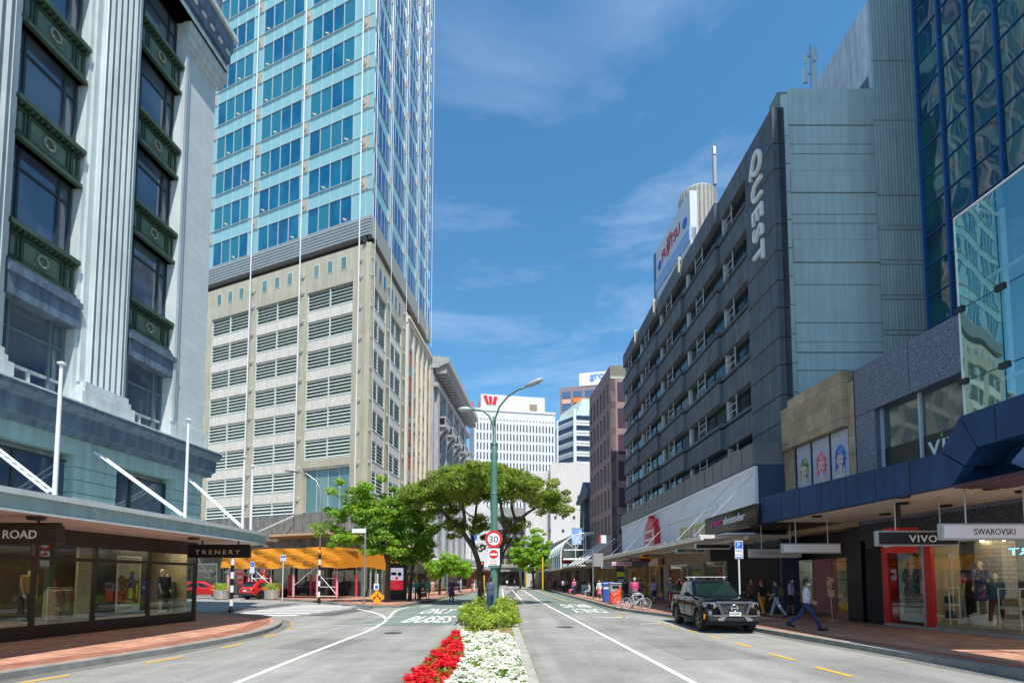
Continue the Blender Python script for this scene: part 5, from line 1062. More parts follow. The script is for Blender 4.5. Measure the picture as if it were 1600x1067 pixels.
text('sign_lettering', 'TRENERY', (-12.2, 19.69, 2.77), (1,0,0), (0,0,1), 1.72, .17, pmat('cream_letters', (.72,.66,.52), .5, var=0), r, .006, .0, spacing=1.5); m = MB().tube([(-12, 19.8, 3.1), (-12, 19.8, 3.32)], .03, 6).tube([(-10.6, 19.8, 3.1), (-10.6, 19.8, 3.32)], .03, 6); part('hanger', m, m_brown, r)
# flag poles with lattice braces on the left canopy
for i, (bx, by, zt, ws) in enumerate(((-10.45, 11.6, 6.75, 12.3), (-10.15, 15.8, 6.75, 16.3), (-10.05, 19.0, 6.35, 20.3), (-10.2, 19.9, 6.2, None))):
    lab = ['white flagpole on the left canopy, nearest the left edge of the photo', 'white flagpole on the left canopy at the middle lattice brace', 'taller of the two white flagpoles on the canopy corner', 'shorter thin white flagpole at the canopy corner, right of its neighbour'][i]
    r = root('flagpole', lab, 'flagpole', (bx, by, 3.66), 0, 'white flagpoles on the left canopy'); m = MB().tube([(bx, by, 3.6), (bx, by, zt-.1), (bx, by, zt)], [.05, .038, .038], 10).lathe([(.02, 0), (.09, .03), (.09, .06), (.03, .09)], (bx, by, zt), 12); part('pole', m, m_wmetal, r)
    if ws:
        a = FL.P(ws, .05, 5.85); b_ = Vector((bx, by-.05, 3.75)); m = MB(); off_ = Vector((0, .22, 0)); dn = Vector((0, 0, -.0))
        for o in (off_*-.5, off_*.5): m.tube([a+o, b_+o], .03, 6)
        n_ = 14
        for k in range(n_):
            t0, t1 = k/n_, (k+1)/n_; p0 = a.lerp(b_, t0); p1 = a.lerp(b_, t1); m.tube([p0-off_*.5, p1+off_*.5] if k > 3 else [p0-off_*.5, p0+off_*.5], .014, 5)
        m.tube([a-off_*.5, a+off_*.5], .03, 6); part('lattice_brace', m, m_wmetal, r)

# ================================================================== FAR BUILDINGS
m_wh = pmat('white_precast', (.66,.66,.66), .7, var=.05, streak=.06); m_slit = pmat('slit_window', (.06,.06,.075), .3, var=0)
wb = root('white_bank_tower', 'white office tower with slit window rows and a red winged emblem at the street end', 'building', (0, 172, 0))
FW = Frame(-12.6, 170, 27.6, 5.2, 1)                       # s runs to the right, outward = toward camera
m = MB(FW.M); m.box(0, 28.1, -16, 0, 0, 59.4); m.box(2.2, 24.6, -12, -.8, 59.4, 65.0); m.box(.0, 28.2, -.3, .25, 59.0, 59.7); part('wall', m, m_wh, wb)
sl = []
for k in range(13):
    for c in range(24):
        s = .75+c*1.14; z = 52.3-k*3.32; mm = MB(FW.M).box(s, s+.42, 0, .06, z, z+2.35); sl.append(mm)
many('window', sl, m_slit, wb)
m = MB(FW.M)
for c in range(24): m.box(.7+c*1.14, 1.2+c*1.14, 0, .06, 55.9, 56.3)
m.box(19.2, 21.8, -.8, -.7, 60.0, 62.4); part('dark_slot', m, pmat('brown_slot', (.30,.20,.13), .7), wb)
m = MB(FW.M)
for pts in ([(3.0,64.5),(4.15,64.5),(5.0,61.6),(4.2,61.6)], [(4.9,64.3),(6.0,64.3),(5.9,61.6),(5.15,61.6)], [(6.8,64.4),(7.9,64.2),(7.3,61.6),(6.1,61.6)]): m.add([(p[0], -.55, p[1]) for p in pts]+[(p[0], -.8, p[1]) for p in pts], [(0,1,2,3),(0,4,5,1),(1,5,6,2),(2,6,7,3),(3,7,4,0)])
part('red_emblem', m, pmat('emblem_red', (.8,.0,.01), .4, var=0), wb)
m = MB(FW.M)
for k in range(30): m.box(-.15, 0, -.2-k*.53, -.45-k*.53, 20, 59)
part('side_rib', m, m_wh, wb)
m = MB(FW.M); m.box(-.5, -.1, -9, -5, 59.9, 63.4); part('side_emblem', m, bpy.data.materials['emblem_red'], wb)
# tower with balconies and green roof
bn = root('balcony_office_block', 'white ribbed office block with horizontal balconies and a sloping green roof', 'building', (25, 200, 0))
m_glz = glassy('far_blue_glass', (.08,.14,.25), .1); m_gro = pmat('green_copper_roof', (.33,.42,.38), .6, var=.1)
m = MB(); m.prism([(19.0,206),(24.4,198),(42,201),(42,225),(19,225)], 0, 66); part('glazing', m, pmat('dark_blue_band', (.05,.07,.12), .3), bn)
m = MB()
for k in range(17):
    z = 63.2-k*4.1; m.prism([(18.4,206.2),(24.2,197.2),(42.2,200.2),(42.2,202),(24.6,199),(19.4,206.8)], z-1.0, z+.1); m.prism([(18.3,206.1),(24.1,197.0),(42.3,200.0),(42.2,200.3),(24.2,197.4),(18.6,206.3)], z+.1, z+.9)
part('balcony', m, m_wh, bn)
m = MB(); m.box(24.0, 25.1, 196.6, 198, 0, 68.5); m.box(18.2, 18.9, 205.3, 207, 0, 66.5); part('pier', m, m_wh, bn)
m = MB(); m.add([(25.3,197.5,66.2),(42,200,66.2),(42,212,77),(29.5,209,77),(19,206.5,66.2),(21,215,72)], [(0,1,2,3),(0,3,5,4)]); m.prism([(19,207),(25,199),(42,202),(42,224),(19,224)], 65, 66.3); part('roof', m, m_gro, bn)
pt_ = root('purple_office_tower', 'purple brown office tower with a white lettered parapet box, half hidden behind the green roof', 'building', (30, 245, 0))
m_purp = pmat('purple_brown_stone', (.26,.20,.22), .8, var=.08)
FP2 = Frame(23.5, 246, 30, -7, 1)
m = MB(FP2.M); m.box(0, 45, -20, 0, 0, 95.5); part('wall', m, m_purp, pt_)
sl = []
for k in range(4):
    for c in range(6): mm = MB(FP2.M).box(1.0+c*5.6, 5.2+c*5.6, 0, .1, 90.2-k*6.0, 93.2-k*6.0); sl.append(mm)
many('window', sl, m_glz, pt_)
m = MB(FP2.M).box(1, 5.2, .12, .2, 87.4, 89.4); part('pink_blind', m, pmat('salmon', (.8,.4,.32), .5), pt_); m = MB(FP2.M).box(6.6, 10.8, .12, .2, 87.6, 90.0); part('orange_blind', m, m_orange, pt_)
m = MB(FP2.M); m.box(9.5, 30, -8, .2, 95.5, 101.8); part('parapet_sign', m, m_signw, pt_); text('sign_lettering', 'group', FP2.P(14.5, .22, 97.2), FP2.t, (0,0,1), 12.0, 3.6, pmat('pale_letter_blue', (.12,.30,.68), .5, var=0), pt_, .1, .03)
# plain white block across the street end
wl = root('blank_white_building', 'plain white rendered building with a few small square windows behind the right hand trees', 'building', (14, 125, 0))
m_rw = pmat('white_render', (.60,.585,.555), .8, var=.05, streak=.08)
m = MB(); m.box(9.5, 34, 125, 145, 0, 30.3); m.box(3.4, 9.5, 127, 145, 0, 28.6); m.box(10.0, 17, 124.98, 126, 30.3, 30.6); part('wall', m, m_rw, wl)
for px_, py_ in ((868,808),(880,808),(897,808),(859,829),(880,829),(897,829),(868,782),(862,848)):
    p = at(px_, py_, 124.9); m = MB().box(p[0]-.28, p[0]+.28, 124.9, 125.0, p[2]-.35, p[2]+.35); part('window', m, m_slit, wl)
fe = root('far_grey_facade', 'grey stone facade with window rows closing the end of the street', 'building', (0, 158, 0))
arc = [(-16,150),(-8,155),(0,158),(8,159),(16,157)]
m = MB(); m.prism(arc+[(16,175),(-16,175)], 0, 24)
for z in (5.5, 9.4, 13.2, 17.0, 21): m.prism([(x, y-.7) for x, y in arc]+[(16,160),(-16,160)], z, z+.7)
m.prism([(x, y-3) for x, y in arc]+[(16,160),(-16,160)], 4.2, 4.7); part('wall', m, pmat('weathered_grey_stone', (.30,.29,.27), .8, var=.25, vs=.3), fe)
for z in (6.6, 10.5, 14.3, 18.1):
    for i in range(len(arc)-1):
        A = Vector((*arc[i], 0)); B_ = Vector((*arc[i+1], 0)); t = (B_-A).normalized()
        for k in range(4): q_ = A.lerp(B_, (k+.3)/4); e_ = q_+t*1.0; m = MB(); m.add([(q_.x,q_.y-.06,z),(e_.x,e_.y-.06,z),(e_.x,e_.y-.06,z+1.9),(q_.x,q_.y-.06,z+1.9)], [(0,1,2,3)]); part('window', m, m_slit, fe)
m = MB(); m.prism([(x, y-.3) for x, y in arc]+[(16,160),(-16,160)], .1, 4.0); part('shop_front', m, two('far_shop_mix', (.03,.03,.03), (.30,.22,.14), .5, .7, .1), fe)
# left terrace beyond the classical building
lt = root('white_ribbed_building', 'white building with vertical ribs beyond the classical building on the left', 'building', tuple(FS.P(60, 0, 0)))
m = MB(FS.M); m.box(52.6, 98, -10, .4, .1, 20.5); m.box(52.6, 98, .4, 3.4, 4.0, 4.6)
for k in range(30): m.box(53+k*1.5, 53.3+k*1.5, .4, .7, 5, 20.5)
part('wall', m, m_grey if 0 else m_wh, lt)
sl = [MB(FS.M).box(53.5+k*3.0, 54.4+k*3.0, .41, .5, 6.5+j*3.4, 8.6+j*3.4) for k in range(15) for j in range(4)]
many('window', sl, m_slit, lt)
m = MB(FS.M); m.box(52.8, 97, .41, .5, .3, 3.8); part('shop_front', m, two('far_left_shops', (.03,.02,.02), (.4,.1,.07), .6, .7, .1), lt)
m = MB(FS.M); m.box(57, 57.2, .4, 2.0, 10, 12); part('blue_flag_sign', m, m_blue, lt)
# pink brown building right
m_pb = pmat('mauve_precast', (.33,.235,.235), .75, var=.08, streak=.15); FP = Frame(11.57, 59, -.075, 1, -1)
pb = root('mauve_grid_building', 'mauve precast office building with a grid of deep windows beyond the dark hotel', 'building', (11.57, 59, .12))
m = MB(FP.M); m.box(.6, 10.7, -12, -.6, .12, 26.7); m.box(-.0, 10.8, -.6, 0, 25.2, 27.0)
z0s = [22.7-3.14*k for k in range(6)]
for z in z0s+[3.7]: pass
for k, z in enumerate(z0s): m.box(0, 10.8, -.6, 0, (z0s[k+1]+2.32) if k < 5 else 4.2, z)
for c in range(7): s = c*1.72-.02+(.0 if c else .02); m.box(s, s+.68 if c else s+.9, -.6, -.002, 4, 25.2)
m.box(0, .6, -5, -.001, 4, 26.98); 
part('frame_wall', m, m_pb, pb)
for z in z0s:
    for c in range(6): s = c*1.72+.65; mm = MB(FP.M).box(s, s+1.1, -.58, -.5, z, z+2.32); part('window', mm, m_wglass, pb)
    m = MB(FP.M).box(-.03, .0, -1.95, -.85, z, z+2.32); part('window', m, pmat('mauve_window', (.09,.06,.09), .3) if z == z0s[0] else bpy.data.materials['mauve_window'], pb)
m = MB(FP.M); m.box(-.02, 10.8, -5, -.01, 25.4, 27.02); m.box(-.02, .0, -5, 0.0, 25.7, 27.02); part('cream_cap', m, pmat('cream_cap', (.50,.46,.36), .7), pb)
m = MB(FP.M); m.box(0, 10.8, -.5, -.3, .12, 4.0, 0); m.box(0, 10.8, -.3, .2, 3.4, 4.2, 1); part('shop_front', m, [m_gin, m_beige], pb)
m = MB(FP.M); m.box(-1.5, 10.8, .1, 4.2, 3.3, 3.45); part('canopy', m, m_csteel, pb); m = MB(FP.M)
for s in (-1.6, .4, 2.6, 5): m.tube([(s, .1, 6.4), (s+.1, 4.1, 3.5)], .07, 6)
part('tie_rod', m, m_wmetal, pb)
# blue grey column building, glass vault, far right shops
cb_ = root('column_facade', 'narrow blue grey facade with a tall half column and heavy cap beside the mauve building', 'building', tuple(FP.P(12, 0, 0)))
m_bc = pmat('blue_grey_stone', (.075,.10,.13), .6, var=.15, streak=.2)
m = MB(FP.M); m.box(10.9, 18, -9, -.2, 8.3, 14.8); m.box(10.9, 18.2, -.2, .5, 13.0, 13.6); m.box(10.9, 18.2, -.2, .3, 13.6, 14.4); m.tube([(14.2, .0, 8.5), (14.2, .0, 13.0)], [.8, .68], 14); m.box(13.2, 15.2, -.2, .9, 8.3, 8.8); m.add([(12,.3,14.4),(16.4,.3,14.4),(14.2,.3,15.8),(12,-1,14.4),(16.4,-1,14.4),(14.2,-1,15.8)], [(0,1,2),(3,5,4),(0,2,5,3),(1,4,5,2)]); part('wall', m, m_bc, cb_)
m = MB(FP.M); m.box(10.9, 18, -9, .1, .1, 8.3); part('base_wall', m, pmat('plum_base', (.12,.07,.10), .7, var=.1), cb_)
fr_ = root('far_right_shops', 'row of distant shops with mixed signs and canopies under the glass vault', 'building', tuple(FP.P(25, 0, 0)))
m = MB(FP.M); m.box(18, 66, -9, 0, .1, 9); part('wall', m, m_grey, fr_); m = MB(FP.M); m.box(10.9, 66, 0.1, .2, .3, 3.3); part('shop_front', m, brickm('far_right_shop_mix', (.015,.015,.02), (.34,.30,.27), (.08,.08,.08), wall=True, ms=.02, bw=1.3, rh=1.6, bump=0, var=.5), fr_)
m = MB(FP.M); m.box(10.9, 66, .2, 3.6, 3.3, 3.5); part('canopy', m, m_csteel, fr_)
def fsign(s0, s1, z0, z1, mt, name='fascia_sign'): m = MB(FP.M); m.box(s0, s1, 3.3, 3.5, z0, z1); m.box(s0-.1, s0, 1.2, 3.5, z0, z1); return part(name, m, mt, fr_)
m_sgr = pmat('sign_green', (.01,.36,.10), .5); fsign(13, 17, 3.3, 4.0, m_signw); fsign(20, 27, 3.2, 5.2, m_sgr); fsign(18.5, 19.7, 3.9, 5.0, pmat('bright_red', (.85,.02,.01), .5)); fsign(10, 19, 3.2, 3.5, m_red); fsign(29, 34, 3.2, 3.6, pmat('cyan_sign', (.05,.45,.7), .5)); fsign(36, 44, 3.4, 4.2, m_red); fsign(46, 52, 3.2, 3.9, m_signw)
p = FP.P(19.6, 3.2, 2.75); m = MB(); 
for a in (0, .36): m.tube([(p.x-.36+a, p.y, p.z), (p.x-.28+a, p.y, p.z+.5), (p.x-.18+a, p.y, p.z+.62), (p.x-.08+a, p.y, p.z+.5), (p.x+a, p.y, p.z)], .045, 6)
part('yellow_arches', m, m_lem, fr_)
gv = root('glass_vault_canopy', 'curved glass vault canopy on white arched ribs over the far right pavement', 'canopy', (7, 66, .12))
m = MB(); g = MB(); X0_, X1_ = 6.3, 10.6
arc = [(X0_, 3.2), (X0_, 5.2)]+[(X0_+3.6*(1-math.cos(t)), 5.2+2.6*math.sin(t)) for t in [math.pi/2*k/8 for k in range(1, 9)]]+[(X1_, 7.8)]
for k in range(7):
    y = 66+k*3.0; m.tube([(x-.03*k, y, z) for x, z in arc], .11, 6)
m.tube([(X0_, 66, 3.2), (X0_-.2, 84, 3.2)], .08, 6); m.tube([(X0_, 66, 5.2), (X0_-.2, 84, 5.2)], .06, 6)
m.tube([(6.6, 66, 4.4), (10.5, 66, 4.4)], .12, 6); m.tube([(6.7, 66, 5.6), (10.5, 66, 5.6)], .06, 6); m.tube([(8.2, 66, 7.3), (8.2, 66, 4.4)], .05, 6); m.tube([(9.5, 66, 7.8), (9.5, 66, 4.4)], .05, 6); m.tube([(7, 66, 6.7), (8.2, 66, 5.6), (9.5, 66, 7.7)], .05, 6)
part('arched_rib', m, m_wmetal, gv)
n = len(arc); g.add([(x, 66, z) for x, z in arc]+[(x-.2, 84, z) for x, z in arc], [(i, i+1, n+i+1, n+i) for i in range(n-1)]); part('glass_vault', g, clear('vault_glass', (.45,.62,.62), 1.7), gv)
# ================================================================== VEGETATION
def leaves(name, C, Nn, size, mat, parent=None, asp=.55, jit=.6, nvar=.35):
    """many small kite-shaped leaves at points C with outward normals Nn"""
    n = len(C); Nn = Nn+rng.normal(0, jit, (n, 3)); Nn /= np.linalg.norm(Nn, axis=1)[:, None]+1e-9
    r = rng.normal(0, 1, (n, 3)); U = np.cross(Nn, r); U /= np.linalg.norm(U, axis=1)[:, None]+1e-9; V = np.cross(Nn, U)
    s = (size*rng.uniform(.65, 1.3, n))[:, None]; o = np.array(rootloc(parent)) if parent else np.zeros(3)
    C = C-o; P = np.stack([C-U*s, C+V*s*asp+Nn*s*.18, C+U*s, C-V*s*asp+Nn*s*.18], 1).reshape(-1, 3)
    me = bpy.data.meshes.new(name); me.vertices.add(4*n); me.vertices.foreach_set('co', P.ravel().astype(np.float32))
    me.loops.add(4*n); me.loops.foreach_set('vertex_index', np.arange(4*n, dtype=np.int32)); me.polygons.add(n)
    me.polygons.foreach_set('loop_start', np.arange(0, 4*n, 4, dtype=np.int32)); me.polygons.foreach_set('loop_total', np.full(n, 4, dtype=np.int32)); me.update()
    a = me.attributes.new('leafvar', 'FLOAT', 'FACE'); a.data.foreach_set('value', rng.uniform(0, nvar, n).astype(np.float32))
    me.materials.append(mat); ob = bpy.data.objects.new(name, me); COL.objects.link(ob)
    if parent: ob.parent = parent
    return ob
def clumps_on(ells, k, cr):
    """clump centres scattered in ellipsoids (cx,cy,cz,rx,ry,rz,weight)"""
    out = []; w = np.array([e[6] if len(e) > 6 else e[3]*e[4]*e[5] for e in ells], float); w /= w.sum()
    for e, ww in zip(ells, w):
        m_ = max(1, int(k*ww)); d = rng.normal(0, 1, (m_, 3)); d /= np.linalg.norm(d, axis=1)[:, None]; rr = rng.uniform(.35, 1., m_)**.5
        out.append(np.array(e[:3])+d*np.array(e[3:6])*rr[:, None])
    return np.vstack(out)
def crown(name, ells, nc, cr, nl, size, mat, parent, flat_=.7, **k):
    CC = clumps_on(ells, nc, cr); m_ = len(CC); per = nl//m_
    d = rng.normal(0, 1, (m_*per, 3)); d /= np.linalg.norm(d, axis=1)[:, None]; rr = rng.uniform(.25, 1., m_*per)**.45
    base = np.repeat(CC, per, 0); rad = np.repeat(cr*rng.uniform(.6, 1.25, m_), per)[:, None]
    P = base+d*rad*rr[:, None]*np.array([1, 1, flat_]); Nn = d*.8+np.array([0, 0, .75]); return leaves(name, P, Nn, size, mat, parent, **k), CC
def limb_path(a, b, sag=.15, n=5):
    a = Vector(a); b = Vector(b); out = []
    for i in range(n+1):
        t = i/n; p = a.lerp(b, t); j = math.sin(t*math.pi)*sag*(b-a).length
        out.append(p+Vector((random.uniform(-.3, .3)*j, random.uniform(-.3, .3)*j, j*.5)))
    return out
def wood(name, trunks, CC, r_end, mat, parent, nb=30, smax=6):
    """trunks: list of (points, radii); twigs reach from the trunks to clump centres"""
    m = MB(); nodes = []
    for pts, rs in trunks:
        m.tube(pts, rs, 9)
        for p, r_ in list(zip(pts, rs))[1:]: nodes.append((Vector(p), r_))
    for i in rng.permutation(len(CC))[:nb]:
        c = Vector(CC[i]); cand = [(n, r_) for n, r_ in nodes if n.z < c.z+.6] or nodes
        n, r_ = min(cand, key=lambda q: (q[0]-c).length)
        if (n-c).length > smax: continue
        pth = limb_path(n, c, .12, 4); r0 = min(r_*.55, .09+.02*(n-c).length); m.tube(pth, [r0*(1-.17*j)+r_end for j in range(5)], 6)
        if len(nodes) < 60: nodes.append((pth[2], r0*.6))
    return part(name, m, mat, parent, smooth=True)
m_bark = pmat('bark', (.075,.055,.038), .95, var=.35, vs=6, bump=.9, bs=14); m_barkg = pmat('grey_bark', (.13,.10,.075), .95, var=.3, vs=6, bump=.8, bs=14)
lf_big = leafm('big_tree_leaf', (.055,.11,.025), (.18,.27,.045), (.46,.45,.09), 1.3)
lf_l = leafm('left_tree_leaf', (.045,.13,.03), (.18,.34,.045), (.50,.60,.07), .8)
lf_y = leafm('lime_leaf', (.11,.25,.03), (.24,.43,.04), (.42,.58,.07), 1.2)
# spreading tree on the median
t = root('spreading_tree', 'broad flat topped evergreen tree on the median behind the green pole', 'tree', (-1.55, 37.5, .1))
Yc = 37.5
def W3(px, py, dy=0): p = at(px, py, Yc+dy); return p
big = []
for px, py, rx, ry, rz, dy in ((672,762,1.7,2.0,.75,0),(705,752,1.7,2.4,.85,-1),(738,744,1.8,2.6,.9,0),(770,745,1.9,2.9,.85,1),(806,757,1.9,2.6,.75,0),(842,764,1.7,2.4,.7,-.5),(872,776,1.2,1.7,.75,0),
                               (692,772,1.5,3.0,.6,2),(735,768,1.5,3.2,.5,-2),(645,772,.8,1.2,.6,0),(658,790,.9,1.2,.7,1),(720,775,1.5,2.4,.5,3.5),(830,782,1.0,1.8,.45,3),(790,745,1.6,2.4,.7,3.5),(760,742,2,2,.8,-3.5),(815,768,1.6,1.8,.6,-3),(700,760,1.6,1.8,.6,-3.2),(885,792,.7,1.0,.6,0),(680,785,1.3,2,.7,-1),(850,785,1.2,1.6,.6,-1),(720,760,2,2.4,.9,-2),(800,752,2,2.4,.8,-2),(660,775,1.2,1.4,.8,-1),(878,790,1.0,1.4,.7,-.5),(665,795,1.0,1.5,.6,-1),(695,790,1.2,1.6,.5,1.5),(640,782,.9,1.2,.7,0),(862,795,1.1,1.6,.6,1),(835,775,1.4,2,.6,-2),(775,762,2,2.6,.7,-2.5),(735,755,1.9,2.4,.8,-3),(760,738,1.6,2,.6,0),(715,745,1.4,2,.6,0),(800,745,1.5,2,.6,0)):
    p = W3(px, py, dy); big.append((p[0], p[1], p[2], rx, ry, rz))
sp = [(*W3(722, 823, 0), 1.2, 1.1, .6), (*W3(708, 832, 0), .6, .8, .35), (*W3(742, 815, 2), .9, 1., .6), (*W3(755, 830, 3), .9, 1., .8), (*W3(815, 825, 2.5), .9, 1., .6), (*W3(762, 850, 3), .8, .9, .9), (*W3(800, 815, 2), .9, 1.0, .7), (*W3(800, 838, 3), .7, 1.0, .6)]
_, CC = crown('crown', big, 430, .6, 66000, .09, lf_big, t, .62)
_, CC2 = crown('crown', sp, 55, .45, 8000, .09, lf_big, t, .7)
b0 = (-2.25, 37.5, .05); b1 = (-1.25, 37.4, .05)
tr = [([b0, W3(751, 905), W3(748, 880), W3(741, 858), W3(724, 832, -.3), W3(703, 812, -.5), W3(688, 795, -.6), W3(672, 785, 0)], [.27,.22,.20,.19,.17,.14,.11,.07]),
      ([W3(741, 858), W3(738, 835, 1), W3(742, 810, 1.5), W3(746, 780, 2), W3(750, 762, 2.2)], [.15,.12,.10,.08,.05]), ([W3(724, 832, -.3), W3(726, 810, -1), W3(722, 785, -1.4), W3(715, 765, -1.4)], [.17,.13,.11,.06]),
      ([b1, W3(776, 905), W3(780, 880), W3(783, 855), W3(790, 832, .3), W3(806, 815, .4), W3(826, 800, .3), W3(846, 788, 0), W3(868, 785, 0)], [.25,.21,.18,.16,.15,.12,.10,.07,.05]),
      ([W3(790, 832, .3), W3(786, 810, -1), W3(782, 785, -1.6), W3(778, 765, -1.8)], [.17,.13,.1,.06]), ([W3(806, 815, .4), W3(800, 795, 2), W3(800, 772, 2.5)], [.13,.1,.06]), ([W3(703, 812, -.5), W3(712, 822, 0), W3(722, 822, 0)], [.07,.05,.03]), ([W3(783, 872), W3(795, 848, 1), W3(806, 832, 1)], [.1,.08,.04])]
wood('trunk', tr, np.vstack([CC, CC2]), .012, m_bark, t, 95, 5)
def small_tree(label, x, y, trunk, ells, nc, cr, nl, size, leaf, nb=30, bark=m_bark, name='street_tree', group=None, **k):
    t = root(name, label, 'tree', (x, y, .12), 0, group); _, CC = crown('crown', ells, nc, cr, nl, size, leaf, t, **k); wood('trunk', trunk, CC, .012, bark, t, nb, 4.5); return t
A = lambda px, py, Y: at(px, py, Y)
ells = []
for px, py, rx, ry, rz, Y in ((535,765,.9,.9,.28,37),(520,800,.9,1,.3,38),(510,825,.9,1.2,.4,38),(545,805,1.3,1.6,.6,38),(575,765,1.1,1.2,.5,38),(590,790,1.5,1.8,.9,39),(560,835,1.5,1.8,.6,38),(610,815,1.4,1.8,.9,38.5),(625,775,1.0,1.4,.7,39),(600,845,1.2,1.7,.6,38),(535,846,1.1,1.2,.45,37),(640,795,.9,1.4,.9,39.5),(660,810,.9,1.4,.8,40),(590,748,.35,.5,.3,38),(525,752,.4,.5,.2,38),(570,862,.9,1.,.3,37.5),(640,840,.8,1.2,.5,38),(500,838,.6,.8,.25,38),(620,800,1.4,1.5,1.1,38),(575,805,1.5,1.5,1.0,38),(600,830,1.6,1.5,1.0,38),(550,785,1.0,1.0,.5,38),(640,770,1.1,1.2,.8,39),(585,858,1.4,1.2,.5,38),(615,860,1.2,1.4,.6,38),(650,775,1.0,1.2,.8,39)):
    ells.append((*A(px, py, Y), rx, ry, rz))
small_tree('largest dark green street tree on the left pavement, in front of the orange netting', -9.25, 38.1, [([(-9.25,38.1,.1), A(606,905,38.1), A(607,880,38.1), A(602,862,38.1), A(596,835,38.2), A(590,805,38.3), A(588,775,38.4)], [.24,.2,.19,.18,.15,.11,.06]), ([A(602,862,38.1), A(575,848,38), A(545,838,38), A(515,830,38)], [.13,.1,.07,.03]), ([A(596,835,38.2), A(570,812,38), A(545,795,37.6), A(528,775,37.4)], [.1,.08,.05,.02]), ([A(602,860,38.1), A(625,835,38.6), A(640,810,39), A(655,795,39.5)], [.12,.09,.06,.03])],
           ells, 250, .55, 32000, .105, lf_l, 70, flat_=.55)
ells = [(*A(px, py, 41.5), rx, ry, rz) for px, py, rx, ry, rz in ((640,850,1.3,1.4,.9),(660,835,1.0,1.3,.9),(630,868,1.1,1.2,.6),(655,870,1.2,1.2,.7),(668,855,.7,1,.6),(675,820,.6,.8,.6))]
small_tree('slim street tree with a leaning trunk right of the advertising panel', -8.2, 41.4, [([(-8.25,41.4,.1), A(643,900,41.4), A(645,875,41.4), A(650,850,41.4)], [.17,.13,.11,.06])], ells, 95, .5, 13000, .10, lf_l, 24, flat_=.6)
ells = [(*A(px, py, 56), rx, ry, rz) for px, py, rx, ry, rz in ((690,884,1.9,1.6,1.0),(713,886,1.7,1.5,.9),(677,893,1.2,1.3,.7),(726,893,.8,1.2,.7),(700,870,1.2,1.2,.6))]
small_tree('bright lime green round street tree beyond the purple cyclist on the left', -7.9, 56, [([(-7.9,56,.1), A(687,912,56), A(690,895,56), A(692,885,56)], [.15,.13,.1,.05])], ells, 75, .5, 9000, .11, lf_y, 20, flat_=.7, group='lime street trees')
ells = [(*A(px, py, 70), rx, ry, rz) for px, py, rx, ry, rz in ((724,888,1.2,1.2,.9),(712,893,1.0,1.2,.7))]
small_tree('small lime street tree tucked behind the round one on the left', -7.2, 70, [([(-7.2,70,.1), A(718,908,70), A(719,895,70)], [.12,.1,.05])], ells, 20, .5, 2600, .13, lf_y, 8, flat_=.7, group='lime street trees')
Yr = 92
ells = [(*A(px, py, Yr), rx, ry, rz) for px, py, rx, ry, rz in ((833,870,4.2,2.8,1.8),(830,855,3.4,2.4,1.8),(836,836,2.0,1.8,1.4),(812,870,2.2,2,1.2),(853,868,2.0,2,1.2),(845,848,2,1.8,1),(833,885,2.6,2.2,.9),(860,846,.6,.6,.3),(807,862,.8,.8,.5))]
small_tree('bright yellow green layered tree at the end of the right hand carriageway', 3.9, Yr, [([(3.9,Yr,.0), A(833,900,Yr), A(833,880,Yr), A(834,850,Yr)], [.26,.22,.18,.08])], ells, 190, .7, 18000, .16, lf_y, 30, flat_=.55)
ells = [(*A(px, py, 100), 1.6, 1.6, 1.4) for px, py in ((802,870),(845,880))]
small_tree('darker tree behind the layered yellow green one', 1.6, 100, [([(1.6,100,0), A(812,890,100)], [.2,.12])], ells, 26, .8, 3000, .18, lf_big, 8, flat_=.7)
# median shrubs
lf_s = leafm('shrub_leaf', (.13,.22,.03), (.32,.42,.06), (.58,.62,.16), 2.5)
for i, (x, y, r_, h_) in enumerate(((-1.05,17.6,.62,.50),(-.35,18.4,.58,.55),(-1.45,19.0,.5,.58),(-.75,20.2,.7,.64),(-1.6,21.3,.5,.72),(-.2,20.9,.48,.66),(-1.5,25.5,.6,.75),(-.35,24.6,.5,.75),(-.3,27.5,.5,.8),(-1.6,29,.6,.8))):
    lab = ['low yellow green shrub nearest the flower bed, left front of the clump','low shrub at the right front of the median clump','yellow green shrub on the left kerb side of the median clump','rounded shrub in the middle of the median clump','taller shrub at the back left of the clump beside the man','shrub at the back right of the clump near the kerb','shrub behind the man, left of the green pole','shrub behind the man, right of the green pole','far shrub on the right kerb side beyond the pole','far shrub on the left under the spreading tree'][i]
    s = root('shrub', lab, 'shrub', (x, y, .1), 0, 'shrubs on the median')
    crown('foliage', [(x, y, .1+h_*.5, r_, r_*1.2, h_*.55)], 22, .2, 1900 if i < 6 else 1000, .052, lf_s, s, .7)
    m = MB()
    for k in range(5): a = k*1.3; m.tube([(x+.03*math.cos(a), y+.03*math.sin(a), .08), (x+r_*.5*math.cos(a), y+r_*.5*math.sin(a), .1+h_*.7)], [.018, .008], 5)
    part('stem', m, m_barkg, s)
def inpoly(P, poly):
    c = np.zeros(len(P), bool); n = len(poly); j = n-1
    for i in range(n):
        xi, yi = poly[i]; xj, yj = poly[j]; q = ((yi > P[:, 1]) != (yj > P[:, 1])) & (P[:, 0] < (xj-xi)*(P[:, 1]-yi)/(yj-yi+1e-12)+xi); c ^= q; j = i
    return c
def scatter(poly, n, z0, z1):
    xs = [p[0] for p in poly]; ys = [p[1] for p in poly]; P = np.column_stack([rng.uniform(min(xs), max(xs), n*3), rng.uniform(min(ys), max(ys), n*3)]); P = P[inpoly(P, poly)][:n]
    return np.column_stack([P, rng.uniform(z0, z1, len(P))])
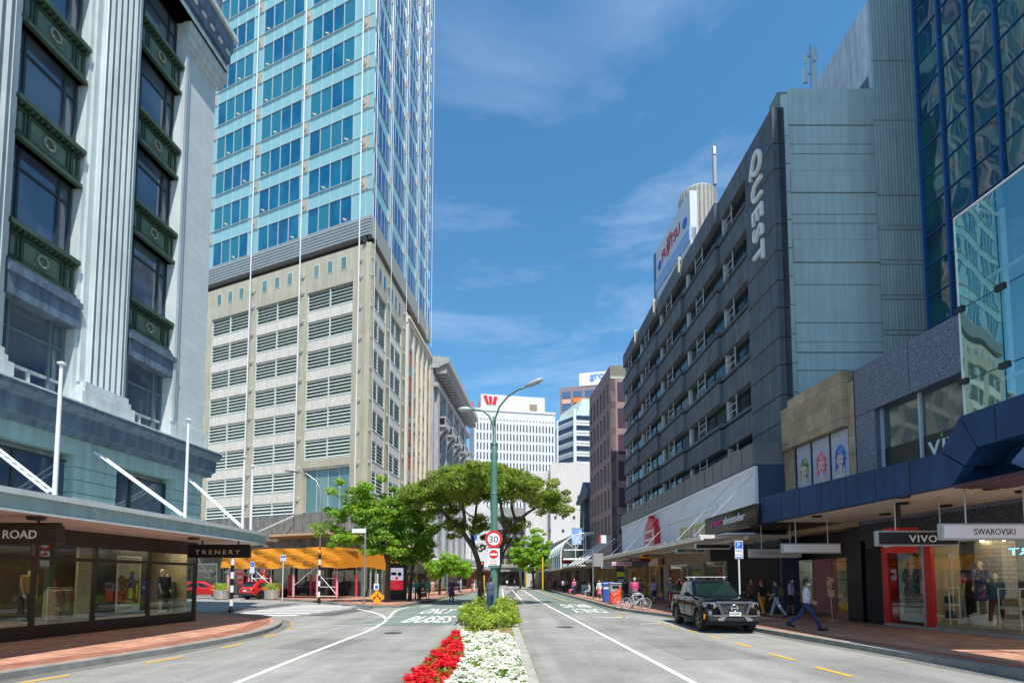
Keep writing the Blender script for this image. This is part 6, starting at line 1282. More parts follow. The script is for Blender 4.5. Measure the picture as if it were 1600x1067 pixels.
redp = [(-1.70,15.1),(-1.55,15.2),(-1.30,13.2),(-1.02,10.8),(-.98,8.5),(-1.05,6.5),(-1.65,6.5)]
whp = [(-1.5,15.2),(-.62,15.0),(-.1,14.6),(.05,13.2),(.14,11),(.2,8.9),(.24,6.5),(-1.02,6.5),(-.95,8.6),(-1.0,10.8),(-1.28,13.2)]
lf_f = leafm('bedding_leaf', (.06,.14,.02), (.16,.26,.04), (.30,.38,.07), 4)
def bed(name, poly, n, cols, label, cat, nleaf):
    """low bedding flowers: five petal clusters above leaves"""
    P = scatter(poly, n, 0, 1)
    h = .25+.05*np.sin(P[:, 0]*7)*np.cos(P[:, 1]*3)+np.array([.09*noise.noise(Vector((p[0]*6, p[1]*5, 1))) for p in P])
    cl = np.array([noise.noise(Vector((p[0]*3.2, p[1]*3.2, 3))) for p in P]); cl += .5*np.array([noise.noise(Vector((p[0]*11, p[1]*9, 5))) for p in P]); P = P[cl > -.22]; h = h[cl > -.22]
    P[:, 2] = h+rng.uniform(-.05, .05, len(P))
    rep = 4; Q = np.repeat(P, rep, 0); a = np.tile(np.arange(rep)*math.pi/2, len(P))+np.repeat(rng.uniform(0, 3, len(P)), rep)
    Q[:, 0] += np.cos(a)*.018; Q[:, 1] += np.sin(a)*.018; Nn = np.zeros_like(Q); Nn[:, 2] = 1; Nn += np.repeat(rng.normal(0, .45, (len(P), 3)), rep, 0)
    o = leaves(name, Q, Nn, .021, cols, None, .8, .15); tag(o, label, cat, None, 'stuff')
m_rp = leafm('red_petal', (.55,.0,.012), (.72,.005,.02), (.85,.05,.06), 6); m_wp = leafm('white_petal', (.74,.76,.72), (.82,.83,.80), (.88,.88,.86), 6)
for mm in (m_rp, m_wp): [setattr(n.inputs[0], 'default_value', .12) for n in mm.node_tree.nodes if n.type == 'MIX_SHADER']
bed('red_flowers', redp, 6500, m_rp, 'red bedding flowers along the left of the median tip', 'flowers', 0)
bed('white_flowers', whp, 13000, m_wp, 'white bedding flowers covering the median tip', 'flowers', 0)
P = scatter(redp+[], 5000, .14, .28); Q = scatter(whp, 11000, .13, .27); P = np.vstack([P, Q]); Nn = np.zeros_like(P); Nn[:, 2] = .8
tag(leaves('flower_foliage', P, Nn, .035, lf_f, None, .5, .7), 'green leaves under the red and white bedding flowers', 'foliage', None, 'stuff')
wp = [(-1.7,15.2),(.1,15.0),(.0,24),(-1.9,24)]; P = scatter(wp, 2600, .10, .16); keep = np.array([noise.noise(Vector((p[0]*1.7, p[1]*1.7, 9))) for p in P]) > .02; P = P[keep]; Nn = np.random.default_rng(3).normal(0, .7, P.shape); 
tag(leaves('weeds', P, Nn, .05, lf_s, None, .3, .6), 'patchy weeds and grass on the dry median soil', 'grass', None, 'stuff')
m_straw = pmat('straw', (.42,.32,.17), .9, var=.2)
P = scatter([(-1.2,15.1),(.1,15.1),(.05,18),(-1.0,17.6)], 2600, .10, .13); Nn = np.zeros_like(P); Nn[:, 2] = 1; tag(leaves('leaf_litter', P, Nn, .045, m_straw, None, .16, .3), 'dry straw litter in front of the shrubs', 'litter', None, 'stuff')
P = np.vstack([np.column_stack([np.full(220, -.0)+.30-np.linspace(0, .3, 220)*0, np.linspace(9, 30, 220), np.full(220, .02)])]); P[:, 0] = np.interp(P[:, 1], [9, 15.8, 27.7], [.47, .31, .15])+rng.normal(0, .02, 220); P = P[rng.random(220) < .55]; P = np.repeat(P, 8, 0)+rng.normal(0, .03, (len(P)*8, 3))*[1, 2, .5]; Nn = rng.normal(0, .6, P.shape)
tag(leaves('kerb_weeds', P, Nn, .022, lf_s, None, .3, .6), 'thin line of weeds growing along the right median kerb', 'grass', None, 'stuff')
# ================================================================== STREET FURNITURE
# tall green lamp post on the median
px0 = -.87; Yp = 24.6
r = root('street_lamp', 'tall green lamp post with two arms standing on the median', 'street lamp', (px0, Yp, .1))
m = MB().lathe([(.30,0),(.30,.35),(.25,.45),(.185,.5),(.175,4.2),(.15,7.2),(.14,8.35),(.085,8.45),(.08,9.6),(.05,9.65)], (px0, Yp, .1), 18); m.lathe([(.165,0),(.185,.04),(.165,.08)], (px0, Yp, 5.9), 18); m.lathe([(.15,0),(.17,.05),(.15,.1)], (px0, Yp, 8.3), 18); part('post', m, m_green, r, smooth=True, ang=35)
m = MB(); pr = [(0,0,9.0),(.05,-.1,9.6),(.25,-.2,10.15),(.65,-.35,10.6),(1.15,-.5,10.9),(1.55,-.6,11.0)]; pl = [(0,0,8.6),(-.06,-.1,9.3),(-.25,-.1,9.75),(-.55,-.1,10.0),(-.95,-.1,10.05),(-1.15,-.1,10.05)]
m.tube([(px0+a, Yp+b_, c) for a, b_, c in pr], .045, 8).tube([(px0+a, Yp+b_, c) for a, b_, c in pl], .045, 8); part('lamp_arm', m, m_green, r, smooth=True)
for pts in (((1.5,-.58,11.0),(1.72,-.66,11.08),(2.1,-.8,11.2),(2.32,-.88,11.28)), ((-1.1,-.1,10.05),(-1.25,-.1,10.07),(-1.55,-.1,10.06),(-1.75,-.1,10.08))):
    m = MB().tube([(px0+a, Yp+b_, c) for a, b_, c in pts], [.05,.12,.14,.05], 10); part('lamp_head', m, pmat('lamp_head_grey', (.40,.41,.40), .4, var=.05) if 'lamp_head_grey' not in bpy.data.materials else bpy.data.materials['lamp_head_grey'], r, smooth=True)
def roundsign(name, label, c, rad, z, parent=None): pass
sz = at(770, 842, Yp-.26)[2]; s = root('speed_sign', 'round speed limit sign reading 30 with a red border on the green post', 'sign', (px0, Yp-.26, sz))
m = MB().disc((px0, Yp-.24, sz), (0,-1,0), .415, .02, 36); part('red_rim', m, m_red, s); m = MB().disc((px0, Yp-.262, sz), (0,-1,0), .29, .006, 36); part('sign_face', m, m_signw, s)
text('sign_lettering', '30', (px0-.215, Yp-.270, sz-.155), (1,0,0), (0,0,1), .43, .30, m_black, s, .003, .0)
s = root('no_entry_sign', 'white no entry plate with a red disc on the green post below the round sign', 'sign', (px0, Yp-.26, sz-.9))
m = MB().box(px0-.285, px0+.285, Yp-.25, Yp-.23, sz-1.25, sz-.44); part('plate', m, m_signw, s, bev=.006); m = MB().disc((px0, Yp-.252, sz-.72), (0,-1,0), .215, .004, 30); part('red_disc', m, m_red, s); m = MB().box(px0-.17, px0+.17, Yp-.262, Yp-.257, sz-.77, sz-.68); part('white_bar', m, m_signw, s)
text('sign_lettering', 'Except', (px0-.16, Yp-.256, sz-1.09), (1,0,0), (0,0,1), .32, .10, m_red, s, .002); text('sign_lettering', 'Buses', (px0-.15, Yp-.256, sz-1.21), (1,0,0), (0,0,1), .30, .085, m_red, s, .002)
m = MB().box(px0-.27, px0+.27, Yp-.23, Yp-.19, sz-1.36, sz-1.25); part('bracket', m, m_green, s)
def lamp_post(x, y, h, mat, label, arm, group=None, name='street_lamp'):
    r = root(name, label, 'street lamp', (x, y, .12), 0, group); m = MB().lathe([(.12,0),(.12,.8),(.08,.9),(.06,h*.8),(.045,h)], (x, y, .12), 12); part('post', m, mat, r, smooth=True, ang=35)
    pts = [(x, y, h), (x+arm*.1, y, h+.45), (x+arm*.4, y, h+.8), (x+arm*.8, y, h+.9), (x+arm, y, h+.9)]; m = MB().tube(pts, .04, 8); part('lamp_arm', m, mat, r, smooth=True)
    m = MB().tube([(x+arm, y, h+.9), (x+arm*1.12, y, h+.9), (x+arm*1.4, y, h+.88)], [.05,.12,.06], 8); part('lamp_head', m, bpy.data.materials['lamp_head_grey'], r, smooth=True); return r
p = G(697, 930, .12); lamp_post(-7.6, 60, 11.3, m_green, 'green lamp post rising out of the lime tree on the left', 1.2)
lr = lamp_post(9.25, 66, 10.0, m_green, 'green lamp post with a blue banner on the far right pavement', -1.3)
m = MB(); w = []; 
m.add([(7.75,65.9,6.2),(8.95,65.9,6.35),(9.05,65.95,8.35),(7.7,65.95,8.45),(7.75,65.93,6.2),(8.95,65.93,6.35),(9.05,65.98,8.35),(7.7,65.98,8.45)], [(0,1,2,3),(7,6,5,4),(0,3,7,4),(1,5,6,2)]); b_ = part('banner', m, two('banner_blue', (.22,.38,.80), (.60,.72,.92), .9, thr=.55), None)
tag(b_, 'pale blue rounded banner hanging from the far right lamp post', 'banner'); m = MB().tube([(9.25,66,8.4),(7.7,66,8.48)], .03, 6).tube([(9.25,66,6.3),(7.8,66,6.18)], .025, 6); part('banner_arm', m, m_green, lr)
p = G(498, 939, .12)
# belisha beacons
def beacon(x, y, h, label, lamp=False):
    r = root('crossing_beacon', label, 'crossing beacon', (x, y, .12), 0, 'striped crossing beacons'); n = 9
    for w_, c in ((0, m_black), (1, m_signw)):
        m = MB()
        for k in range(n):
            if k % 2 == w_: m.lathe([(.085, 0), (.085, h/n)], (x, y, .12+k*h/n), 14)
        if not w_: m.lathe([(.14,0),(.14,.22),(.09,.26)], (x, y, .1), 14)
        part('black_bands' if not w_ else 'white_bands', m, c, r, smooth=True, ang=35)
    m = MB().ball((x, y-.13, .12+h+.12), .19, 16); part('orange_globe', m, pmat('beacon_orange', (1,.25,.02), .25, var=0) if 'beacon_orange' not in bpy.data.materials else bpy.data.materials['beacon_orange'], r, smooth=True)
    if lamp:
        m = MB().tube([(x, y, h), (x, y, 7.6), (x-.05, y, 8.4), (x-.4, y, 9.1), (x-1.1, y, 9.6), (x-1.9, y, 9.8)], [.08,.07,.05,.045,.04,.04], 8); part('lamp_arm', m, m_metal, r, smooth=True); m = MB().tube([(x-1.8, y, 9.8), (x-2.1, y, 9.84), (x-2.7, y, 9.86)], [.05,.13,.07], 8); part('lamp_head', m, bpy.data.materials['lamp_head_grey'], r, smooth=True)
    return r
x, y = G(361, 957, .12); beacon(x, y, 3.1, 'black and white striped crossing post with an orange globe in front of the red car')
x, y = G(498, 941, .12); beacon(x, y, 3.55, 'striped crossing post with orange globe and a lamp arm in front of the netting', True)
# sign posts
def park_sign(px, pyb, ztop, label, w=.32, h=.72, z=.12, Y=None, arrow=True):
    x, y = G(px, pyb, z) if Y is None else (at(px, 900, Y)[0], Y); r = root('parking_sign', label, 'sign', (x, y, z), 0, 'blue parking signs'); m = MB().tube([(x, y, z), (x, y, ztop)], .035, 8); part('post', m, m_wmetal, r)
    m = MB().box(x-w/2, x+w/2, y-.05, y-.035, ztop-h, ztop+.0); part('plate', m, m_signw, r, bev=.01); m = MB().box(x-w/2+.02, x+w/2-.02, y-.055, y-.051, ztop-h*.42, ztop-.03); m.box(x-w/2+.02, x+w/2-.02, y-.055, y-.051, ztop-h+.03, ztop-h*.9); part('blue_panel', m, m_blue, r)
    text('sign_lettering', 'P', (x-.06, y-.056, ztop-h*.34), (1,0,0), (0,0,1), .1, .17, m_signw, r, .002); text('sign_lettering', 'P60', (x-w*.36, y-.051, ztop-h*.62), (1,0,0), (0,0,1), w*.7, h*.13, m_blue, r, .002); text('sign_lettering', 'At All Times', (x-w*.4, y-.051, ztop-h*.82), (1,0,0), (0,0,1), w*.8, h*.09, m_blue, r, .002); return r
park_sign(1155, 0, 3.35, 'blue and white parking sign on a white post behind the black pickup', .33, .72, Y=20.6)
park_sign(441, 938, 3.75, 'small blue parking sign left of the orange netting', .42, .5); park_sign(393, 934, 3.4, 'blue and white parking sign behind the second red car', .4, 1.1)
x, y = G(569, 944, .12); r = root('sign_pole', 'plain grey pole on the kerb in front of the dark green street tree', 'pole', (x, y, .12)); m = MB().tube([(x, y, .12), (x, y, 5.4)], .05, 10); part('post', m, m_metal, r); m = MB().box(x-.9, x+.05, y-.08, y-.05, 4.95, 5.25); part('name_plate', m, m_wmetal, r)
x, y = G(594, 950, .12); x, y = -9.0, 34.35
r = root('warning_sign', 'orange diamond warning sign with two black diverging arrows on the kerb nose', 'sign', (x, y, .12)); zc = at(594, 932.5, y)[2]; m = MB().tube([(x, y, .12), (x, y, 2.2)], .04, 8); part('post', m, m_wmetal, r)
m = MB().yprism([(x-.49, zc), (x, zc-.49), (x+.49, zc), (x, zc+.49)], y-.07, y-.05); part('diamond_plate', m, pmat('warning_orange', (.90,.36,.01), .4, var=.03), r)
m = MB()
for pts in ([(-.04,.10),(-.17,-.05)], [(.03,.27),(.03,.10),(.16,-.05)]):
    for (a0_, b0_), (a1_, b1_) in zip(pts, pts[1:]):
        a = Vector((x+a0_, y-.075, zc+b0_)); b_ = Vector((x+a1_, y-.075, zc+b1_)); d = (b_-a).normalized(); n_ = Vector((d.z, 0, -d.x)); m.add([a-n_*.03, a+n_*.03, b_+n_*.03, b_-n_*.03], [(0,1,2,3)])
    m.add([b_+n_*.10, b_-n_*.10, b_+d*.13], [(0,1,2)])
part('arrows', m, m_black, r)
s = root('arrow_sign', 'small blue and white plate above the orange diamond sign', 'sign', (x, y, 2)); m = MB().box(x-.22, x+.12, y-.09, y-.075, zc+.5, zc+.9); part('plate', m, m_signw, s); m = MB().box(x-.14, x+.06, y-.095, y-.091, zc+.56, zc+.8); part('blue_panel', m, m_blue, s)
x, y = G(927, 935, .12); r = root('bus_stop_pole', 'grey pole with a blank grey board beside the blue bin', 'sign', (x, y, .12)); m = MB().tube([(x, y, .12), (x, y, 4.3)], .06, 10); part('post', m, m_metal, r); m = MB().box(x+.05, x+.9, y-.04, y, 2.95, 4.1); part('board', m, pmat('board_back_grey', (.36,.34,.32), .6, .2), r)
m = MB().box(8.35, 8.85, 47.9, 48.1, 5.2, 5.95); r = part('projecting_sign', m, m_signw, None); tag(r, 'small white projecting sign with a red edge above the grey board', 'sign'); m = MB().box(8.2, 8.35, 47.9, 48.1, 5.2, 5.95); part('red_edge', m, m_red, r)
# traffic signals
def signal(x, y, h, label, yellow=False):
    r = root('traffic_signal', label, 'traffic light', (x, y, .1), 0, 'traffic lights'); m = MB().tube([(x, y, .1), (x, y, h)], .07, 10); part('post', m, m_lem if yellow else m_green, r)
    m = MB().box(x-.17, x+.17, y-.3, y-.02, h-1.0, h+.05); m.box(x-.3, x+.3, y-.03, y-.01, h-1.15, h+.2); part('signal_box', m, m_black, r); m = MB().disc((x, y-.3, h-.15), (0,-1,0), .12, .02, 16); part('red_lens', m, pmat('red_light', (1,.05,.02), .4, var=0, emit=(1,.03,.01), es=4) if 'red_light' not in bpy.data.materials else bpy.data.materials['red_light'], r)
    m = MB()
    for z in (h-.47, h-.79): m.disc((x, y-.3, z), (0,-1,0), .11, .015, 16)
    part('dark_lens', m, m_dark, r); return r
signal(-4.9, 84, 4.6, 'traffic light showing red at the far left kerb'); signal(1.9, 105, 5.2, 'traffic light showing red at the far end, left of the layered tree')
for x, y, h, lab in ((5.15,86,5.3,'yellow pole at the far right kerb in front of the layered tree'),(-4.7,86,2.2,'short yellow post beside the far left traffic light'),(3.1,110,5.5,'yellow pole standing under the layered tree')):
    r = root('yellow_pole', lab, 'pole', (x, y, .1)); m = MB().tube([(x, y, .1), (x, y, h)], .13, 10); part('post', m, m_lem, r); m = MB().lathe([(.15,0),(.15,.25)], (x, y, h), 10); part('cap', m, m_black if h > 6 else m_lem, r)
# bins, info pylon
m_bin = pmat('bin_red', (.80,.07,.02), .4, var=.06); m_bing = pmat('bin_grey', (.42,.42,.42), .5, .3, var=.08); m_binb = pmat('bin_blue', (.03,.12,.50), .4, var=.08)
x, y = 7.05, 35.2; r = root('litter_bin', 'red and grey street litter bin next to the parked bicycles', 'bin', (x, y, .12), 0, 'pavement bins'); m = MB().box(x-.36, x+.36, y-.34, y+.34, .18, .95); part('lower_body', m, m_bin, r, bev=.03); m = MB().box(x-.37, x+.37, y-.35, y+.35, .95, 1.5); part('upper_body', m, m_bing, r, bev=.03)
m = MB().box(x-.41, x+.41, y-.39, y+.39, 1.5, 1.58); m.box(x-.3, x+.3, y-.3, y+.3, .12, .19); part('lid', m, m_bing, r, bev=.02); m = MB().box(x-.25, x+.25, y-.36, y-.345, 1.18, 1.4); part('slot', m, m_dark, r); m = MB(); m.add([(x-.1,y-.353,.95),(x+.36,y-.353,.95),(x+.36,y-.353,1.3)], [(0,1,2)]); part('red_sash', m, m_bin, r)
text('lettering', 'BIN IT', (x-.15, y-.355, .72), (.9,0,.43), (-.43,0,.9), .5, .12, m_signw, r, .003)
x, y = 7.15, 38.4; r = root('recycling_bin', 'blue street recycling bin behind the red and grey one', 'bin', (x, y, .12), 0, 'pavement bins'); m = MB().box(x-.34, x+.34, y-.34, y+.34, .14, 1.35); part('body', m, m_binb, r, bev=.03); m = MB().xprism([(y-.42,1.35),(y+.4,1.35),(y+.4,1.5),(y-.3,1.62),(y-.42,1.5)], x-.4, x+.4); part('lid', m, m_binb, r, bev=.02); m = MB().box(x-.36, x+.36, y-.35, y-.34, 1.1, 1.3); part('label_panel', m, m_signw, r)
x, y = 9.5, 44.8; r = root('wayfinding_pylon', 'lime and navy wayfinding pylon behind the bins', 'sign', (x, y, .12)); m = MB().box(x-.3, x+.3, y-.08, y+.08, .12, 2.6, 0).box(x-.305, x+.305, y-.085, y+.085, 2.05, 2.45, 1).box(x-.305, x+.305, y-.085, y+.085, .12, .95, 1).box(x-.2, x-.05, y-.09, y-.084, 1.6, 1.85, 2).box(x+.05, x+.2, y-.09, y-.084, 1.6, 1.85, 2).box(x-.2, x-.05, y-.09, y-.084, 1.15, 1.4, 2).box(x+.05, x+.2, y-.09, y-.084, 1.15, 1.4, 2); part('pylon', m, [pmat('pylon_navy', (.01,.06,.16), .4), pmat('pylon_lime', (.72,.85,.0), .4), m_signw], r)
r = root('sandwich_board', 'pale sandwich board near the base of the far right lamp post', 'sandwich board', (8.8, 62, .12)); m = MB().xprism([(61.7,.12),(61.75,.12),(62.0,1.2),(61.95,1.2)], 8.4, 9.2).xprism([(62.3,.12),(62.25,.12),(61.97,1.2),(62.0,1.2)], 8.4, 9.2); part('panel', m, m_signw, r); m = MB().xprism([(61.74,.3),(61.93,1.05),(61.92,1.05),(61.73,.3)], 8.55, 9.05); part('print', m, two('board_print', (.1,.4,.15), (.8,.8,.78), 6), r)
x, y = G(1299, 969, .12); x, y = 13.0, 20.9
r = root('sale_stand', 'thin metal stand holding a tilted printed card beside the pink door', 'sign stand', (x, y, .12)); m = MB().tube([(x, y, .14), (x-.03, y, 1.1)], .018, 8).lathe([(.16,0),(.16,.02)], (x, y, .12), 16); part('stand', m, m_metal, r); m = MB().add([(x-.17,y-.03,1.12),(x+.14,y-.03,1.07),(x+.08,y-.03,1.85),(x-.2,y-.03,1.92),(x-.17,y-.01,1.12),(x+.14,y-.01,1.07),(x+.08,y-.01,1.85),(x-.2,y-.01,1.92)], [(0,1,2,3),(7,6,5,4),(0,3,7,4),(1,5,6,2),(3,2,6,7),(0,4,5,1)]); part('card', m, two('card_print', (.08,.06,.06), (.72,.46,.32), 5, thr=.42), r)
# advertising panel on the left pavement
x, y = G(622, 941, .12)[0], 42.3; x = at(622, 900, y)[0]
r = root('advertising_panel', 'black street advertising panel with a red and white poster behind the tree trunk', 'advertising panel', (x, y, .12)); m = MB().box(x-.95, x+.72, y-.12, y+.12, .12, 3.15); part('housing', m, m_black, r, bev=.02)
m = MB().box(x-.75, x+.45, y-.135, y-.122, .95, 1.75); part('red_panel', m, pmat('ad_red', (.80,.01,.03), .4, var=0, emit=(.8,.01,.03), es=.35), r); m = MB().box(x-.75, x+.45, y-.135, y-.122, 1.75, 2.75); part('white_panel', m, pmat('ad_lilac', (.66,.66,.78), .4, var=0, emit=(.66,.66,.8), es=.4), r); m = MB().disc((x-.08, y-.136, 1.92), (0,-1,0), .13, .006, 16); part('red_roundel', m, bpy.data.materials['ad_red'], r)
m = MB().box(x-.55, x-.1, y-.14, y-.136, 2.15, 2.4); m.disc((x+.15, y-.136, 2.25), (0,-1,0), .17, .006, 14); part('glasses', m, m_black, r)
for i, (tx, zz, ww) in enumerate((('Always', 1.52, .5), ('by your side', 1.32, .7), ('feel good', 1.16, .8), ('+', 1.0, .12))): text('ad_lettering', tx, (x-.6 if i < 3 else x-.15, y-.136, zz), (1,0,0), (0,0,1), ww, .11, m_signw, r, .003)
text('ad_lettering', 'LOOKING', (x-.6, y-.136, 2.55), (1,0,0), (0,0,1), .9, .08, bpy.data.materials['ad_red'], r, .003)
# scaffold with netting
m_scp = pmat('pink_sleeve', (.80,.32,.38), .6, var=.08); m_scr = pmat('red_sleeve', (.65,.03,.05), .6, var=.08)
sc = root('scaffold', 'pavement scaffold with pink and red sleeved legs under orange netting', 'scaffold', (-16, 45, .12))
sleg = []; st_ = MB(); bases = []
for i in range(6):
    for j, off_ in enumerate((0, 2.1)):
        sp_ = FT.P(11.6-i*2.75, 5.7-off_, 0)
        if i == 5: sp_ = FT.P(-1.3, 5.4-off_*1.2, 0)
        bases.append(sp_); st_.tube([(sp_.x, sp_.y, .12), (sp_.x, sp_.y, 4.5)], .035, 8); m = MB().tube([(sp_.x, sp_.y, .3), (sp_.x, sp_.y, 2.25)], .10, 10); sleg.append((m, m_scp if j == 0 else m_scr))
for m, mt in sleg: part('padded_leg', m, mt, sc, smooth=True, ang=40)
for z in (.35, 1.15, 1.9, 2.9, 4.4):
    for i in range(5):
        if z < 2 and i not in (1, 4): continue
        st_.tube([bases[2*i]+Vector((0,0,z)), bases[2*i+2]+Vector((0,0,z))], .03, 6)
    if z > 2.5:
        for i in range(6): st_.tube([bases[2*i]+Vector((0,0,z)), bases[2*i+1]+Vector((0,0,z))], .03, 6)
for i, (z0, z1) in ((1, (3.1, 1.3)), (1, (2.3, .4)), (3, (1.2, 3.0)), (4, (2.4, .5))): st_.tube([bases[2*i]+Vector((0,-.05,z0)), bases[2*i+2]+Vector((0,-.05,z1))], .03, 6)
part('tube_frame', st_, m_wmetal, sc)
nm = MB(); path = [FT.P(12.2-i*.42, 6.0, 0) for i in range(31)]+[FT.P(-.8-k*.5, 6.0-k*.02, 0) for k in range(3)]+[FT.P(-1.9, 5.9-k*.6, 0)+FS.t*k*.35 for k in range(12)]
rows = 9; n = len(path); vs = []
for j in range(rows):
    z = 2.85+j*(4.6-2.85)/(rows-1)
    for i, p_ in enumerate(path): w_ = .10*math.sin(i*.9+j*1.3)+.06*math.sin(i*2.3)+random.uniform(-.03, .03); vs.append((p_.x-.38*w_, p_.y-.92*w_, z+(.10*math.sin(i*.7) if j == 0 else .03*math.sin(i*.5))))
nm.add(vs, [(j*n+i, j*n+i+1, (j+1)*n+i+1, (j+1)*n+i) for j in range(rows-1) for i in range(n-1)])
mo = pmat('orange_netting', (.90,.36,.02), .6, var=.1, vs=2); nt_ = mo.node_tree; tl = N(nt_, 'ShaderNodeBsdfTranslucent'); tl.inputs[0].default_value = (.9,.38,.03,1); mx = N(nt_, 'ShaderNodeMixShader'); mx.inputs[0].default_value = .3; nt_.links.new(nt_.nodes['Principled BSDF'].outputs[0], mx.inputs[1]); nt_.links.new(tl.outputs[0], mx.inputs[2]); nt_.links.new(mx.outputs[0], nt_.nodes['Material Output'].inputs[0])
part('netting', nm, mo, sc, smooth=True)
for z in (3.45, 4.0):
    m = MB(); vs = []
    for dz in (0, .06):
        for p_ in path: vs.append((p_.x-.05, p_.y-.14, z+dz))
    m.add(vs, [(i, i+1, n+i+1, n+i) for i in range(n-1)]); part('net_band', m, m_orange if z < 3.6 else bpy.data.materials['warning_orange'], sc)
m = MB(); q = [FT.P(12, 5.8, 4.3), FT.P(-1.8, 5.8, 4.3), FT.P(-1.8, 3.2, 4.3), FT.P(12, 3.2, 4.3)]; m.add([tuple(v) for v in q]+[(v.x, v.y, v.z+.08) for v in q], [(0,1,2,3),(7,6,5,4),(0,4,5,1),(1,5,6,2),(2,6,7,3),(3,7,4,0)]); part('deck_boards', m, pmat('deck_ply', (.3,.22,.14), .8), sc)
# planters
m_plc = pmat('pebble_planter', (.36,.32,.28), .85, var=.2, streak=.25)
for px, lab in ((346, 'concrete planter of strappy green leaves left of the second red car'), (425, 'concrete planter of strappy green leaves between the red car and the netting')):
    x, y = G(px, 936.5, 0); r = root('planter', lab, 'planter', (x, y, 0), 0, 'concrete planters'); m = MB().lathe([(.55,0),(.62,.1),(.66,.85),(.60,.87)], (x, y, 0), 14); part('pot', m, m_plc, r)
    n_ = 420; P = np.column_stack([rng.normal(x, .3, n_), rng.normal(y, .3, n_), rng.uniform(.85, 1.45, n_)]); d = P-np.array([x, y, .7]); leaves('foliage', P, d*.4+[0, 0, .1], .16, lf_s, r, .13, .5)
# bollards
for k, (px, py) in enumerate(((656,936),(700,925),(741,921))):
    x, y = G(px, py, .12); r = root('bollard', ['short dark bollard right of the slim leaning tree','short dark bollard by the lime tree','short pale post at the far left kerb'][k], 'bollard', (x, y, .12)); m = MB().lathe([(.12,0),(.12,.9),(.14,.92),(.10,1.05),(.02,1.1)], (x, y, .12), 12); part('post', m, m_black if k < 2 else m_signw, r, smooth=True, ang=35)
# benches
def bench(x, y, rz, label):
    r = root('bench', label, 'bench', (0,0,0), 0, 'pavement benches')
    m = MB()
    for k in range(4): m.box(-.9, .9, -.22+k*.12, -.13+k*.12, .42, .46)
    part('seat', m, pmat('bench_wood', (.30,.17,.09), .6, var=.15) if 'bench_wood' not in bpy.data.materials else bpy.data.materials['bench_wood'], r)
    for sx_ in (-.7, .7): m = MB().box(sx_-.03, sx_+.03, -.2, .2, 0, .42); part('leg', m, m_black, r)
    r.location = (x, y, .12); r.rotation_euler = (0, 0, rz); return r
bench(8.1, 51.5, 1.5, 'bench on the right pavement beneath the seated person in jeans'); bench(7.3, 60, 1.5, 'bench on the far right pavement under the two seated people in pink'); bench(-8.5, 49, 1.6, 'bench on the left pavement beyond the slim tree')
# bus shelter style panel far right
r = root('map_panel', 'tall panel with pale print below a striped sign at the far right kerb', 'advertising panel', (8.6, 100, .12)); m = MB().box(8.0, 9.0, 99.9, 100.1, .12, 3.2); part('panel', m, m_bing, r); m = MB().box(8.05, 8.75, 99.85, 99.9, .9, 2.6); part('print', m, two('panel_print', (.7,.1,.08), (.75,.75,.7), 1.2), r); m = MB().add([(7.4,99.8,4.5),(10.2,99.8,5.0),(10.2,99.8,5.5),(7.4,99.8,5.0)], [(0,1,2,3)]).box(7.9, 9.3, 99.85, 100, 3.3, 4.6); part('sign', m, m_red if 0 else m_signw, r)
# ================================================================== VEHICLES
m_tyre = pmat('tyre_rubber', (.018,.018,.018), .85, var=.1, bump=.3); m_rim = pmat('dark_alloy', (.06,.06,.065), .35, .6, var=0); m_cgl = glassy('car_glass', (.008,.02,.016), .02, .05, 1.5, .55)
m_lens = pmat('headlight_lens', (.32,.34,.37), .08, .4, var=.3, vs=20, coat=1); m_trim = pmat('black_trim', (.02,.02,.022), .6, var=.1); m_plate = pmat('number_plate', (.75,.75,.73), .5, var=0)
m_tail = pmat('tail_lamp', (.45,.01,.01), .15, var=0, coat=1); m_amber = pmat('amber', (.8,.3,.02), .3, var=0)
def loft(st, cap=True):
    mb = MB(); n = len(st[0][1])*2-1
    for y, pr in st:
        ring = [(x, y, z) for x, z in pr]+[(-x, y, z) for x, z in pr[-2::-1]]; mb.v += ring
    for i in range(len(st)-1):
        for j in range(n-1): mb.f.append([i*n+j, (i+1)*n+j, (i+1)*n+j+1, i*n+j+1]); mb.m.append(0)
    if cap: mb.f.append(list(range(n))); mb.m.append(0); mb.f.append(list(range((len(st)-1)*n, len(st)*n))[::-1]); mb.m.append(0)
    return mb
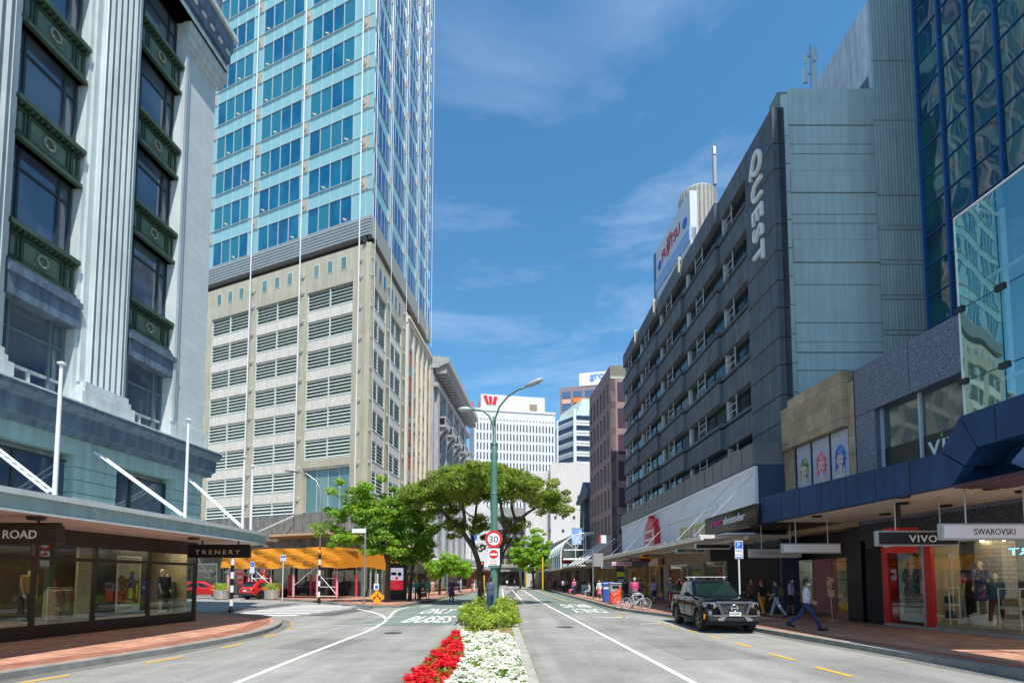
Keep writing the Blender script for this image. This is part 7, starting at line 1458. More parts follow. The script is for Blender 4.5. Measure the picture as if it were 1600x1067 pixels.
def wheel(parent, x, y, r, w, label=None):
    s = 1 if x > 0 else -1; wm = part('wheel', MB().disc((x-s*w*.6, y, r), (s,0,0), r*.5, w*.3, 16), m_trim, parent)
    m = MB(); prof = [(r*.66, 0), (r*.9, .0), (r*.985, w*.12), (r, w*.3), (r, w*.7), (r*.985, w*.88), (r*.9, w), (r*.66, w)]; n = 28; vs = []
    for rr, a in prof: vs += [(x-s*(w/2)+s*a, y+rr*math.cos(2*math.pi*k/n), r+rr*math.sin(2*math.pi*k/n)) for k in range(n)]
    m.add(vs, [(i*n+k, i*n+(k+1)%n, (i+1)*n+(k+1)%n, (i+1)*n+k) for i in range(len(prof)-1) for k in range(n)]); part('tyre', m, m_tyre, wm, smooth=True, ang=50)
    m = MB(); m.disc((x+s*w*.16, y, r), (s,0,0), r*.16, w*.28, 14)
    for k in range(6):
        a = k*math.pi/3+.3; c = Vector((x+s*w*.38, y+math.cos(a)*r*.38, r+math.sin(a)*r*.38)); t = Vector((0, math.cos(a), math.sin(a))); u = Vector((0, -math.sin(a), math.cos(a)))
        p = [c-t*r*.28-u*.03, c-t*r*.28+u*.03, c+t*r*.29+u*.055, c+t*r*.29-u*.055]; o = Vector((s*.03, 0, 0)); m.add([tuple(q) for q in p]+[tuple(q+o) for q in p], [(0,1,2,3),(7,6,5,4),(0,4,5,1),(1,5,6,2),(2,6,7,3),(3,7,4,0)])
    m.tube([(x+s*w*.42, y+r*.66*math.cos(2*math.pi*k/20), r+r*.66*math.sin(2*math.pi*k/20)) for k in range(21)], .02, 6); m.disc((x+s*w*.05, y, r), (s,0,0), r*.66, w*.1, 20); part('rim', m, m_rim, wm)
def ring8(z, hw, yf, yr, ch): return [(-hw+ch, yf, z), (hw-ch, yf, z), (hw, yf+ch, z), (hw, yr-ch, z), (hw-ch, yr, z), (-hw+ch, yr, z), (-hw, yr-ch, z), (-hw, yf+ch, z)]
def cabin(parent, rings, paint, wins):
    mb = MB(); 
    for r in rings: mb.v += r
    for i in range(len(rings)-1):
        for j in range(8): mb.f.append([i*8+j, i*8+(j+1)%8, (i+1)*8+(j+1)%8, (i+1)*8+j]); mb.m.append(0)
    k = len(rings)-1; mb.f.append([k*8+j for j in range(8)]); mb.m.append(0); part('cabin', mb, paint, parent, bev=.025, smooth=True, ang=35)
    A, B_ = rings[0], rings[1]
    def q(face, u, v): a, b_ = Vector(A[face]), Vector(A[(face+1)%8]); c, d = Vector(B_[face]), Vector(B_[(face+1)%8]); return a.lerp(b_, u).lerp(c.lerp(d, u), v)
    for name, face, uv in wins:
        nrm = (q(face,1,0)-q(face,0,0)).cross(q(face,0,1)-q(face,0,0)).normalized(); pts = [q(face, u, v)+nrm*.012 for u, v in uv]; back = [q(face, u, v)+nrm*.001 for u, v in uv]; n = len(pts)
        m = MB(); m.add(pts+back, [tuple(range(n)), tuple(range(2*n-1, n-1, -1))]+[(i,n+i,n+(i+1)%n,(i+1)%n) for i in range(n)]); part(name, m, m_cgl, parent)
def body_loft(L2, W, axles, R, top, sill, nose, arch=.08):
    ys = sorted(set([-L2, -L2+.06, -L2+.18, -L2+.36, L2-.3, L2-.12, L2]+[a+R_*math.cos(t*math.pi/10) for a in axles for t in range(11) for R_ in (R+arch,)]+[-.9, -.5, 0, .5, 1.0])); st = []
    for y in ys:
        w = W*(1-nose*max(0, (abs(y)-(L2-.45))/.45)**2); zb = sill+.10*max(0, (abs(y)-(L2-.4))/.4)
        for a in axles:
            dy = abs(y-a)
            if dy <= R+arch+1e-6: zb = max(zb, R+math.sqrt(max(0, (R+arch)**2-dy*dy)))
        zt = np.interp(y, [t[0] for t in top], [t[1] for t in top])
        zm = max(.68, zb+.03); st.append((y, [(w*.96, zb), (w*.995, max(zb+.02, min(zb+.10, zm-.01))), (w, zm), (w*.985, max(zm+.03, zt-.26)), (w*.955, max(zm+.05, zt-.09)), (w*.88, zt-.01), (w*.5, zt+.025), (0, zt+.035)]))
    return loft(st)
m_cp = pmat('black_car_paint', (.004,.005,.009), .06, var=0, spec=.28, coat=.0); m_rp2 = pmat('red_car_paint', (.50,.012,.015), .25, var=0, coat=1)
def arch_trim(parent, x, y, R, r0, mt):
    s = 1 if x > 0 else -1; m = MB(); m.tube([(x, y+R*math.cos(t*math.pi/14), r0+R*math.sin(t*math.pi/14)) for t in range(-1, 16)], .038, 6); return part('wheel_arch', m, mt, parent, smooth=True)
tk = root('pickup_truck', 'glossy black double cab pickup truck with a roof rack parked at the right kerb', 'pickup truck')
ax = (-1.72, 1.43); Rw = .385
part('body', body_loft(2.62, .925, ax, Rw, [(-2.62,.98),(-2.54,1.07),(-2.3,1.13),(-1.7,1.17),(-.95,1.21),(1.2,1.22),(1.25,1.24),(2.62,1.24)], .43, .16), m_cp, tk, smooth=True, ang=38)
w_ws = [('windscreen', 0, [(.0,.06),(1,.06),(.98,.93),(.02,.93)]), ('side_window', 2, [(.10,.10),(.46,.10),(.46,.9),(.30,.9)]), ('side_window', 2, [(.50,.10),(.92,.10),(.86,.9),(.50,.9)]), ('side_window', 6, [(.90,.10),(.54,.10),(.54,.9),(.70,.9)][::-1]), ('side_window', 6, [(.50,.10),(.08,.10),(.14,.9),(.50,.9)][::-1]), ('rear_window', 4, [(.06,.2),(.94,.2),(.92,.88),(.08,.88)])]
cabin(tk, [ring8(1.19, .86, -1.02, 1.22, .10), ring8(1.70, .70, -.28, 1.06, .09), ring8(1.79, .60, -.08, .92, .09)], m_cp, w_ws)
for x in (-1, 1):
    for a in ax: wheel(tk, x*.80, a, Rw, .26); arch_trim(tk, x*.93, a, Rw+.10, Rw, m_trim)
m = MB()
for a in ax: m.box(-.72, .72, a-.47, a+.47, .25, .86)
m.box(-.8, .8, -2.4, 2.5, .28, .46); part('underbody', m, m_dark, tk)
m = MB().box(-.74, .74, 1.32, 2.5, 1.235, 1.285).box(-.9, -.78, 1.27, 2.6, 1.24, 1.34).box(.78, .9, 1.27, 2.6, 1.24, 1.34); part('bed_rail', m, m_trim, tk, bev=.015)
m = MB().xprism([(1.2,1.24),(1.2,1.75),(1.32,1.7),(1.75,1.26)], -.8, -.75).xprism([(1.2,1.24),(1.2,1.75),(1.32,1.7),(1.75,1.26)], .75, .8) if 0 else MB().tube([(-.62,1.3,1.26),(-.6,1.28,1.6),(.6,1.28,1.6),(.62,1.3,1.26)], .03, 8); part('sports_bar', m, m_trim, tk)
m = MB()
for s in (-1, 1): m.tube([(s*.56,-.05,1.86),(s*.57,.1,1.89),(s*.57,.8,1.89),(s*.56,.95,1.86)], .022, 8); m.tube([(s*.56,.0,1.78),(s*.56,.0,1.88)], .02, 6); m.tube([(s*.56,.85,1.78),(s*.56,.85,1.88)], .02, 6)
for y in (.05, .45, .85): m.box(-.66, .66, y-.025, y+.025, 1.89, 1.91)
part('roof_rack', m, m_wmetal, tk)
gm_ = two('grille_mesh', (.008,.008,.01), (.07,.07,.08), 26, .35, .05, thr=.5, vor=True)
m = MB().yprism([(-.44,1.0),(-.34,.66),(.34,.66),(.44,1.0)], -2.66, -2.58); part('grille', m, gm_, tk, bev=.01)
m = MB().yprism([(-.60,1.07),(-.56,.99),(.56,.99),(.60,1.07)], -2.70, -2.60).yprism([(-.60,1.06),(-.49,1.06),(-.33,.64),(-.42,.64)], -2.705, -2.60).yprism([(.49,1.06),(.60,1.06),(.42,.64),(.33,.64)], -2.705, -2.60); part('grille_surround', m, pmat('satin_silver', (.14,.145,.155), .35, .7, var=0), tk, bev=.012)
m = MB(); m.tube([(.105*math.cos(t*math.pi/10), -2.69, .855+.105*math.sin(t*math.pi/10)) for t in range(21)], .016, 6); m.box(-.13, .13, -2.71, -2.68, .835, .875); part('ring_emblem', m, m_chrome, tk)
for s in (-1, 1):
    f = lambda P: [(p[0]*s, p[1]) for p in P]
    m = MB().prism(f([(.53,-2.655),(.72,-2.60),(.885,-2.40),(.90,-2.20),(.8,-2.25),(.55,-2.5)]), .875, 1.035); part('headlight', m, m_lens, tk, bev=.015)
    m = MB().prism(f([(.62,-2.645),(.80,-2.53),(.78,-2.4),(.62,-2.5)]), .845, .872); part('indicator', m, m_amber, tk)
    m = MB().prism(f([(.70,-2.67),(.86,-2.58),(.86,-2.4),(.70,-2.45)]), .50, .80); part('fog_surround', m, m_trim, tk, bev=.02); m = MB().prism(f([(.735,-2.685),(.825,-2.63),(.82,-2.5),(.735,-2.5)]), .56, .75); part('fog_light', m, m_lens, tk, bev=.015)
    m = MB().ball((s*1.02, -.72, 1.27), (.115,.09,.085), 12); m.box(min(s*.86, s*1.0), max(s*.86, s*1.0), -.74, -.66, 1.2, 1.25); part('mirror', m, m_cp, tk, smooth=True, ang=50)
    for y in (-.02, .62): m = MB().box(min(s*.925, s*.955), max(s*.925, s*.955), y+.25, y+.42, .985, 1.015); part('door_handle', m, m_chrome if 0 else m_trim, tk)
    m = MB().box(min(s*.88, s*.99), max(s*.88, s*.99), -1.1, .85, .36, .42); part('side_step', m, m_trim, tk, bev=.02)
    m = MB()
    for y in (-.95, .10, 1.05): m.box(min(s*.918, s*.932), max(s*.918, s*.932), y-.006, y+.006, .5, 1.15)
    part('door_gap', m, m_dark, tk)
    m = MB().box(min(s*.80, s*.90), max(s*.80, s*.90), 2.60, 2.66, .85, 1.18); part('tail_light', m, m_tail, tk)
m = MB().yprism([(-.86,.62),(-.80,.42),(.80,.42),(.86,.62)], -2.72, -2.5).yprism([(-.46,.66),(-.5,.6),(.5,.6),(.46,.66)], -2.70, -2.6); part('bumper', m, m_trim, tk, bev=.03)
m = MB().yprism([(-.56,.50),(-.42,.56),(-.30,.56),(-.38,.43),(-.54,.43)], -2.75, -2.7).yprism([(.56,.50),(.42,.56),(.30,.56),(.38,.43),(.54,.43)], -2.75, -2.7).box(-.7, .7, -2.74, -2.7, .585, .61); part('skid_plate', m, pmat('skid_silver', (.26,.26,.26), .5, .4, var=0) , tk, bev=.008)
m = MB().box(-.185, .185, -2.755, -2.735, .60, .73); pl = part('number_plate', m, m_plate, tk); text('plate_lettering', 'NGQ487', (-.155, -2.757, .625), (1,0,0), (0,0,1), .31, .082, m_black, tk, .002, .01)
m = MB().yprism([(-.92,.64),(-.84,.64),(-.90,.47),(-.94,.47)], -2.45, -2.43); part('amber_marker', m, m_amber, tk)
m = MB().tube([(-.5,-1.02,1.235),(-.1,-.82,1.36),(.0,-.78,1.38)], .008, 5).tube([(.2,-1.02,1.235),(.55,-.8,1.37)], .008, 5); part('wiper', m, m_black, tk)
m = MB().box(-.6, .6, -2.35, -1.05, 1.195, 1.2); 
tk.location = (7.58, 19.75, 0); tk.rotation_euler = (0, 0, -.075)
def suv(label, plate):
    r = root('parked_car', label, 'car', (0,0,0), 0, 'red cars parked in the side street'); ax = (-1.38, 1.32); R = .35
    part('body', body_loft(2.28, .92, ax, R, [(-2.28,.72),(-2.15,.85),(-1.5,.98),(-.95,1.04),(0,1.06),(1.9,1.10),(2.2,1.08),(2.28,1.0)], .36, .2), m_rp2, r, smooth=True, ang=38)
    cabin(r, [ring8(1.03, .86, -1.0, 2.16, .12), ring8(1.56, .62, -.12, 1.62, .10), ring8(1.64, .52, .1, 1.45, .1)], m_rp2, [('windscreen', 0, [(0,.06),(1,.06),(.98,.93),(.02,.93)]), ('side_window', 2, [(.14,.12),(.48,.12),(.48,.88),(.34,.88)]), ('side_window', 2, [(.51,.12),(.9,.12),(.76,.88),(.51,.88)]), ('side_window', 6, [(.52,.12),(.86,.12),(.66,.88),(.52,.88)]), ('side_window', 6, [(.1,.12),(.49,.12),(.49,.88),(.24,.88)]), ('rear_window', 4, [(.04,.25),(.96,.25),(.94,.9),(.06,.9)])])
    for x in (-1, 1):
        for a in ax: wheel(r, x*.80, a, R, .23); arch_trim(r, x*.925, a, R+.09, R, m_trim)
        m = MB().prism([(x*.55,2.25),(x*.86,2.16),(x*.92,1.95),(x*.8,1.95),(x*.55,2.1)], .86, 1.0); part('tail_light', m, m_tail, r, bev=.02); m = MB().prism([(x*.5,-2.28),(x*.8,-2.16),(x*.9,-1.9),(x*.8,-1.9),(x*.5,-2.1)], .70, .82); part('headlight', m, m_lens, r, bev=.015)
        m = MB().ball((x*.98, -.7, 1.1), (.1,.08,.07), 10); part('mirror', m, m_rp2, r, smooth=True)
        m = MB().tube([(x*.5, .0, 1.66), (x*.5, 1.4, 1.66)], .02, 6); part('roof_rail', m, m_trim, r)
    m = MB().box(-.86, .86, 2.12, 2.30, .36, .60).box(-.88, .88, -2.28, -2.1, .3, .5); part('bumper', m, m_trim, r, bev=.03); m = MB()
    for a in ax: m.box(-.7, .7, a-.42, a+.42, .22, .76)
    part('underbody', m, m_dark, r); m = MB().box(-.2, .2, 2.27, 2.285, .74, .86); part('number_plate', m, m_plate, r); m = MB().box(-.6, .6, 1.58, 1.78, 1.57, 1.6); part('spoiler', m, m_rp2, r, bev=.01)
    m = MB(); m.tube([(.05*math.cos(t*math.pi/6), 2.275, .96+.05*math.sin(t*math.pi/6)) for t in range(13)], .01, 5); part('badge', m, m_chrome, r)
    return r
c1 = suv('red family car seen from behind, parked between the two concrete planters', ''); c1.location = (-23.0, 48.0, 0); c1.rotation_euler = (0, 0, math.pi-.40)
c2 = dup(c1, (-29.6, 49.2, 0), math.pi-.75, 'red family car farthest left in the side street, cut off by the shop window corner')
# ------------------------------------------------------------------ bicycles
def bicycle(label, x, y, rz, mt, group='bicycles parked by the bins'):
    r = root('bicycle', label, 'bicycle', (0,0,0), 0, group); R = .335
    for cx in (-.52, .52):
        w_ = part('wheel', MB().tube([(cx+.035*math.cos(t*math.pi/6), -.03, R+.035*math.sin(t*math.pi/6)) for t in range(12)]+[(cx+.035, .03, R)], .008, 5), m_metal, r)
        m = MB().tube([(cx+R*math.cos(t*math.pi/16), 0, R+R*math.sin(t*math.pi/16)) for t in range(33)], .017, 6); part('tyre', m, m_tyre, w_, smooth=True); m = MB().tube([(cx+(R-.03)*math.cos(t*math.pi/16), 0, R+(R-.03)*math.sin(t*math.pi/16)) for t in range(33)], .009, 5)
        for t in range(16): a = t*math.pi/8; m.tube([(cx, 0, R), (cx+(R-.03)*math.cos(a), 0, R+(R-.03)*math.sin(a))], .0035, 4, False)
        part('rim', m, m_wmetal, w_)
    m = MB(); bb_ = (-.08, 0, .29); st_ = (-.2, 0, .80); hd = (.34, 0, .82); hl = (.38, 0, .68)
    for a, b_, rr in ((bb_, st_, .017), (st_, hd, .019), (bb_, hl, .022), (hd, hl, .02), (bb_, (-.52,0,R), .011), (st_, (-.52,0,R), .010), (hl, (.52,0,R), .016)): m.tube([a, b_], rr, 8)
    part('frame', m, mt, r); m = MB().ball((-.23, 0, .93), (.13,.07,.03), 10); m.tube([(-.2,0,.8),(-.22,0,.92)], .012, 6); part('saddle', m, m_black, r, smooth=True)
    m = MB().tube([(.33,0,.82),(.31,0,.98)], .014, 6).tube([(.40,-.26,1.0),(.33,-.22,.99),(.31,0,.98),(.33,.22,.99),(.40,.26,1.0)], .013, 6); part('handlebar', m, m_black, r); m = MB().disc((-.08,-.03,.29), (0,-1,0), .09, .01, 16).tube([(-.08,-.05,.29),(.02,-.06,.16),(.02,-.14,.16)], .01, 6).tube([(-.08,.05,.29),(-.18,.06,.42),(-.18,.14,.42)], .01, 6); part('crank', m, m_metal, r)
    r.location = (x, y, .12); r.rotation_euler = (0, 0, rz); return r
bicycle('white framed bicycle parked nearest the kerb beside the red bin', 7.05, 29.2, -.25, m_wmetal); bicycle('dark bicycle behind the white one beside the red bin', 6.8, 30.4, .1, m_black)
m = MB().tube([(7.0,29.8,.12),(7.0,29.8,.9),(7.1,29.8,1.0),(7.5,29.8,1.0),(7.6,29.8,.9),(7.6,29.8,.12)], .03, 8); r = part('cycle_rack', m, m_metal, None, smooth=True); tag(r, 'metal hoop cycle stand between the two parked bicycles', 'cycle stand')
# ================================================================== PEOPLE
def sculpt(name, mb, mats, parent, vox, ratio=.5, sm=3):
    o = parent and Vector((0,0,0)); me = mesh_of(name, mb.v, mb.f, [mats]); t = bpy.data.objects.new('tmp', me); COL.objects.link(t)
    a = t.modifiers.new('r', 'REMESH'); a.mode = 'VOXEL'; a.voxel_size = vox; b_ = t.modifiers.new('s', 'SMOOTH'); b_.factor = .5; b_.iterations = sm
    if ratio < 1: d = t.modifiers.new('d', 'DECIMATE'); d.ratio = ratio
    dg = bpy.context.evaluated_depsgraph_get(); m2 = bpy.data.meshes.new_from_object(t.evaluated_get(dg)); bpy.data.objects.remove(t); bpy.data.meshes.remove(me)
    m2.materials.clear(); m2.materials.append(mats); m2.polygons.foreach_set('use_smooth', [True]*len(m2.polygons)); m2.name = name
    ob = bpy.data.objects.new(name, m2); COL.objects.link(ob)
    if parent: ob.parent = parent
    return ob
def V(x, y, z): return Vector((x, y, z))
def person(label, loc, rz, skin, top, bottom, hair, shoe=None, h=1.72, legs=(8,5,-8,8), arms=(10,25,-10,25), sleeve='long', low='trousers', hairs='short', mask=False, sit=False, lod=1, coat=False, name='person', cat='person', head=True, girth=1., group=None, pack=None, yaw=0, cap=None, bare=False):
    r = root(name, label, cat, (0,0,0), 0, group); k = h/1.75; vox = (.011, .016, .024)[lod]
    D = math.radians; hipz = .92
    J = {}
    for i, s in enumerate((-1, 1)):
        a, b_ = legs[2*i], legs[2*i+1]
        if sit: a, b_ = 82, 84
        hip = V(s*.095, 0, hipz); kn = hip+V(s*.02, -math.sin(D(a)), -math.cos(D(a)))*.43; an = kn+V(0, -math.sin(D(a-b_)), -math.cos(D(a-b_)))*.41
        J['hip%d' % s] = hip; J['kn%d' % s] = kn; J['an%d' % s] = an; fa = D(max(-40, (a-b_)*.6)) if not sit else 0; J['toe%d' % s] = an+V(s*.03, -.17*math.cos(fa), -.06-.17*math.sin(-fa)*-1 if 0 else -.05+.12*math.sin(fa)); J['heel%d' % s] = an+V(0, .05, -.05)
        a, b_ = arms[2*i], arms[2*i+1]; sh = V(s*.185, 0, 1.43); el = sh+V(s*.06, -math.sin(D(a)), -math.cos(D(a))).normalized()*.29; wr = el+V(-s*.25*math.sin(D(min(b_, 80))) , -math.sin(D(a+b_)), -math.cos(D(a+b_))).normalized()*.25
        J['sh%d' % s] = sh; J['el%d' % s] = el; J['wr%d' % s] = wr; J['hd%d' % s] = (wr-el).normalized()
    low_z = min(min(J['an%d' % s].z for s in (-1, 1))-.085, 9); dz = -low_z
    for q in J:
        if q[:2] != 'hd': J[q] = J[q]+V(0, 0, dz)
    def S(v): return v*k
    def cp_(mb, a, b_, ra, rb, n=10): mb.cap(S(a), S(b_), ra*k, rb*k, n)
    z0 = dz; g = girth
    bm_ = MB()
    if head:
        hc = V(0, -.012, 1.635+z0); cr_, sr_ = math.cos(D(yaw)), math.sin(D(yaw)); Hd = lambda x, y, z: hc+V(x*cr_-y*sr_, x*sr_+y*cr_, z)
        bm_.ball(S(Hd(0,.012,.03)), (.078*k,.095*k,.10*k), 14); cp_(bm_, Hd(0,-.03,-.02), Hd(0,-.055,-.085), .062, .034); cp_(bm_, Hd(0,-.085,.0), Hd(0,-.103,-.022), .011, .014, 8)
        for s in (-1, 1): bm_.ball(S(Hd(s*.08,.012,-.005)), (.014*k,.02*k,.032*k), 8); cp_(bm_, Hd(s*.035,-.07,.03), Hd(s*.02,-.075,.032), .014, .012, 6)
        cp_(bm_, Hd(-.018,-.088,-.055), Hd(.018,-.088,-.055), .010, .010, 6)
    cp_(bm_, V(0,.01,1.44+z0), V(0,.0,1.56+z0), .062, .052); cp_(bm_, V(0,.01,1.2+z0), V(0,0,1.40+z0), .095, .09); cp_(bm_, V(-.14,0,1.42+z0), V(.14,0,1.42+z0), .055, .055); cp_(bm_, V(0,0,.98+z0), V(0,0,1.2+z0), .10, .09); cp_(bm_, V(-.06,.01,.94+z0), V(.06,.01,.94+z0), .10, .10)
    for s in (-1, 1):
        cp_(bm_, J['sh%d' % s], J['el%d' % s], .05, .038); cp_(bm_, J['el%d' % s], J['wr%d' % s], .038, .026); cp_(bm_, J['hip%d' % s], J['kn%d' % s], .082, .052); cp_(bm_, J['kn%d' % s], J['kn%d' % s].lerp(J['an%d' % s], .35), .05, .055); cp_(bm_, J['kn%d' % s].lerp(J['an%d' % s], .35), J['an%d' % s], .054, .036); cp_(bm_, J['heel%d' % s], J['toe%d' % s], .034, .028)
        d = J['hd%d' % s]; pl_ = J['wr%d' % s]; side = V(0, 1, 0) if abs(d.y) < .7 else V(0, 0, 1); sd_ = d.cross(V(s,0,0)).normalized(); inn_ = V(-s,0,0)
        cp_(bm_, pl_+d*.015, pl_+d*.075, .026, .030, 8)
        for f, (off_, ln) in enumerate(((-.027,.068),(-.009,.08),(.010,.075),(.027,.058))):
            b0_ = pl_+d*.085+sd_*off_; b1_ = b0_+(d+inn_*.25).normalized()*ln*.5; b2_ = b1_+(d+inn_*.75).normalized()*ln*.5; cp_(bm_, b0_, b1_, .0105, .0095, 6); cp_(bm_, b1_, b2_, .0095, .0075, 6)
        tb = pl_+d*.03-sd_*.026; t1_ = tb+(d*.6-sd_*.7+inn_*.2).normalized()*.038; cp_(bm_, tb, t1_, .013, .011, 6); cp_(bm_, t1_, t1_+(d+inn_*.3).normalized()*.032, .011, .009, 6)
    sculpt('body', bm_, skin, r, vox, .45)
    # top
    if top is not None:
        tm = MB(); cp_(tm, V(0,.0,1.40+z0), V(0,.005,1.44+z0), .085, .07); cp_(tm, V(0,-.01,1.0+z0), V(0,-.01,1.34+z0), .118*g, .118); cp_(tm, V(-.135,0,1.405+z0), V(.135,0,1.405+z0), .072, .072); cp_(tm, V(-.06,-.0,1.24+z0), V(-.065,0,1.37+z0), .118*g, .115); cp_(tm, V(.06,-.0,1.24+z0), V(.065,0,1.37+z0), .118*g, .115); cp_(tm, V(-.055,-.02*(g-1)*5,1.02+z0), V(-.06,-.03*(g-1)*5,1.22+z0), .112*g, .115*g); cp_(tm, V(.055,-.02*(g-1)*5,1.02+z0), V(.06,-.03*(g-1)*5,1.22+z0), .112*g, .115*g); cp_(tm, V(-.07,0,.93+z0), V(.07,0,.93+z0), .098*g, .098*g)
        for s in (-1, 1):
            sh, el, wr = J['sh%d' % s], J['el%d' % s], J['wr%d' % s]
            if sleeve == 'long': cp_(tm, sh, el, .066, .052); cp_(tm, el, el.lerp(wr, .93), .052, .040)
            elif sleeve == 'short': cp_(tm, sh, sh.lerp(el, .72), .068, .062)
            elif sleeve == 'rolled': cp_(tm, sh, el, .066, .052); cp_(tm, el, el.lerp(wr, .35), .052, .045)
        if coat:
            for s in (-1, 1): cp_(tm, V(s*.06,.02,.9+z0), V(s*.13,.04,.52+z0), .12, .15); cp_(tm, V(s*.0,.02,.9+z0), V(0,.05,.5+z0), .13, .17)
        sculpt('shirt' if not coat else 'coat', tm, top, r, vox*1.15, .4, 4)
    if low in ('trousers', 'shorts', 'crop'):
        lm = MB(); cp_(lm, V(-.055,.015,.93+z0), V(.055,.015,.93+z0), .108*g, .108*g); e_ = {'trousers': .93, 'crop': .7, 'shorts': 0}[low]
        for s in (-1, 1):
            cp_(lm, J['hip%d' % s], J['kn%d' % s] if low != 'shorts' else J['hip%d' % s].lerp(J['kn%d' % s], .85), .098, .066 if low != 'shorts' else .078)
            if e_: cp_(lm, J['kn%d' % s], J['kn%d' % s].lerp(J['an%d' % s], e_), .066, .056)
        sculpt('trousers' if low != 'shorts' else 'shorts', lm, bottom, r, vox*1.15, .4, 3)
    elif low in ('skirt', 'dress'):
        lm = MB(); zb = .52+z0
        for a in range(8): t = a*math.pi/4; cp_(lm, V(.05*math.cos(t), .04*math.sin(t), .96+z0), V(.14*math.cos(t), .12*math.sin(t), zb), .10, .075)
        sculpt('skirt', lm, bottom, r, vox*1.3, .4, 3)
    if shoe is not None:
        for s in (-1, 1):
            sm_ = MB(); cp_(sm_, J['heel%d' % s]+V(0,0,-.0), J['toe%d' % s]+V(0,-.02,.0), .043, .038); cp_(sm_, J['heel%d' % s]+V(0,.0,.03), J['an%d' % s]+V(0,0,.0), .042, .042)
            sculpt('shoe', sm_, shoe, r, min(vox*1.2, .02), .5, 1)
    if head and hair is not None:
        hm = MB(); hm.ball(S(Hd(0,.022,.048)), (.086*k,.098*k,.098*k), 14); cp_(hm, Hd(0,.06,.0), Hd(0,.06,-.05), .07, .05)
        for s in (-1, 1): cp_(hm, Hd(s*.06,.03,.04), Hd(s*.066,.03,.0), .03, .02, 8)
        if hairs == 'long':
            for s in (-1, 0, 1): cp_(hm, Hd(s*.05,.05,.05), Hd(s*.07,.075,-.2), .055, .04)
        if hairs == 'bun': hm.ball(S(Hd(0,.10,.12)), .05*k, 10)
        for s in (-1, 1): cp_(hm, Hd(s*.02,-.055,.105), Hd(s*.06,-.035,.085), .022, .022, 8)
        sculpt('hair', hm, hair, r, vox*1.1, .5, 1)
    if cap: m = MB().ball(S(Hd(0,.015,.07)), (.094*k,.105*k,.075*k), 14); m.cap(S(Hd(-.04,-.10,.065)), S(Hd(.04,-.10,.065)), .035*k, .035*k, 8); part('cap', m, cap, r, smooth=True)
    if head and lod < 2 and not bare:
        m = MB()
        for s in (-1, 1): m.ball(S(Hd(s*.031,-.079,.012)), .011*k, 8)
        part('eyes', m, m_black, r, smooth=True)
    if mask: m = MB(); m.ball(S(Hd(0,-.056,-.045)), (.062*k,.058*k,.052*k), 12); part('face_mask', m, m_signw, r, smooth=True)
    if pack is not None: m = MB(); m.cap(S(V(0,.17,1.12+z0)), S(V(0,.17,1.34+z0)), .14*k, .12*k, 12); m.cap(S(V(0,.25,1.1+z0)), S(V(0,.25,1.2+z0)), .08*k, .07*k, 10); [m.tube([S(V(s*.1,.12,1.46+z0)), S(V(s*.11,-.1,1.42+z0)), S(V(s*.12,-.12,1.25+z0)), S(V(s*.13,.08,1.08+z0))], .018*k, 6) for s in (-1, 1)]; part('backpack', m, pack, r, smooth=True)
    r.location = loc; r.rotation_euler = (0, 0, rz); return r
sk1 = pmat('skin_fair', (.58,.36,.27), .55, var=.05); sk2 = pmat('skin_tan', (.42,.25,.17), .55, var=.05); sk3 = pmat('skin_brown', (.22,.12,.08), .55, var=.05)
hr1 = pmat('hair_dark', (.02,.015,.012), .6, var=.2); hr2 = pmat('hair_brown', (.09,.05,.03), .6, var=.2); hr3 = pmat('hair_grey', (.42,.41,.40), .7, var=.15); hr4 = pmat('hair_blond', (.50,.36,.18), .6, var=.15); hr5 = pmat('hair_red', (.28,.07,.03), .6, var=.2)
def cl(n, c, **k): return pmat(n, c, .85, var=k.pop('var', .1), vs=6, **k)
jn = cl('navy_denim', (.02,.045,.12)); jl = cl('light_denim', (.32,.42,.52)); blk = cl('black_cloth', (.015,.015,.018)); wht = cl('white_shirt', (.60,.66,.76)); lav = cl('lavender_shirt', (.42,.40,.62)); slate = cl('slate_tee', (.075,.095,.15)); mag = cl('magenta_shirt', (.62,.07,.20)); org = two('ochre_print', (.62,.30,.02), (.75,.60,.4), 7, thr=.68); prp = cl('purple_coat', (.11,.035,.14)); tea = cl('teal_top', (.10,.33,.28)); pnk = cl('pink_cloth', (.70,.16,.30)); olv = cl('olive_cloth', (.09,.11,.05)); brn = cl('brown_jacket', (.16,.09,.06)); tanc = cl('tan_cloth', (.45,.32,.2)); gry = cl('grey_tee', (.16,.16,.17)); shb = cl('black_shoe', (.02,.02,.02)); shw = cl('white_shoe', (.6,.6,.58)); redc = cl('red_cloth', (.5,.03,.03)); wc = cl('white_cloth', (.7,.7,.68))
def face(dx, dy): return math.atan2(dx, -dy)
person('man in a slate t-shirt and dark jeans standing in the median shrubs', (-.98, 23.3, .1), face(-.75,.65), sk2, slate, jn, hr1, shb, 1.82, (4,4,-3,3), (2,12,14,38), 'short', lod=0, girth=1.14, yaw=-30)
c = bicycle('bicycle ridden by the person in purple on the left carriageway', -4.75, 41.2, 1.75, m_black, None); c.location.z = 0; person('person in a long purple coat riding away on a bicycle', (-4.85, 41.3, .12), face(.15,1), sk1, prp, blk, hr4, shb, 1.74, (18,20,2,25), (35,30,35,30), 'long', coat=True)
x, y = G(1262, 984, .12); person('man in a pale shirt and navy trousers striding right with a white face mask', (x, y, .12), face(.85,-.45), sk2, wht, jn, hr1, shb, 1.76, (30,8,-30,22), (-8,62,-4,70), 'rolled', mask=True, lod=0)
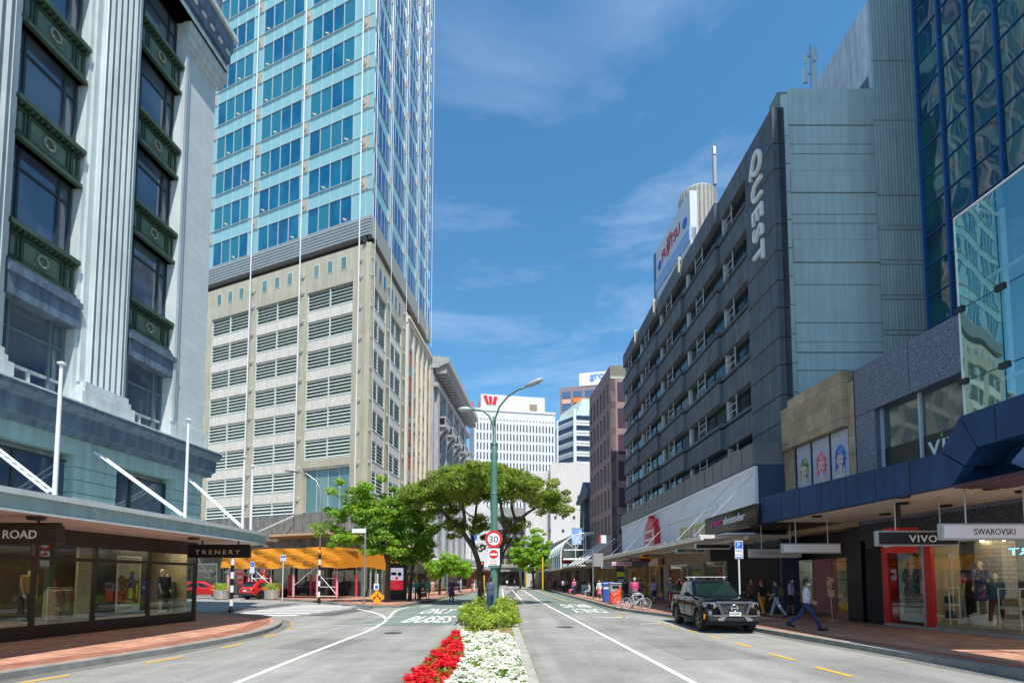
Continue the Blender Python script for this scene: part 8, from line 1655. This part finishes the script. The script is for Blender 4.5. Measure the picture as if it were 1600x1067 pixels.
x, y = G(1237, 962, .12); person('man in a lavender shirt, dark shorts and white mask behind the striding man', (x, y, .12), face(.7,-.6), sk3, lav, blk, hr1, shb, 1.76, (10,8,-12,10), (2,72,0,66), 'rolled', 'shorts', mask=True, lod=0)
x, y = G(1214, 965, .12); person('person in a navy top and light jeans wearing an olive backpack', (x, y, .12), face(-.75,.6), sk2, jn, jl, hr1, shb, 1.68, (22,6,-22,16), (10,70,5,40), 'short', lod=0, pack=olv)
x, y = G(1191, 962, .12); person('woman in a black t-shirt and patterned orange trousers walking away', (x, y, .12), face(-.25,.95), sk1, blk, org, hr5, shb, 1.62, (8,4,-14,12), (5,20,-8,20), 'short', lod=0, hairs='bun')
person('person in a brown jacket in the dark doorway behind the parking sign', (12.4, 26.6, .12), face(-.4,-.9), sk1, brn, blk, hr2, shb, 1.7)
person('man in a dark grey t-shirt and white cap walking away by the cosmetics shop', (9.45, 30.6, .12), face(.1,1), sk1, gry, jn, hr2, shb, 1.78, (14,5,-14,12), (8,20,-8,20), 'short', cap=wc)
person('woman in a dark top with a yellow bag passing the cosmetics shop window', (10.6, 32.6, .12), face(-.2,1), sk1, olv, blk, hr1, shb, 1.62, hairs='long')
person('man in a lavender top and navy shorts walking away with a blue bag', (9.95, 36, .12), face(-.1,1), sk1, lav, jn, hr2, shb, 1.7, (16,5,-14,15), (5,20,0,15), 'long', 'shorts'); 
m = MB().box(10.18, 10.55, 35.85, 35.95, .45, .95); r = part('shopping_bag', m, m_blue, None, bev=.02); tag(r, 'blue and yellow shopping bag carried beside the lavender top', 'bag'); m = MB().tube([(10.25,35.9,.95),(10.28,35.9,1.1),(10.45,35.9,1.1),(10.48,35.9,.95)], .012, 6); part('bag_handle', m, m_lem, r); m = MB().box(10.22, 10.5, 35.84, 35.849, .6, .85); part('yellow_print', m, m_lem, r)
person('grey haired man in a magenta shirt seen from behind by the bicycles', (7.45, 31.2, .12), face(.15,1), sk1, mag, gry, hr3, shb, 1.78, (6,4,-6,8), (10,35,10,35), 'long', lod=0, girth=1.12)
person('person in black between the bicycles and the chemist shop', (8.3, 37.6, .12), face(.0,1), sk1, blk, blk, hr1, shb, 1.68); person('person in a rust jacket walking away beside the grey haired man', (8.8, 35.2, .12), face(.1,1), sk2, brn, jn, hr2, shb, 1.72)
person('person in a navy jacket outside the chemist shop door', (9.6, 38.5, .12), face(.2,1), sk1, jn, blk, hr1, shb, 1.66)
person('woman with a pale top and pink skirt standing behind the blue bin', (7.35, 43.2, .12), face(-.6,-.7), sk1, wc, pnk, hr2, shw, 1.66, low='skirt', hairs='long')
person('person in a white top and blue jeans sitting on the bench by the grey board', (7.75, 51.5, .12), face(-1,.1), sk1, wc, jl, hr2, shw, 1.7, sit=True)
person('person in lavender sitting on the far bench beside the one in pink', (7.1, 60.3, .12), face(-1,.2), sk2, lav, pnk, hr1, shb, 1.6, sit=True, lod=2); person('person in pink sitting on the far bench', (7.1, 59.4, .12), face(-1,-.2), sk2, pnk, pnk, hr1, shb, 1.6, sit=True, lod=2)
x, y = G(881, 925.5, .12); person('man in a pale shirt and dark trousers walking away on the far right pavement', (x, y, .12), face(0,1), sk2, wht, blk, hr1, shb, 1.75, (14,5,-14,12), lod=2)
x, y = G(651, 936, .12); person('woman with long blond hair in a teal top and black trousers on the left pavement', (x, y, .12), face(.3,-1), sk1, tea, blk, hr4, shb, 1.66, sleeve='short', hairs='long'); person('man in a teal shirt and pinkish shorts beside the blond woman', (x+.85, y+.5, .12), face(.2,-1), sk2, tea, tanc, hr2, shb, 1.74, sleeve='short', low='shorts')
tops = [('red', redc), ('white', wc), ('black', blk), ('navy', jn), ('pink', pnk), ('grey', gry), ('tan', tanc), ('lavender', lav)]; rr_ = random.Random(5)
far = [(10.6,27.8,'between the doorway and the cosmetics shop'),(8.2,46.5,'just beyond the blue bin'),(9.6,41.5,'near the wayfinding pylon'),(8.9,54.5,'by the first far bench'),(9.8,50,'outside the farthest shops of the hotel block'),(7.2,75.5,'near the kerb at the glass vault mouth'),(-8.9,46.3,'behind the slim leaning tree'),(-8.1,52.5,'before the round lime tree'),(-10.2,43.2,'behind the scaffold legs'),(7.6,70.5,'beside the sandwich board'),(9.3,74,'under the left rib of the glass vault'),(7.9,78,'under the glass vault near the kerb'),(8.8,83,'deep under the glass vault'),(7.3,88,'past the glass vault by the kerb'),(9.2,66,'near the base of the banner lamp post'),(6.6,96,'near the striped map panel'),(8.3,104,'beyond the map panel'),(6.9,57,'just past the far benches'),
       (-6.6,66,'under the lime trees on the left'),(-5.9,76,'beyond the lime trees on the left'),(-6.4,88,'by the far left traffic light'),(-5.2,93,'beyond the far left traffic light'),(-6.9,99,'at the far left shops'),(-4.6,104,'at the far left crossing'),(-1.2,124,'in the middle of the far crossing'),(.6,127,'on the far crossing left of the signal'),(3.2,119,'beside the layered tree trunk'),(4.6,123,'right of the layered tree trunk'),(2.2,140,'against the far facade, centre'),(-4.2,138,'against the far facade, left'),(5.2,138,'against the far facade, right')]
for i, (x, y, where) in enumerate(far):
    nm_, mt = tops[(i*3+1) % 8]; bt_ = (blk, jn, jl, tanc)[i % 4]; person('distant person in a %s top %s' % (nm_, where), (x, y, .12 if abs(x) > 5 else .0), rr_.uniform(0, 6.28), (sk1, sk2)[i % 2], mt, bt_, (hr1, hr2, hr4)[i % 3], shb, rr_.uniform(1.58, 1.8), lod=2, sleeve=('long', 'short')[i % 2], group='distant pedestrians')
# mannequins and shop contents
mq = pmat('mannequin_cream', (.62,.54,.45), .4, var=0); flo = two('floral_dress', (.06,.05,.16), (.42,.14,.22), 9, thr=.58); och = cl('ochre_jacket', (.42,.25,.07)); mar = cl('maroon_trousers', (.14,.03,.04)); dnj = cl('denim_jacket', (.06,.10,.17)); rd2 = cl('red_tee', (.42,.03,.03)); nvt = cl('navy_tee', (.03,.05,.09))
def at_(Fm, s, d, z): p = Fm.P(s, d, z); return (p.x, p.y, p.z)
def manq(label, F_, s, d, z, rz, top, bot, **k): return person(label, at_(F_, s, d, z), rz, mq, top, bot, None, k.pop('shoe', None), k.pop('h', 1.72), k.pop('legs', (3,2,-4,4)), k.pop('arms', (3,10,-3,12)), lod=1, name='mannequin', cat='mannequin', bare=True, **k)
S1, S2, S3 = sx(1497, -1.1, 900), sx(1532, -1.2, 900), sx(1559, -1.0, 900)
R0 = face(-1, -.2)
manq('mannequin in a red top and pale jeans on a low white drum', FR, S1, -1.1, .50, R0-.2, rd2, jl, sleeve='short', low='crop'); manq('mannequin in a floral dress on the taller white drum', FR, S2, -1.2, .66, R0, flo, flo, sleeve='short', low='dress'); manq('mannequin in a denim jacket and maroon trousers striding', FR, S3, -.9, .34, R0+.3, dnj, mar, legs=(16,3,-16,6), low='crop', h=1.66)
for s_, d_, hh, lab in ((S1, -1.1, .16, 'low white display drum under the red topped mannequin'), (S2, -1.2, .32, 'taller white display drum under the floral mannequin')):
    p = FR.P(s_, d_, .34); r = root('display_drum', lab, 'plinth', p, 0, 'white display drums'); m = MB().lathe([(.33,0),(.33,hh-.02),(.31,hh)], p, 28); part('drum', m, m_signw, r, smooth=True, ang=30)
for s_, lab in ((sx(1475, -.5, 900), 'white metal display frame with folded navy tops left of the mannequins'), (sx(1582, -.5, 900), 'white metal display frame with folded tan knitwear right of the mannequins')):
    p = FR.P(s_, -.5, .34); r = root('display_stand', lab, 'display stand', p, 0, 'white display frames'); m = MB(FR.M); a, b_ = s_-.3, s_+.3
    for x_ in (a, b_):
        for d_ in (-.7, -.35): m.tube([(x_, d_, .34), (x_, d_, 1.55)], .018, 6)
    for z in (.5, .95, 1.0, 1.53):
        for d_ in (-.7, -.35): m.tube([(a, d_, z), (b_, d_, z)], .015, 6)
        for x_ in (a, b_): m.tube([(x_, -.7, z), (x_, -.35, z)], .015, 6)
    part('rail_frame', m, m_wmetal, r); m = MB(FR.M)
    for z in (.98, .5):
        for j in range(5): m.box(a+.06+.01*j, b_-.06-.008*j, -.66, -.39, z+.03+j*.05, z+.075+j*.05)
    part('folded_clothes', m, nvt if 'navy' in lab else tanc, r, bev=.012)
def rail(F_, s0, s1, d, z, n_, mats_, label, ln=.75):
    p = F_.P((s0+s1)/2, d, .4); r = root('clothes_rail', label, 'clothes rail', p, 0, 'clothes rails in the shop windows'); m = MB(F_.M).tube([(s0, d, .45), (s0, d, z), (s1, d, z), (s1, d, .45)], .016, 6); part('rail', m, m_wmetal, r)
    for j in range(n_):
        s = s0+.08+(s1-s0-.16)*j/max(1, n_-1); mt = mats_[j % len(mats_)]; m = MB(F_.M); dd = .2; l_ = ln*rr_.uniform(.85, 1.1); m.add([(s-.02,d-dd*.3,z-.04),(s+.02,d-dd*.3,z-.04),(s+.03,d-dd,z-.12),(s+.035,d-dd*1.1,z-l_),(s-.035,d-dd*1.1,z-l_),(s-.03,d-dd,z-.12),(s-.02,d+dd*.3,z-.04),(s+.02,d+dd*.3,z-.04),(s+.03,d+dd,z-.12),(s+.035,d+dd*1.1,z-l_),(s-.035,d+dd*1.1,z-l_),(s-.03,d+dd,z-.12)],
                     [(1,2,3,9,8,7),(0,6,11,10,4,5),(0,1,7,6),(5,4,3,2),(8,9,10,11),(0,5,2,1),(6,7,8,11),(3,4,10,9)]); part('garment', m, mt, r)
rail(FR, 14.9, 15.9, -2.4, 1.9, 9, [rd2, tea, blk, nvt, olv], 'rail of bright tops behind the red topped mannequin'); rail(FR, 12.6, 13.6, -2.2, 1.85, 9, [rd2, olv, tea, tanc], 'rail of red and green tops at the right edge of the fashion shop')
manq('mannequin in a navy t-shirt and olive shorts in the corner shop window', FL, 20.35, -.9, .48, face(1,.15), nvt, olv, sleeve='short', low='shorts'); manq('headless mannequin in an ochre jacket in the far left shop window', FL, 15.35, -1.0, .48, face(1,-.2), och, blk, head=False)
person('black trousered dress form beside the navy topped mannequin', at_(FL, 20.75, -1.0, .48), face(1,.1), mq, blk, blk, None, None, 1.7, name='mannequin', cat='mannequin', bare=True, head=False)
rail(FL, 16.15, 16.95, -1.25, 1.55, 8, [tanc, cl('camel', (.42,.24,.12)), cl('caramel', (.36,.19,.09)), gry], 'rail of tan and camel coats in the left shop window', .9); rail(FL, 20.9, 21.3, -1.2, 1.8, 7, [olv, cl('pale_grey_knit', (.4,.42,.42)), gry], 'rail of green and grey garments in the corner shop window', .9)
m = MB(FL.M).box(17.0, 17.15, -1.15, -1.05, 1.0, 1.6); r = part('red_garment', m, redc, None, bev=.02); tag(r, 'red garment hanging alone at the end of the camel coat rail', 'garment')
wp_ = root('window_poster', 'tall framed poster of an autumn scene with a yellow scarf in the left shop window', 'poster', at_(FL, 18.95, -1.0, .5)); a, b_ = 18.42, 19.5
FLp = lambda n, pts, k, mt: part(n, (lambda mm: (mm.add([(a+x_*(b_-a), -1.05+.004*k, .62+y_*2.05) for x_, y_ in pts], [tuple(range(len(pts)))]), mm)[1])(MB(FL.M)), mt, wp_)
FLp('border', [(0,0),(1,0),(1,1),(0,1)], 0, m_signw); FLp('sky', [(.06,.14),(.94,.14),(.94,.97),(.06,.97)], 1, pmat('poster_mist', (.50,.46,.45), .6, var=.1)); FLp('autumn_leaves', [(.06,.14),(.94,.14),(.94,.6),(.8,.55),(.66,.62),(.4,.58),(.2,.66),(.06,.6)], 2, two('poster_autumn', (.10,.05,.03), (.48,.18,.06), 7))
FLp('figure', [(.5,.2),(.72,.2),(.74,.5),(.68,.74),(.56,.74),(.48,.5)], 3, two('poster_coat', (.08,.06,.16), (.25,.18,.3), 9)); FLp('yellow_scarf', [(.5,.24),(.66,.24),(.66,.42),(.5,.42)], 4, pmat('poster_yellow', (.70,.72,.02), .5, var=0)); FLp('yellow_hat', [(.54,.72),(.68,.72),(.68,.8),(.54,.8)], 4, bpy.data.materials['poster_yellow'])
FLp('yellow_bag', [(.78,.22),(.86,.22),(.88,.5),(.8,.5)], 4, bpy.data.materials['poster_yellow']); text('poster_lettering', 'TRENERY', FL.P(a+.06, -1.02, .72), FL.t, (0,0,1), .62, .09, m_black, wp_, .003)
m = MB(FL.M)
for s in (19.7, 20.3, 20.8): m.tube([(s, -.8, 3.2), (s, -.7, 3.05)], .05, 8)
r = part('shop_spotlight', m, m_spot, None); r['kind'] = 'structure' if 0 else ''; del r['kind']; r.parent = store; r.location = -store.location
